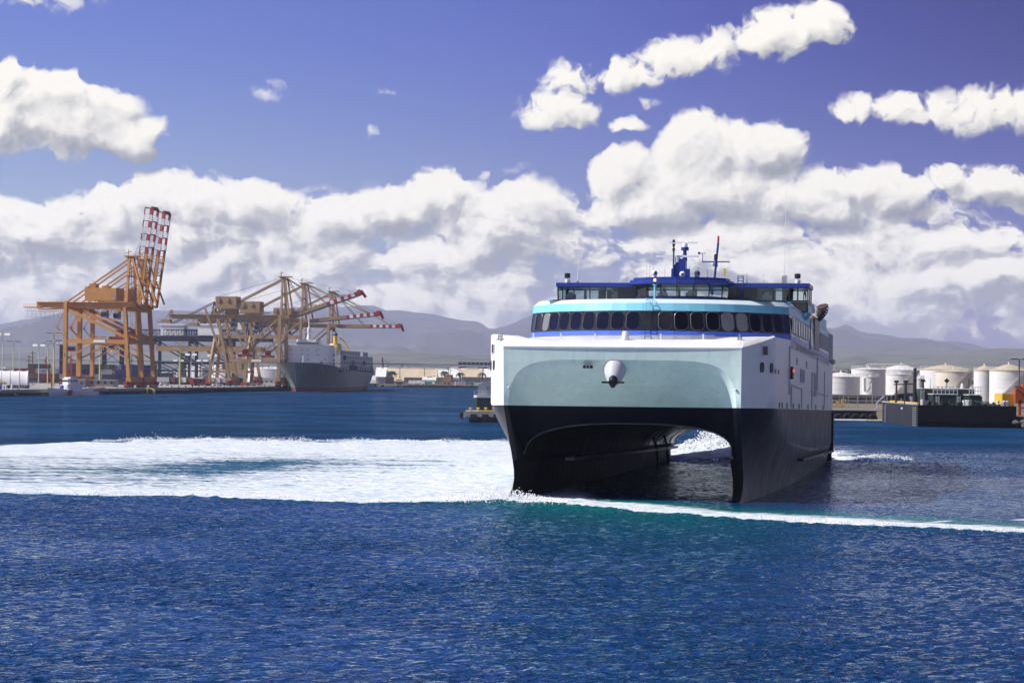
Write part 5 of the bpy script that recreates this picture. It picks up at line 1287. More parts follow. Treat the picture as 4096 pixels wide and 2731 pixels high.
# tan yard gantry
yg = thing('yard_gantry', 'tan low gantry crane with one long round ended girder in front of navy cranes', 'gantry crane', place(980, 1345), R(-8))
for y in (-5, 5):
    MB().bar((-50, y, 20.0), (10, y, 20.0), 1.6, 3.0).build('girder', M['tan'], yg)
    for x in (-16, 4):
        MB().bar((x, y, 27), (x - 1.6, y * 1.5, 14), 1.4, 1.6).build('leg', M['tan'], yg); MB().bar((x - 1.6, y * 1.5, 14), (x - 2.6, y * 1.5, 1.5), 1.4, 1.6).build('leg', M['tan'], yg); MB().bx(x - 4.4, x - .8, y * 1.5 - 2.5, y * 1.5 + 2.5, .1, 1.6).build('bogie', M['spread'], yg)
    MB().bar((-17, y, 27), (30, y, 27), 1.2, 1.8).build('upper_girder', M['tan'], yg); MB().bar((-18, y * 1.5, 7.5), (3, y * 1.5, 7.5), 1.2, 1.5).build('tie_beam', M['tan'], yg)
for x in (-49, -30, -10, 9): MB().bar((x, -5, 20), (x, 5, 20), .9, 1.6).build('cross_beam', M['tan'], yg)
MB().bx(-12, -1, -5, 5, 8.6, 12.4).build('counterweight_box', M['tan'], yg)
rr_ = MB(); rail_run(rr_, (-50, -6, 21.5), (8, -6, 21.5), 1.1, 20); rr_.build('girder_rail', M['tan'], yg)
# ================================================================ yard on the left, small craft
Zq = ZQ
def base_at(u, Y, z=Zq): p = at(u, 1500, Y); return Vector((p.x, Y, z))
# light masts: (u, top v, Y, colour, kind)
LM = [(8, 1337, 1120, 'polew', 1, 'pale lamp mast at the far left edge of the picture'),
      (51, 1362, 1180, 'poley', 2, 'yellow lamp mast with four flat heads, left of the thin pale pole'),
      (76, 1369, 960, 'polew', 0, 'thin pale pole with a short cross arm standing by the white tent'),
      (153, 1381, 1300, 'polew', 1, 'pale slim lamp mast between tent and cutter'),
      (180, 1383, 1420, 'polew', 0, 'thinnest pale lamp mast behind the white tent'),
      (189, 1371, 1240, 'poley', 2, 'yellow lamp mast just behind the cutter mast'),
      (213, 1329, 1050, 'poley', 3, 'tallest yellow lamp mast with two tiers of heads, left of the orange cranes'),
      (397, 1345, 1150, 'poley', 3, 'yellow lamp mast seen between the legs of the orange cranes'),
      (420, 1400, 1450, 'poley', 0, 'short yellow pole beside the small straddle carrier'),
      (436, 1402, 1480, 'poley', 1, 'yellow lattice lamp mast in front of the straddle carrier'),
      (718, 1368, 1240, 'poley', 3, 'bright yellow lamp mast in front of the tan yard girder'),
      (712, 1443, 1500, 'polew', 1, 'low pale lamp mast left of the yellow one under the navy cranes'),
      (762, 1418, 1420, 'polew', 1, 'pale lamp mast under the right navy crane with white lamps'),
      (806, 1443, 1460, 'polew', 1, 'pale lamp mast left of the yard gantry legs with white lamps'),
      (851, 1423, 1400, 'polew', 1, 'pale lamp mast beside the yard gantry legs'),
      (608, 1405, 1350, 'polew', 0, 'slim grey pole right of the orange cranes'),
      (4075, 1432, 830, 'polebr', 2, 'dark lamp mast at the right hand edge above the tanks')]
for u, v, Yv, mk, kd, lab in LM:
    b = base_at(u, Yv); ht = at(u, v, Yv).z - b.z
    r = thing('light_mast', lab, 'light mast', b, 0, 'lamp masts of the port')
    MB().tube((0, 0, 0), (0, 0, ht - .3), .42 if kd == 3 else .30 if kd else .2, 10, .2 if kd else .12).build('pole', M[mk], r, angle=40)
    hd = M['mark']
    if kd == 0: MB().bar((-1.2, 0, ht), (1.2, 0, ht), .16).build('cross_arm', M['mark'], r)
    else:
        for t in range(1 if kd < 3 else 2):
            z = ht - 3.6 * t
            MB().bar((-2.6, 0, z - .4), (2.6, 0, z - .4), .22).bar((0, -1.5, z - .4), (0, 1.5, z - .4), .2).build('cross_arm', M[mk], r)
            for x in (-2.7, -1.4, 1.4, 2.7): MB().box((x, -.3, z), (1.25, 1.2, .32), M=Matrix.Rotation(R(22 if kd > 1 else 60), 3, 'X')).build('lamp_head', M['cwhite'] if kd == 1 else hd, r)
# containers in rows behind the cranes
ccn = ['grey', 'red', 'dark', 'blue', 'grey', 'red']
def stack_row(u0, u1, Yv, n, tiers, cols, where, seed):
    q = random.Random(seed); p0, p1 = base_at(u0, Yv), base_at(u1, Yv); k = 0
    for i in range(n):
        for t in range(tiers[i % len(tiers)]):
            c = q.choice(cols); p = p0.lerp(p1, (i + .5) / n)
            o = inst(CM[c], 'container', None, (p.x, p.y + q.uniform(-.3, .3), Zq + .06 + 2.62 * t), R(90))
            tag(o, f'{c} container, {ordn[i]} pile from the left, {tn[t]} tier, {where}', 'container', 'containers ' + where)
stack_row(-20, 250, 1330, 10, [3, 3, 2, 3, 3, 2, 4], ['red', 'dark', 'red', 'grey', 'dark'], 'far left behind the tent', 3)
stack_row(270, 560, 1290, 11, [4, 4, 3, 4], ['grey', 'dark', 'grey', 'dark', 'blue'], 'behind the orange cranes', 5)
stack_row(495, 590, 1270, 4, [3, 4], ['blue', 'blue', 'dark'], 'blue block by the right orange legs', 6)
# line of trailers / reefer boxes along the quay
trl = [('white', 'contw', 522), ('red', 'contr', 667), ]
cols_ = ['grey', 'red', 'dark', 'white', 'red', 'grey', 'white', 'red', 'grey', 'white', 'grey', 'white', 'blue', 'blue']
for k, c in enumerate(cols_):
    u = 636 + k * 22.6; p = base_at(u, 1345)
    r = thing('trailer', f'{c} box trailer, {ordn[k] if k < 12 else ("thirteenth" if k == 12 else "last")} from the left in the row behind the quay road', 'trailer', (p.x, p.y, Zq), R(80), 'box trailers parked in a row behind the quay road')
    MB().bx(-1.25, 1.25, -6, 6, 1.3, 4.0).build('box', [M[{'grey': 'contg', 'red': 'contr', 'dark': 'contk', 'white': 'cont', 'blue': 'contb'}[c]]], r)
    MB().bx(-1.0, 1.0, -5.8, 5.8, 1.0, 1.28).build('chassis', M['carb'], r)
    for y in (-4.6, -3.4, 4.0):
        for x in (-1, 1): MB().tube((x * .95, y, .5), (x * 1.2, y, .5), .5, 10).build('wheel', M['carb'], r)
# white pickups
def truck(u, Yv, lab, mk='carw', rz=R(-60)):
    p = base_at(u, Yv); r = thing('pickup_truck', lab, 'truck', p, rz, 'vehicles on the quay road')
    MB().extr([(-.95, -2.6, .55), (-.95, 2.6, .55), (-.95, 2.6, 1.05), (-.95, .9, 1.15), (-.95, -.9, 1.15), (-.95, -2.6, 1.1)], (1.9, 0, 0)).build('body', M[mk], r)
    MB().extr([(-.85, -.95, 1.15), (-.85, .95, 1.15), (-.85, .55, 1.85), (-.85, -.75, 1.85)], (1.7, 0, 0)).build('cab', M[mk], r)
    MB().extr([(-.88, -.75, 1.25), (-.88, .75, 1.25), (-.88, .45, 1.75), (-.88, -.62, 1.75)], (1.76, 0, 0)).build('side_window', M['carglass'], r)
    MB().extr([(-.75, -.97, 1.22), (.75, -.97, 1.22), (.7, -.82, 1.78), (-.7, -.82, 1.78)], (0, -.03, 0)).build('windscreen', M['carglass'], r)
    for y in (-1.7, 1.7):
        for x in (-1, 1): MB().tube((x * .75, y, .4), (x * .98, y, .4), .4, 12).build('wheel', M['carb'], r)
    for x in (-.7, .7): MB().bx(x - .15, x + .15, -2.63, -2.58, .8, .95).build('headlight', M['steel'], r)
truck(657, 1270, 'white pickup truck with dark base beside the right orange crane'); truck(868, 1255, 'white pickup truck driving on the quay road before the tan cranes')
truck(1008, 1340, 'small white truck under the middle tan crane')
p = base_at(806, 1262); r = thing('flatbed_truck', 'dark flatbed truck with empty bed on the quay road', 'truck', p, R(84), 'vehicles on the quay road')
MB().bx(-1.2, 1.2, -5, 4, .9, 1.2).build('bed', M['carb'], r); MB().bx(-1.15, 1.15, 4.1, 6, .6, 2.7).build('cab', M['spread'], r)
for y in (-4, -2.8, 3, 5):
    for x in (-1, 1): MB().tube((x * .85, y, .5), (x * 1.15, y, .5), .5, 10).build('wheel', M['carb'], r)
for k, (u, Yv, w_, h_, mk, lab) in enumerate(((300, 1060, 9, 3.4, 'wall', 'pale flat equipment shed beside the cutter stern'), (400, 1120, 16, 3.0, 'contg', 'grey low stores shed behind the crane legs'), (792, 1290, 6, 3.6, 'contr', 'red portable cabin on the quay by the trailer row'), (1075, 1420, 18, 3.8, 'roofw', 'long white site office behind the bow of the container ship'), (1028, 1430, 7, 3.4, 'roofw', 'short white site office left of the long one'))):
    p = base_at(u, Yv); r = thing('site_hut', lab, 'hut', p, R(4), 'low sheds on the container yard')
    MB().bx(-w_ / 2, w_ / 2, -3, 3, 0, h_).build('wall', M[mk], r); MB().bx(-w_ / 2 - .2, w_ / 2 + .2, -3.2, 3.2, h_ + .01, h_ + .25).build('roof', M['lgrey'], r)
    for j in range(int(w_ // 3)): MB().bx(-w_ / 2 + 1 + j * 3, -w_ / 2 + 2 + j * 3, -3.06, -2.98, 1.5, 2.4).build('window', M['lglass'], r)
    MB().bx(w_ / 2 - 1.6, w_ / 2 - .6, -3.06, -2.98, 0, 2.2).build('door', M['mark'], r)
# straddle carrier
for u, Yv, lab, h in ((450, 1420, 'dark straddle carrier with white floodlights, seen between the orange crane legs', 23), (281, 1420, 'dark straddle carrier half hidden behind the left orange legs', 22)):
    p = base_at(u, Yv); r = thing('straddle_carrier', lab, 'straddle carrier', p, 0, 'straddle carriers in the yard')
    for x in (-5.2, 5.2):
        for y in (-4, 4): MB().bar((x, y, 1), (x, y, h), 1.3, 1.3).build('leg', M['cnavy'], r)
        MB().bx(x - .8, x + .8, -6, 6, .1, 1.4).build('wheel_beam', M['carb'], r)
    for z in (h - 3.5, h - 11): MB().bar((-5.2, -4, z), (5.2, -4, z), .5).bar((-5.2, 4, z), (5.2, 4, z), .5).build('cross_beam', M['spread'] if z > h - 5 else M['cnavy'], r)
    MB().bar((-5, -4, h - 4), (5, -4, h - 11), .3).bar((5, -4, h - 4), (-5, -4, h - 11), .3).bar((-5.2, -4, 9), (2, -4, .5), .9).build('brace', M['cnavy'], r)
    MB().bx(-2.6, 2.6, -2, 2, h - 3.2, h - 1).build('winch', M['carb'], r)
    for k in range(8): MB().ball((-7 + k * 2, -4.2, h + 1.1), .55, 8).bar((-7 + k * 2, -4.2, h - .6), (-7 + k * 2, -4.2, h + 1), .14).build('floodlight', M['cwhite'], r)
    MB().bar((-7.6, -4.2, h - .4), (7.6, -4.2, h - .4), .3).build('lamp_rail', M['cnavy'], r)
# white fabric tent
p = base_at(0, 985); TW = thing('fabric_shelter', 'white barrel roofed fabric tent on the left quay', 'tent', (p.x - 5, 985, Zq), R(8))
rows = []; n = 9
for j in range(2 * n + 1):
    y = -16 + 32 * j / (2 * n); rr0 = 6.0 if j % 2 == 0 else 5.72
    rows.append([(rr0 * math.cos(math.pi * i / 14) * 1.05, y, 1.2 + rr0 * 1.0 * math.sin(math.pi * i / 14)) for i in range(15)])
rows = [[(y, -x, z) for x, y, z in rr_] for rr_ in rows]
MB().grid(rows).build('canopy', M['canvas'], TW, angle=25)
for e in (0, -1): MB().add(rows[e], [tuple(range(15))]).build('end_panel', M['canvas'], TW)
for j in range(0, 2 * n + 1, 2): MB().path([Vector(q_) * 1.004 for q_ in rows[j]], .10, 5).build('rib', M['canvas'], TW)
MB().bx(-16.2, 16.2, -6.5, -6.4, -1.2, 1.3).build('mesh_screen', M['mesh'], TW); MB().bx(-16.2, 16.2, 6.4, 6.5, -1.2, 1.3).build('mesh_screen', M['mesh'], TW)
# patrol cutter moored bow-left
cb_ = on(170, 1583); CU = thing('patrol_cutter', 'small white patrol cutter with slanted red stripe and lattice mast', 'boat', cb_ + Vector((2.2, 3, 0)), R(-31))
HW = lambda y, t: itp(y, [0, 1, 4, 9, 16, 26], [.05, .7, 1.9, 2.8, 3.1, 2.8]) * (1 if t > .5 else itp(y, [0, 4, 12, 26], [.15, .5, .85, .92]))
rows = []
for t, z in ((0, -.6), (.3, .5), (.6, 1.6), (1, None)):
    rows.append([(HW(y, t), y - (1.6 * t if y < 3 else 0), z if z is not None else itp(y, [0, 8, 12, 26], [3.2, 2.5, 2.0, 1.7])) for y in (0, .6, 2, 4, 7, 10, 14, 20, 26)])
hb3 = MB().grid(rows).grid([[(-x, y, z) for x, y, z in rr_] for rr_ in rows]); hb3.grid([[(x, y, z - .05) for x, y, z in rows[-1]], [(-x, y, z - .05) for x, y, z in rows[-1]]]); hb3.grid([[rr_[-1] for rr_ in rows], [(-rr_[-1][0], *rr_[-1][1:]) for rr_ in rows]])
hb3.build('hull', M['white'], CU, angle=40)
for s_ in (1, -1):
    MB().extr([(s_ * 2.55, 7.2, .3), (s_ * 2.75, 8.8, .3), (s_ * 2.86, 9.6, 2.3), (s_ * 2.68, 8.0, 2.4)], (s_ * .12, 0, 0)).build('red_stripe', M['cbred'], CU)
    MB().extr([(s_ * 2.78, 9.0, .3), (s_ * 2.8, 9.3, .3), (s_ * 2.9, 10.1, 2.25), (s_ * 2.88, 9.8, 2.3)], (s_ * .10, 0, 0)).build('blue_stripe', M['cblue'], CU)
MB().prism(rr2(-2.3, 2.3, 8, 17, .8), 1.8, 4.5).build('deckhouse', M['white'], CU, angle=40)
wh_ = MB().prism([(-2.0, 9.5), (-1.4, 8.9), (1.4, 8.9), (2.0, 9.5), (2.0, 14), (-2.0, 14)], 4.52, 6.9).build('wheelhouse', M['white'], CU)
for k in range(5): MB().bx(-1.5 + k * .68, -1.0 + k * .68, 8.82, 8.95, 5.6, 6.3).build('window', M['lglass'], wh_)
for k in range(4):
    for s_ in (1, -1): MB().bx(s_ * 1.98, s_ * 2.05, 9.9 + k, 10.6 + k, 5.6, 6.3).build('window', M['lglass'], wh_)
MB().bx(-1.6, 1.6, 10, 13, 6.9, 7.4).build('upper_deck', M['white'], CU)
mm_ = MB()
for x in (-1.0, 1.0):
    for y in (11.5, 13): mm_.bar((x, y, 7.2), (x * .25, 12.2, 15.5), .16)
for z, h in ((9, .8), (11, .58), (13, .4)): mm_.bar((-h, 12.2, z), (h, 12.2, z), .14).bar((-h, 12, z), (h * .8, 12.2, z + 2), .1)
mm_.bar((-1.6, 12.2, 12.6), (1.6, 12.2, 12.6), .14).bar((0, 12.2, 15), (0, 12.2, 17.5), .1); mm_.build('lattice_mast', M['spread'], CU)
MB().ball((.5, 6.2, 3.4), .95, 10).build('blue_cover', M['cblue'], CU, angle=60)
dr = MB(); rail_run(dr, (-2.3, 2, 2.9), (-2.7, 8, 2.5), 1.0, 6, .05); rail_run(dr, (2.3, 2, 2.9), (2.7, 8, 2.5), 1.0, 6, .05); dr.build('deck_rail', M['white'], CU)
MB().bx(-2.2, 2.2, 18, 23, 1.8, 3.1).build('aft_locker', M['white'], CU)
MB().bx(-1.1, 1.1, 13.2, 15.2, 4.6, 6.0).build('stack', M['mark'], CU)
kb = thing('knuckle_crane', 'dark red knuckle crane arm behind the cutter', 'crane', base_at(206, 1000), R(0)); MB().tube((0, 0, 0), (0, 0, 3.5), .4, 8).build('post', M['spread'], kb); MB().bar((0, 0, 3.5), (-2.8, 0, 11.5), .6).bar((-2.8, 0, 11.5), (-2.2, 0, 13), .5).build('arm', M['spread'], kb)
# left foreground jetty with gangway, piles and small gear
slab('jetty', [(-330, 905), (-196.5, 905), (-187, 955), (-190, 990), (-330, 990)], -6, 1.6, M['dock'], 'low jetty at the far left shore')
gw = thing('gangway', 'white railed gangway sloping onto the jetty left of the cutter', 'gangway', base_at(62, 935, 1.6), R(8))
MB().bar((-2, 0, .2), (7.5, 0, 3.0), .8, .2).build('ramp', M['lgrey'], gw); g_ = MB(); rail_run(g_, (-2, -.5, .3), (7.5, -.5, 3.1), 1.3, 9, .08); rail_run(g_, (-2, .5, .3), (7.5, .5, 3.1), 1.3, 9, .08); g_.build('gangway_rail', M['white'], gw)
for u, lab in ((23, 'white capped mooring pile left of the other white pile'), (47, 'white capped mooring pile nearest the gangway'), (14, 'short grey mooring pile at the far left')):
    pl_ = thing('mooring_pile', lab, 'pile', base_at(u, 925, 1.6), 0, 'mooring piles on the left jetty'); MB().tube((0, 0, -2), (0, 0, 2.4), .45, 10).build('pile', M['white2'] if 'white' in lab else M['lgrey'], pl_); MB().lathe([(.5, 2.41), (.48, 2.7), (.02, 3.0)], n=10).build('pile_cap', M['white2'], pl_, angle=40)
hu = thing('jetty_hut', 'small grey hut with pitched roof at the far left edge', 'hut', base_at(-8, 930, 1.6), R(0)); MB().bx(-4, 2.6, -3, 3, 0, 3.4).build('wall', M['wall'], hu); MB().extr([(-4.6, -3.4, 3.42), (3.0, -3.4, 3.42), (-.8, -3.4, 5.0)], (0, 6.8, 0)).build('roof', M['rooft'], hu); MB().bx(.3, 1.8, -3.06, -2.98, 1, 2.2).build('window', M['cblue'], hu)
for u, h, lab in ((113, 15, 'dark utility pole, left one of the pair behind the tent'), (128, 17, 'dark utility pole, right one of the pair behind the tent'), (524, 16, 'wooden utility pole beside the right orange crane')):
    b = base_at(u, 1250); up = thing('utility_pole', lab, 'pole', b, 0, 'utility poles'); MB().tube((0, 0, 0), (0, 0, h), .3, 8, .2).build('pole', M['polebr'], up)
    for k in range(3): MB().bar((-1.6, 0, h - 1 - 2.2 * k), (1.6, 0, h - 1 - 2.2 * k), .18).build('crossarm', M['polebr'], up)
# yellow green breasting dolphins with round holes, below the orange cranes
for k, (u, lab) in enumerate(((572, 'yellow green fender frame with round black hole, left one'), (600, 'yellow green fender frame with round black hole, right one'))):
    q_ = on(u, 1574); dd = thing('breasting_dolphin', lab, 'fender', (q_.x, q_.y, 0), QA, 'fender frames on the quay below the orange cranes')
    mb = MB(); mb.bx(-1.9, 1.9, .2, 1.2, -.6, 2.6); mb.build('plate', M['poley'], dd); MB().tube((0, .25, 1.1), (0, -.25, 1.1), 1.05, 18).build('rubber_ring', M['rubber'], dd)
bl = thing('yellow_barrier', 'small yellow sloped barrier at the near corner of the crane quay', 'barrier', base_at(527, 1120), 0); MB().extr([(-1, 0, 0), (1, 0, 0), (.6, 0, 2.4), (-.2, 0, 2.4)], (0, .6, 0)).build('panel', M['yellow'], bl); MB().bx(-1.3, 1.3, -.4, 1.0, -.1, .12).build('foot', M['mark'], bl)
ob = thing('orange_workboat', 'orange covered workboat lying at the quay near the orange crane legs', 'boat', on(447, 1577), R(80)); rows = [[(HW(y, t) * .7, y * .5, z) for y in (0, 2, 6, 12, 20, 26)] for t, z in ((.2, -.3), (.6, .6), (1, 1.3))]
mb = MB().grid(rows).grid([[(-x, y, z) for x, y, z in rr_] for rr_ in rows]).grid([rows[-1], [(-x, y, z) for x, y, z in rows[-1]]]); mb.build('hull', M['oran'], ob, angle=40); MB().prism(rr2(-1.5, 1.5, 3.5, 10.5, .7), 1.2, 3.0).build('canopy', M['oran'], ob, angle=40)
for k in range(4): MB().bx(1.48, 1.54, 4.2 + k * 1.6, 5.2 + k * 1.6, 1.9, 2.5).build('window', M['lglass'], ob)
yb = thing('yellow_boom', 'short yellow floating boom at the stern of the cutter', 'float', on(308, 1583), R(75)); MB().tube((0, -2.4, .1), (0, 2.4, .1), .3, 8).build('float_tube', M['yellow'], yb)
for k in range(3): MB().tube((0, -1.6 + 1.5 * k, .1), (0, -1.5 + 1.5 * k, .1), .34, 8).build('strap', M['carb'], yb)
rocks('left_shore_rubble', 'dark rubble bank along the left shore behind the cutter', [(-196, 903), (-188, 955), (-172, 1045), (-166, 1075)], 260, .4, 1.3, .0, 1.6, 12)
# ================================================================ far shore (centre)
def fat(u, Yv, z=1.6): p = at(u, 1500, Yv); return Vector((p.x, Yv, z))
def gable(name, lab, u0, u1, Yv, d, h, rise, rmat, wmat, rz=0, group='warehouses on the far shore', doors=3):
    a, b = fat(u0, Yv), fat(u1, Yv); L = (b - a).length; c = (a + b) / 2
    r = thing(name, lab, 'warehouse', (c.x, Yv, 1.6), rz, group)
    MB().bx(-L / 2, L / 2, 0, d, 0, h).build('wall', M[wmat], r)
    for s_ in (0, 1):
        q = [(-L / 2 - .5, -.6, h - .1), (L / 2 + .5, -.6, h - .1), (L / 2 + .5, d / 2, h + rise), (-L / 2 - .5, d / 2, h + rise)]
        if s_: q = [(x, d - y, z) for x, y, z in q]
        MB().extr(q, (0, 0, .25)).build('roof', M[rmat], r)
    for x in (-L / 2 - .02, L / 2 + .02 - .2): MB().extr([(x, 0, h - .05), (x, d, h - .05), (x, d / 2, h + rise - .1)], (.2, 0, 0)).build('gable_wall', M[wmat], r)
    MB().bx(-L / 2 + 3, L / 2 - 3, d / 2 - 1.2, d / 2 + 1.2, h + rise - .1, h + rise + .9).build('ridge_vent', M['roofw'], r)
    for k in range(doors): x = -L / 2 + L * (k + .5) / doors; MB().bx(x - 2.2, x + 2.2, -.08, .0 - .01, 0, 3.8).build('door', M['mark'], r)
    return r
gable('warehouse', 'long tan roofed warehouse right of the container ship stern', 1536, 1745, 1850, 26, 5.2, 7.0, 'rooft', 'wall')
gable('warehouse', 'grey fronted warehouse end with white roof beside the ship stern', 1502, 1540, 1842, 24, 5.4, 7.0, 'roofw', 'wall', doors=1)
gable('warehouse', 'white roofed warehouse in the middle of the far shore', 1728, 1800, 1880, 24, 5.6, 6.0, 'roofw', 'wall', doors=2)
gable('warehouse', 'white gabled warehouse behind the brown box and palm', 1796, 1850, 1862, 24, 5.4, 7.0, 'roofw', 'roofw', doors=1)
gable('warehouse', 'tan roofed warehouse with grey end, left of the ferry bow', 1845, 1925, 1850, 24, 6, 6.6, 'rooft', 'wall', doors=2)
gable('warehouse', 'pale warehouse partly hidden behind the ferry bow', 1935, 2010, 1850, 24, 6, 6.4, 'roofw', 'wall', doors=2)
gable('warehouse', 'low tan quonset store in front of the long tan warehouse', 1577, 1612, 1800, 8, 2.4, 2.8, 'rooft', 'rooft', doors=1)
gable('warehouse', 'low white open shed on the far shore', 1690, 1740, 1800, 10, 3.0, 2.6, 'roofw', 'wall', doors=2)
ob_ = thing('office_block', 'long grey banded office block behind the far warehouses', 'building', fat(1930, 2300), 0)
MB().bx(-24, 50, 0, 16, 0, 22).build('wall', M['grey'], ob_)
for z in (5, 10, 15, 19.5):
    MB().bx(-24.2, 50.2, -.3, 0.0 - .02, z, z + 1.6).build('floor_band', M['lgrey'], ob_)
    for k in range(18): MB().bx(-23 + k * 4, -20 + k * 4, -.12, -.03, z - 2.6, z - .4).build('window', M['lglass'], ob_)
MB().bx(-30, -8, 0, 12, 12.0, 15).build('annex', M['cwhite'], ob_)
for x in (18, 24): MB().bar((x, 8, 22), (x, 8, 38), .5).bar((x - 3, 8, 34), (x + 3, 8, 34), .3).bar((x - 3, 8, 30), (x + 3, 8, 30), .3).build('roof_pylon', M['mark'], ob_)
def tank(lab, u, hw, vt, va, vb, Yv, mk='tankw', rk=None, stairs=True, zb=2.6, group='storage tanks of the tank farm', rail=True):
    c = fat(u, Yv, zb); r = hw * Yv / F; zt = at(u, vt, Yv).z - zb; za = max(zt + .15, at(u, va, Yv).z - zb)
    t = thing('storage_tank', lab, 'tank', (c.x, c.y + r, zb), 0, group); N = 40
    MB().lathe([(r, 0), (r, zt)], n=N).build('shell', M[mk], t, angle=30)
    MB().lathe([(r + .12, zt - .25), (r + .12, zt + .02), (r * .66, zt + (za - zt) * .42), (r * .3, zt + (za - zt) * .82), (.02, za)], n=N).build('roof', M[rk or mk], t, angle=30)
    for k in range(1, 4): MB().lathe([(r + .001, zt * k / 4 - .06), (r + .05, zt * k / 4 - .05), (r + .05, zt * k / 4 + .05), (r + .001, zt * k / 4 + .06)], n=N).build('shell_ring', M[mk], t, angle=60)
    if rail:
        rl = MB(); m_ = 24
        pts = [Vector(((r + .1) * math.cos(2 * math.pi * k / m_), (r + .1) * math.sin(2 * math.pi * k / m_), zt)) for k in range(m_ + 1)]
        for z in (.6, 1.2): rl.path([p + Vector((0, 0, z)) for p in pts], .05, 4)
        for p in pts: rl.bar(p, p + Vector((0, 0, 1.2)), .09)
        rl.build('top_rail', M['tankw'], t)
    if stairs:
        st_ = MB(); prev = None
        for k in range(29):
            a = R(-150 + 100 * k / 28); q = Vector(((r + .55) * math.cos(a), (r + .55) * math.sin(a), zt * k / 28))
            st_.box(q, (.9, .5, .08), a)
            if prev is not None: st_.bar(prev + Vector((0, 0, 1)), q + Vector((0, 0, 1)), .07)
            prev = q
        st_.build('spiral_stair', M['tankw'], t)
    MB().tube((0, 0, za - .2), (0, 0, za + .7), .35, 10).build('roof_vent', M['tankw'], t)
    return t
FT = 'storage tanks beyond the channel'
tank('wide flat white tank beyond the long tan warehouse', 1548, 49, 1486, 1483, 1500, 1980, 'tankw', 'roofw', False, 1.6, FT)
tank('broad white tank behind the yard, under the tan cranes, left', 900, 65, 1465, 1456, 1510, 1700, 'tankw', 'roofw', False, 1.6, FT)
tank('broad white tank behind the yard, right of the other white one', 1075, 95, 1475, 1466, 1520, 1720, 'tankw', 'roofw', False, 1.6, FT)
tank('grey lilac tank behind the legs of the navy crane', 790, 42, 1470, 1464, 1512, 1650, 'lgrey', None, False, 1.6, FT)
tank('narrow pale silo behind the navy crane, left of the pair', 750, 6, 1452, 1450, 1508, 1600, 'tankc', None, False, 1.6, FT, False)
tank('narrow pale silo behind the navy crane, right of the pair', 797, 6, 1452, 1450, 1508, 1600, 'tankc', None, False, 1.6, FT, False)
def wpole(u, vt, Yv, lab, arms=1):
    b = fat(u, Yv); h = at(u, vt, Yv).z - b.z; r = thing('utility_pole', lab, 'pole', b, 0, 'utility poles')
    MB().tube((0, 0, 0), (0, 0, h), .28, 8, .18).build('pole', M['polebr'], r)
    for k in range(arms): MB().bar((-2, 0, h - .6 - 1.6 * k), (2, 0, h - .6 - 1.6 * k), .22).build('crossarm', M['polebr'], r)
for u, vt, lab in ((1598, 1469, 'tall dark pole before the long tan roof'), (1696, 1470, 'slim pole above the right end of the long tan roof'), (1735, 1500, 'short pole on the roof line of the white warehouse'), (1793, 1472, 'thick dark pole left of the mobile crane'), (1799, 1477, 'thin pole just beside the thick dark one'), (1838, 1477, 'slim pole right of the mobile crane boom'), (1583, 1493, 'small pole by the flat white tank'), (1916, 1503, 'short pole behind the grey warehouse end'), (1764, 1488, 'faint pole between the two white warehouses')): wpole(u, vt, 1830, lab)
mc = thing('mobile_crane', 'mobile crane with white lattice boom and red tip, leaning right', 'crane', fat(1808, 1870), 0)
pa, pb = Vector((0, 0, 2)), Vector((7.2, 0, 17.5)); pa, pb = Vector((0, 0, 3)), at(1842, 1463, 1870) - fat(1808, 1870)
for q0, q1, mm in ((0, .82, 'cwhite'), (.82, 1, 'cbred')):
    mb = MB(); a_, b_ = pa.lerp(pb, q0), pa.lerp(pb, q1); w_ = .8
    for dy in (-w_, w_):
        for dz in (-w_, w_): mb.bar(a_ + Vector((dz, dy, -dz * .4)), b_ + Vector((dz, dy, -dz * .4)), .22)
    n = max(2, int(12 * (q1 - q0)))
    for k in range(n): c0, c1 = a_.lerp(b_, k / n), a_.lerp(b_, (k + 1) / n); mb.bar(c0 + Vector((-w_, -w_, .3)), c1 + Vector((w_, -w_, -.3)), .16)
    mb.build('boom_section', M[mm], mc)
MB().bx(-2, 3, -2, 2, 1.3, 4).build('cab', M['yellow'], mc); MB().bx(-3, 3.5, -2.4, 2.4, 0, 1.25).build('crawler', M['carb'], mc)
tc_ = thing('tower_crane', 'distant blue luffing crane above the container ship stern', 'crane', fat(1534, 2600), 0)
pb = at(1527, 1429, 2600) - fat(1534, 2600); MB().bar((0, 0, 8), pb, 1.4, 1.4).build('jib', M['cnavy'], tc_); MB().bx(-5, 5, -3, 3, 0, 9).build('base_house', M['mark'], tc_)
MB().bar((0, 0, 8), (5, 0, 17), .5).bar((5, 0, 17), (pb.x, pb.y, pb.z), .18).build('back_mast', M['cnavy'], tc_)
bb = thing('brown_box_shed', 'brown square box shed standing between the white warehouses', 'shed', fat(1789, 1790), R(-12)); MB().bx(-2.9, 2.9, 0, 5, 2.2, 7.4).build('wall', M['brownbox'], bb)
for x in (-2.6, 0, 2.6):
    for y in (.5, 4.5): MB().bar((x, y, 0), (x, y, 2.3), .35).build('leg', M['timber'], bb)
MB().bx(-3.1, 3.1, -.2, 5.2, 7.41, 7.6).build('roof', M['timber'], bb)
for k, (u, c) in enumerate(((1888, 'teal'), (1897, 'white'), (1906, 'red'), (1914, 'red'), (1924, 'white'), (1936, 'grey'), (1948, 'grey'), (1826, 'white'), (1838, 'white'), (1852, 'white'))):
    o = inst(CM[c], 'container', None, fat(u, 1775, 1.66), R(90 if c == 'grey' else 4)); tag(o, f'{c} container, {ordn[k]} of those along the far shore left of the ferry', 'container', 'containers on the far shore')
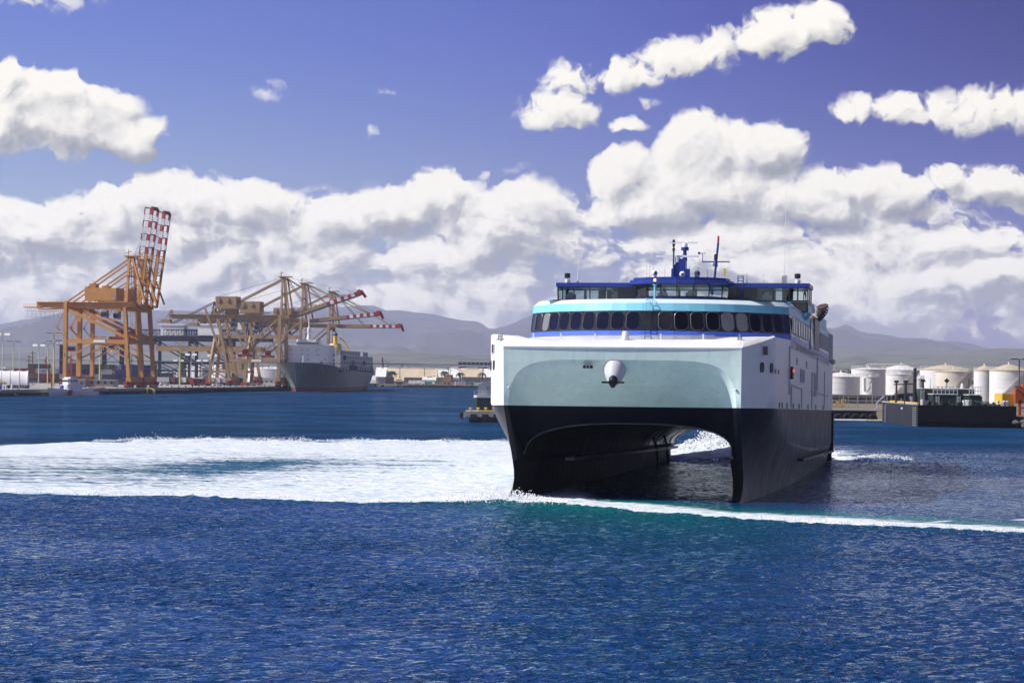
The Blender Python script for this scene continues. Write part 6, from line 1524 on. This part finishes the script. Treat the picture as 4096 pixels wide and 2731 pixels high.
def palm(u, Yv, h, lab, seed):
    q = random.Random(seed); r = thing('palm_tree', lab, 'palm tree', fat(u, Yv), 0, 'palms on the far shore')
    MB().path([(0, 0, 0), (.2, 0, h * .4), (.1, 0, h)], .32, 8).build('trunk', M['trunk'], r, angle=50); cr2 = MB()
    for k in range(22):
        a = 2 * math.pi * k / 22 + q.random() * .3; L = h * .48 * q.uniform(.8, 1.1); up = q.uniform(-.1, .8)
        pts = [Vector((math.cos(a) * L * t, math.sin(a) * L * t, h + L * (up * t - (.9 + up * .3) * t * t))) for t in (0, .33, .66, 1)]
        for p0, p1, w0, w1 in zip(pts, pts[1:], (.2, .55, .45), (.55, .45, .05)):
            sv = Vector((-math.sin(a), math.cos(a), -.35)); sv2 = Vector((math.sin(a), -math.cos(a), -.35))
            for v_ in (sv, sv2): cr2.add([p0, p1, p1 + v_ * w1, p0 + v_ * w0], [(0, 1, 2, 3)])
    cr2.build('crown', M['leafd'], r)
palm(1567, 1795, 9.5, 'dark palm beside the low tan quonset store', 1); palm(1840, 1800, 9, 'palm in front of the white gabled warehouse', 2); palm(1926, 1815, 9, 'palm right of the tan roofed warehouse by the ferry', 3); palm(1777, 1820, 10, 'palm behind the brown box shed', 4)
def tree(u, Yv, h, w_, lab, seed, z=1.6, group='trees behind the sheds', m='leafd'):
    q = random.Random(seed); r = thing('broadleaf_tree', lab, 'tree', fat(u, Yv, z), 0, group); tb = MB().tube((0, 0, 0), (.1, 0, h * .45), h * .035, 8, h * .02)
    for k in range(5): a = k * 1.3; tb.tube((.1, 0, h * .42), (math.cos(a) * w_ * .3, math.sin(a) * w_ * .3, h * .72), h * .015, 5, h * .006)
    tb.build('trunk', M['trunk'], r); cl = MB(); cents = [(q.gauss(0, w_ * .26), q.gauss(0, w_ * .26), h * q.uniform(.5, .9)) for _ in range(11)]
    for k in range(420):
        c = q.choice(cents); p = Vector((c[0] + q.gauss(0, w_ * .13), c[1] + q.gauss(0, w_ * .13), c[2] + q.gauss(0, h * .09))); s_ = w_ * q.uniform(.035, .075)
        d1_ = Vector((q.gauss(0, 1), q.gauss(0, 1), q.gauss(0, .6))).normalized(); d2_ = d1_.cross(Vector((q.gauss(0, 1), q.gauss(0, 1), q.gauss(0, 1)))).normalized()
        cl.add([p - d1_ * s_, p + d2_ * s_ * .7, p + d1_ * s_, p - d2_ * s_ * .7], [(0, 1, 2, 3)])
    cl.build('crown', M[m], r)
k = 0
for (u, Yv, h, w_, lab) in ((1610, 2100, 14, 12, 'dark tree clump above the left part of the tan roof'), (1640, 2150, 13, 11, 'second dark tree above the tan roof'), (1668, 2120, 14, 10, 'dark tree above the right part of the tan roof'), (1705, 2200, 13, 10, 'dark tree left of the faint pole'), (1750, 2150, 12, 10, 'dark tree behind the white warehouse'), (1870, 2100, 12, 10, 'dark tree left of the office block'), (1130, 1600, 9, 3.5, 'slim dark cypress before the white tank by the ship bow'), (727, 1580, 20, 9, 'small green tree behind the yellow lamp mast'), (3405, 1500, 13, 16, 'dark tree behind the left tank of the tank farm'), (3440, 1520, 13, 15, 'dark tree between the left tanks of the tank farm'), (3690, 1500, 12, 18, 'dark tree behind the big white tank roofs')):
    k += 1; tree(u, Yv, h, w_, lab, 20 + k)
# scattered town on the plain: one mass of tiny roofs and trees
q = np.random.default_rng(8); mbs = [MB(), MB()]
for k in range(700):
    Yv = q.uniform(2300, 5200); X0 = q.uniform(-.26, .26) * Yv; s_ = q.uniform(4, 16); hh = q.uniform(3, 9)
    mbs[0 if q.random() < .5 else 1].box((X0, Yv, 1.6 + hh / 2), (s_ * 1.6, s_, hh), q.uniform(-.4, .4))
tag(mbs[0].build('distant_roofs', M['roofw']), 'pale specks of the distant town on the plain', kind='stuff'); tag(mbs[1].build('distant_woods', M['leafd']), 'dark specks of distant trees on the plain', kind='stuff')
# small craft and gear along the far quay
def skiff(lab, loc, rz, L, cabin=True, name='motor_boat', hm='white'):
    r = thing(name, lab, 'boat', loc, rz, 'small boats'); s_ = L / 26
    rows = [[(HW(y, t) * s_ * 1.25, y * s_, z * s_ * 1.2) for y in (0, 2, 6, 12, 20, 26)] for t, z in ((.2, -.6), (.6, 1.0), (1, 2.4))]
    MB().grid(rows).grid([[(-x, y, z) for x, y, z in rr_] for rr_ in rows]).grid([[(x, y, z - .02) for x, y, z in rows[-1]], [(-x, y, z - .02) for x, y, z in rows[-1]]]).grid([[rr_[-1] for rr_ in rows], [(-rr_[-1][0], *rr_[-1][1:]) for rr_ in rows]]).build('hull', M[hm], r, angle=40)
    if cabin:
        MB().prism(rr2(-2.4 * s_, 2.4 * s_, 9 * s_, 19 * s_, .8 * s_), 2.3 * s_, 5.6 * s_).build('cabin', M['white2'], r); 
        for k in range(3):
            for x in (-1, 1): MB().bx(x * 2.38 * s_, x * 2.46 * s_, (10 + 3 * k) * s_, (12 + 3 * k) * s_, 3.8 * s_, 5 * s_).build('window', M['lglass'], r)
    return r
skiff('white motor boat moored on the far shore near the low white shed', on(1655, 1543), R(70), 14); skiff('smaller white boat on the far shore right of the palm', on(1770, 1544), R(80), 10); 
fb = thing('flat_barge', 'long rusty flat barge along the far shore', 'barge', fat(1790, 1738, 0), R(2)); MB().bx(-32, 32, -4, 4, -1, 1.5).build('hull', M['brown'], fb); MB().bx(-30, 30, -3.6, 3.6, 1.51, 1.7).build('deck', M['timber'], fb); MB().bx(20, 26, -2, 2, 1.7, 4).build('deckhouse', M['white2'], fb)
for k, (u, mk, lab) in enumerate(((1672, 'white2', 'white van parked by the low white shed'), (1712, 'contt', 'teal truck parked on the far shore'), (1650, 'cont', 'white box truck parked left of the van'))):
    p = fat(u, 1775, 1.6); r = thing('parked_truck', lab, 'truck', p, R(80), 'trucks on the far shore'); MB().bx(-1.2, 1.2, -3, 3, .7, 3.2).build('box', M[mk], r); MB().bx(-1.1, 1.1, -5, -3.1, .6, 2.4).build('cab', M['carw'], r); MB().bx(-1, 1, -5.04, -4.98, 1.5, 2.2).build('windscreen', M['carglass'], r)
    for y in (-4, 2):
        for x in (-1, 1): MB().tube((x * .9, y, .5), (x * 1.15, y, .5), .5, 10).build('wheel', M['carb'], r)
# ================================================================ pier and green vessel beside the ferry bow
pp_ = on(1858, 1689); PI = thing('fender_pier', 'concrete pier head with round fender and yellow bollards, just left of the ferry bow', 'pier', (pp_.x, pp_.y, 0), 0)
Yp = pp_.y; sc_p = Yp / F
MB().bx(0, 16, 0, 14, 1.3, 2.55).build('deck', M['conc'], PI); MB().bx(.9, 15.8, .8, 13.6, -3, 1.28).build('pile_wall', M['timber'], PI)
for k in range(5): MB().bx(1.2 + k * 2.6, 2.6 + k * 2.6, -.1, .0 - .005, .7, 1.9).build('fender_block', M['carb'], PI)
MB().tube((-.5, 1, 1.5), (-.5, 3.6, 1.5), .75, 14).build('round_fender', M['rubber'], PI, angle=40); MB().bx(-.35, .0, .6, 4, .9, 2.2).build('fender_bracket', M['grey'], PI)
for x, y in ((1.2, 2), (2.9, 5), (4.6, 8), (6.4, 11)): MB().lathe([(.22, 2.56), (.2, 2.95), (.4, 3.05), (.4, 3.25), (.05, 3.35)], (x, y, 0), 12).build('bollard', M['yellow'], PI, angle=40)
MB().bx(3.2, 9, .6, 1.3, 2.56, 2.8).build('yellow_kerb', M['yellow'], PI); MB().bar((.6, .2, -2), (.6, .2, 1.3), .12).build('ladder_pole', M['timber'], PI)
GV = thing('green_hulled_vessel', 'dark green hulled vessel with grey deckhouse, half hidden behind the ferry bow', 'ship', at(1894, 1641, 640) * 1, 0); GV.location.z = 0; 
MB().prism([(0, 0), (.8, -1.2), (22, -1.2), (22, 9), (.8, 9), (0, 7.8)], -1, 4.6).build('hull', M['bgreen'], GV); MB().prism([(-.1, 0), (.75, -1.35), (22, -1.35), (22, 9.1), (.75, 9.1), (-.1, 7.8)], 4.61, 5.2).build('bulwark', M['lgrey'], GV)
hs3 = MB().extr([(1.0, 0, 5.2), (12, 0, 5.2), (12, 0, 10.6), (5, 0, 9.6), (1.0, 0, 8.0)], (0, 7.5, 0)).build('deckhouse', M['grey'], GV); MB().bx(3.2, 3.8, -.08, .0 - .01, 5.4, 7.8).build('door', M['mark'], hs3)
MB().bx(4.3, 5.6, -.08, -.01, 5.5, 6.2).build('window', M['lglass'], hs3); mb = MB(); rail_run(mb, (-.0, -.9, 5.2), (9, -.9, 5.2), 1.2, 8, .07); mb.build('deck_rail', M['white'], GV)
# ================================================================ tank farm on the right
z8 = lambda x, y: (3300 + x / 2.955, 1350 + y / 2.955)
def T8(lab, x, hw, yt, ya, Yv, mk='tankw', rk=None, st=True, rl=True): u, vt = z8(x, yt); _, va = z8(x, ya); return tank(lab, u, hw / 2.955, vt, va, 0, Yv, mk, rk, st, 2.6, 'storage tanks of the tank farm', rl)
T8('dusky tank roof peeping out behind the leftmost tank', -60, 200, 388, 345, 1010, 'tankc', 'tankt', False)
T8('low leftmost white tank next to the ferry stern, rust streak under its rim', 215, 225, 462, 408, 880, 'tankw', 'roofw', False)
T8('tall flat topped white tank behind the leftmost one', 540, 205, 374, 352, 960, 'tankw', 'roofw', False)
T8('wide white tank with pale conical roof, at the back', 935, 240, 382, 318, 1010, 'tankw', 'roofw', False)
T8('small flat topped grey white tank with a bent pipe', 545, 97, 462, 458, 850, 'tankw', 'roofw', False)
T8('mid sized white tank half in shade, left of the barge mast', 905, 165, 432, 424, 880, 'tankw', 'roofw', True)
T8('little white tank with conical roof behind the barge mast', 1120, 55, 486, 452, 940, 'tankw', 'roofw', False)
T8('big cream tank behind, with tan roof and rooftop gear', 1475, 305, 378, 318, 970, 'tankw', 'tankt', True)
T8('cream tank with broad shaded side in front of the big cream one', 1555, 215, 402, 372, 880, 'tankc', 'tankt', True)
T8('cream roofed white tank second from the right', 1905, 125, 388, 328, 930, 'tankw', 'tankt', False)
T8('large white tank at the right edge with tan domed roof', 2215, 228, 388, 312, 850, 'tankw', 'tankt', True)
# pipework bridge over the tanks, bent pipe, dark wall, rails, dock gear
pb_ = thing('pipe_bridge', 'white overhead pipe run above the tall flat topped tanks', 'pipe', fat(z8(700, 0)[0], 935, 2.6), 0)
P8 = lambda x, y, Yv: at(*z8(x, y), Yv) - Vector((fat(z8(700, 0)[0], 935, 2.6).x, 935, 2.6))
MB().path([P8(490, 365, 935), P8(490, 318, 935), P8(940, 322, 935)], .22, 8).build('pipe', M['tankw'], pb_, angle=40)
for x in (585, 610): MB().bar(P8(x, 350, 935), P8(x, 300, 935), .22).build('pipe_post', M['tankw'], pb_)
bp = thing('bent_pipe', 'white swan neck pipe with strut in front of the small flat tank', 'pipe', fat(z8(545, 0)[0], 842, 2.6), 0); o8 = bp.location; P9 = lambda x, y: at(*z8(x, y), 842) - o8
MB().path([P9(545, 652), P9(545, 540), P9(535, 515), P9(518, 520)], .34, 10).build('pipe', M['tankw'], bp, angle=40); MB().bar(P9(488, 650), P9(540, 570), .3).build('strut', M['tankw'], bp)
MB().bar(P9(466, 640), P9(466, 480), .9).build('side_post', M['tankw'], bp)
dw = thing('bund_wall', 'long dark low wall in front of the tanks on the right', 'wall', fat(z8(430, 0)[0], 800, 2.6), 0); MB().bx(-36, 40, 0, .6, 0, 2.6).build('wall', M['timber'], dw); MB().bx(-36, 40, -.15, .75, 2.61, 2.9).build('coping', M['conc'], dw)
for k in range(16): MB().bx(-35 + k * 4.8, -34.6 + k * 4.8, -.18, .0 - .005, 0, 2.6).build('buttress', M['conc'], dw)
for k, (y8, Yv) in enumerate(((686, 720), (705, 715), (748, 690))):
    fe = thing('pipe_fence', ('upper pale', 'middle pale', 'lower pale')[k] + ' pipe rail along the right hand dock', 'railing', fat(z8(60, 0)[0], Yv, 2.6), 0, 'pipe rails on the right dock')
    zt = at(*z8(400, y8), Yv).z - 2.6; L = (640 / 2.955) * Yv / F
    MB().tube((0, 0, zt), (L, 0, zt), .12, 6).build('top_rail', M['steel'], fe); MB().tube((0, 0, zt * .55), (L, 0, zt * .55), .08, 6).build('mid_rail', M['steel'], fe)
    for j in range(7): MB().tube((L * j / 6, 0, 0), (L * j / 6, 0, zt), .10, 6).build('post', M['steel'], fe)
for x, w_, lab in ((82, .35, 'narrow yellow post at the left of the dock edge'), (150, .85, 'broad yellow bollard box on the dock'), (197, .25, 'thin yellow post right of the broad bollard box'), (209, .25, 'thin yellow post, second right of the bollard box'), (240, .2, 'thinnest yellow post with a rail')):
    yp = thing('yellow_post', lab, 'bollard', fat(z8(x, 0)[0], 700, 2.6), 0, 'yellow posts on the right dock'); MB().bx(-w_ * .6, w_ * .6, -.3, .3, 0, 1.7 if w_ > .5 else 2.3).build('post', M['yellow'], yp); MB().bx(-w_ * .6 - .15, w_ * .6 + .15, -.45, .45, -.02, .2).build('base_plate', M['mark'], yp)
dqw = MB().bx(80.2, 98, 619.5, 621.4, -2, 2.2); tag(dqw.build('dock_face', M['timber']), 'dark dock face with tyres on the right', kind='structure')
dqc = MB().bx(80.2, 98, 618.9, 624, 2.62, 2.85); tag(dqc.build('dock_edge', M['conc']), 'pale dock edge strip on the right', kind='structure')
for k in range(7): o = inst(tyre, 'tyre_fender', None, (81.5 + k * 2.2, 618.9, .8), 0); o.scale = (1.3, 1.3, 1.3); tag(o, f'big black tyre fender on the right dock face, {ordn[k]} from the left', 'fender', 'tyre fenders on the right dock')
lg = thing('floating_log', 'long pale floating timber at the foot of the right dock', 'timber', (83.5, 616, .2), 0); MB().tube((-1.8, 0, 0), (7, 0, 0), .35, 8).build('log', M['lgrey'], lg); MB().tube((7.2, .2, 0), (11, .4, 0), .3, 8).build('second_log', M['rooft'], lg)
bu = thing('orange_buoy', 'round orange buoy floating below the right dock', 'buoy', on(3397, 1656), 0); MB().ball((0, 0, .1), .45, 12).build('float_ball', M['oran'], bu, angle=60); MB().tube((0, 0, .5), (0, 0, .8), .08, 6).build('ring', M['steel'], bu)
# ================================================================ black barge with green deckhouses
C8 = on(3669, 1707); YB_ = C8.y; BG = thing('black_deck_barge', 'big black barge with dark green deckhouses moored in front of the tanks', 'barge', (C8.x, YB_, 0), 0)
BL, BWd, BH = 53.0, 22.6, 5.0
bgm = MB(); bgm.mat(0).grid([[(0, y, z) for y in (0, 1.2, BL)] for z in (-1.5, .6, BH)])
bgm.mat(1); rk = [(0, 0), (.35, 0)]
for (z0, y0), (z1, y1) in zip(((-1.5, 2.2), (.3, .5), (1.2, .05), (BH, 0)), ((.3, .5), (1.2, .05), (BH, 0))): bgm.grid([[(0, y0, z0), (BWd, y0, z0)], [(0, y1, z1), (BWd, y1, z1)]])
bgm.grid([[(BWd, y, z) for y in (0, BL)] for z in (-1.5, BH)]).grid([[(x, BL, z) for x in (0, BWd)] for z in (-1.5, BH)]).grid([[(x, y, BH - .02) for x in (0, BWd)] for y in (0, BL)])
bgm.build('hull', [M['bargeg'], M['bargeb']], BG)
MB().bx(-.12, .25, .2, BL, BH, BH + .35).build('gunwale', M['conc'], BG); MB().bx(-.06, .35, 1, BL * .78, BH + .36, BH + .62).build('yellow_edge', M['yellow'], BG)
for y in (3.2, 6.0, 48):
    for k in range(9): MB().ball((-.06, y, .3 + k * .5), .13, 6).build('draught_mark', M['white2'], BG)
MB().ball((-.05, 22, 3.9), .3, 8).build('number_disc', M['white2'], BG)
def g8(x, y, dY=0): p = at(*z8(x, y), YB_ + dY); return p - Vector((C8.x, YB_, 0))
def dhouse(x0, x1, ytop, ybot, y0, d, nm, m='bgreen'):
    a, b = g8(x0, ytop, y0), g8(x1, ybot, y0); h = MB().bx(a.x, b.x, y0, y0 + d, BH, a.z).build(nm, M[m], BG)
    MB().bx(a.x - .15, b.x + .15, y0 - .15, y0 + d, a.z + .01, a.z + .15).build('roof', M['white2'], h); return a, b, h
a, b, h = dhouse(1150, 1760, 604, 790, 16, 8, 'upper_deckhouse'); 
for x in (1175, 1600, 1720): q0, q1 = g8(x, 690, 15.9), g8(x + 35, 760, 15.9); MB().bx(q0.x, q1.x, 15.9, 15.98, q1.z, q0.z).build('door', M['carb'], h)
a2, b2, h2 = dhouse(1275, 1560, 672, 790, 9, 6.8, 'lower_deckhouse'); mb = MB(); rail_run(mb, (a2.x, 8.95, a2.z + .15), (b2.x, 8.95, a2.z + .15), 1.7, 6, .13); mb.build('deck_rail', M['white2'], h2)
a3, b3, h3 = dhouse(1700, 1835, 680, 790, 9, 6.8, 'side_deckhouse'); mb = MB(); rail_run(mb, (a3.x, 8.95, a3.z + .15), (b3.x, 8.95, a3.z + .15), 1.7, 4, .13); mb.build('deck_rail', M['white2'], h3)
for x, w_ in ((1207, 20), (1325, 24), (1575, 26)):
    lm_ = MB(); p0, p1 = g8(x, 800, 8.7), g8(x, 620 if x < 1300 else 690, 8.7)
    for s_ in (-1, 1): lm_.bar((p0.x + s_ * .35, 8.7 if x != 1207 else 15.8, p0.z), (p0.x + s_ * .35, 8.7 if x != 1207 else 15.8, p1.z), .1)
    for k in range(8): z = p0.z + (p1.z - p0.z) * k / 8; lm_.bar((p0.x - .35, 8.7 if x != 1207 else 15.8, z), (p0.x + .35, 8.7 if x != 1207 else 15.8, z), .1)
    lm_.build('ladder', M['white2'], BG)
for (x, yt, yb, w_, m) in ((1060, 360, 790, .55, 'carb'), (950, 530, 790, .4, 'carb'), (840, 530, 760, .3, 'brown'), (1155, 520, 604, .3, 'carb'), (1435, 510, 604, .12, 'carb'), (1697, 485, 604, .14, 'carb'), (1620, 540, 604, .5, 'lgrey'), (1240, 485, 604, .1, 'lgrey')):
    p0, p1 = g8(x, yt, 18), g8(x, yb, 18); mb = MB().tube((p0.x, 18, max(BH, p1.z)), (p0.x, 18, p0.z), w_, 8, w_ * .7)
    if x == 1060: mb.bar((p0.x - .9, 18, p0.z - 1.2), (p0.x + .5, 18, p0.z - 1.2), .2).bar((p0.x - 5, 18, BH + 4.6), (p0.x, 18, BH + 4.8), .25)
    if x == 1435: mb.box((p0.x, 18, p0.z), (.9, .25, .9), M=Matrix.Rotation(R(45), 3, 'Y'))
    if x in (840, 950, 1155): mb.bx(p0.x - .5, p0.x + .5, 17.7, 18.3, p0.z - .1, p0.z + .5)
    mb.build('mast', M[m], BG)
q = random.Random(5)
for x in (1330, 1375, 1465, 1540, 1670, 1725): p0 = g8(x, 600, 18); MB().tube((p0.x, 18, p0.z), (p0.x, 18, p0.z + q.uniform(.25, .55)), .3, 10, .22).build('roof_vent', M[q.choice(['white2', 'carb', 'lgrey'])], BG)
a4, b4 = g8(790, 690, 30), g8(1110, 655, 30); MB().extr([(a4.x, 30, BH + 1.2), (b4.x, 30, BH + 1.4), (b4.x, 30, b4.z), (a4.x + 2.0, 30, a4.z + .6), (a4.x, 30, a4.z)], (0, 3, 0)).build('deck_boom', M['carb'], BG)
for x, m, w_, h_ in ((835, 'spread', 2.2, .8), (905, 'carb', 2.2, 1.0), (960, 'carb', 1.4, 2.6), (1050, 'mark', 3.0, 1.8), (995, 'spread', 1.0, 1.0), (1140, 'lgrey', 1.0, 1.3), (1165, 'lgrey', .8, 1.1), (1625, 'white2', .7, 1.2), (1680, 'lgrey', 1.7, 1.3), (1300, 'oran', .8, .7)):
    p0 = g8(x, 780, 24 if x < 1100 else 5); p0.x = max(1.6, p0.x); MB().prism([(p0.x + w_ * .5 * math.cos(R(45 * k)), (24 if x < 1100 else 4) + w_ * .5 * math.sin(R(45 * k))) for k in range(8)], BH, BH + h_).build('deck_gear', M[m], BG)
q = random.Random(9)
for k in range(26):
    x = q.uniform(1180, 2120); p0 = g8(x, 790, 4); w_, h_ = q.uniform(.4, 1.4), q.uniform(.3, 1.1); y_ = q.uniform(1.5, 5)
    MB().box((min(BWd - 1, p0.x), y_, BH + h_ / 2), (w_, q.uniform(.4, 1.2), h_), q.uniform(0, 1.5)).build('deck_gear', M[q.choice(['carb', 'timber', 'mark', 'bgreen', 'grey', 'brown'])], BG)
pts = [g8(1765, 750, 6), g8(1900, 785, 6), g8(2080, 790, 6)]; MB().path([(p.x, 6, max(BH + .2, p.z)) for p in pts], .12, 6).build('mooring_rope', M['contt'], BG)
for x in (2040, 2115, 2150): p0 = g8(x, 780, 4); MB().lathe([(.3, 0), (.28, .8), (.42, .9), (.42, 1.2), (.04, 1.25)], (p0.x, 4, BH), 10).build('capstan', M['white2'], BG, angle=40)
# white launch behind the barge
lb_ = on(3540, 1662); skiff('white workboat with a grey jib crane, tucked behind the left end of the barge', (lb_.x - 1.2, 615.5, 0), R(64), 11); 
jc = thing('jib_crane', 'grey jib crane arm above the white workboat', 'crane', at(3506, 1634, 624) , 0); o8 = Vector(jc.location); o8.z = 2.6; jc.location = o8
MB().bar((0, 0, 0), at(*z8(608, 770), 624) - o8, .3).bar(at(*z8(608, 770), 624) - o8, at(*z8(695, 690), 624) - o8, .35).build('arm', M['lgrey'], jc); MB().bx(-.5, .5, -.5, .5, -.1, .6).build('pedestal', M['grey'], jc)
# yellow container, orange machine and lamp at the right edge
yc = thing('yellow_container', 'yellow steel container standing by the orange machine at the right edge', 'container', fat(z8(2165, 0)[0], 575, 2.6), R(6)); MB().bx(-1.5, 1.5, 0, 6, .1, 5.2).build('box', M['yellow'], yc)
for k in range(5): MB().bx(-1.4 + k * .62, -1.15 + k * .62, -.07, .0 - .005, .3, 5.0).build('rib', M['yellow'], yc)
om = thing('orange_loader', 'orange heavy machine frame at the right edge behind the barge', 'machine', fat(z8(2330, 0)[0], 572, 2.6), 0); MB().bx(-1.4, 9, 1, 5, 2.9, 6.2).bx(.5, 7, 1.2, 4.6, 6.21, 7.3).build('body', M['oran'], om); MB().extr([(-1.8, 0, 6.9), (-.6, 0, 7.2), (4, 0, 3.8), (3.2, 0, 2.8)], (0, .9, 0)).build('boom', M['oran'], om)
for x in (-.3, 1.6, 4, 7): MB().bar((x, 1.3, 0), (x, 1.3, 3.6), .6).build('leg', M['oran'], om)
MB().bar((-.3, .9, 1.8), (1.6, .9, 1.8), .4).bar((1.6, .9, .2), (4, .9, 3.2), .4).build('brace', M['oran'], om)
for k in range(14): 
    pass
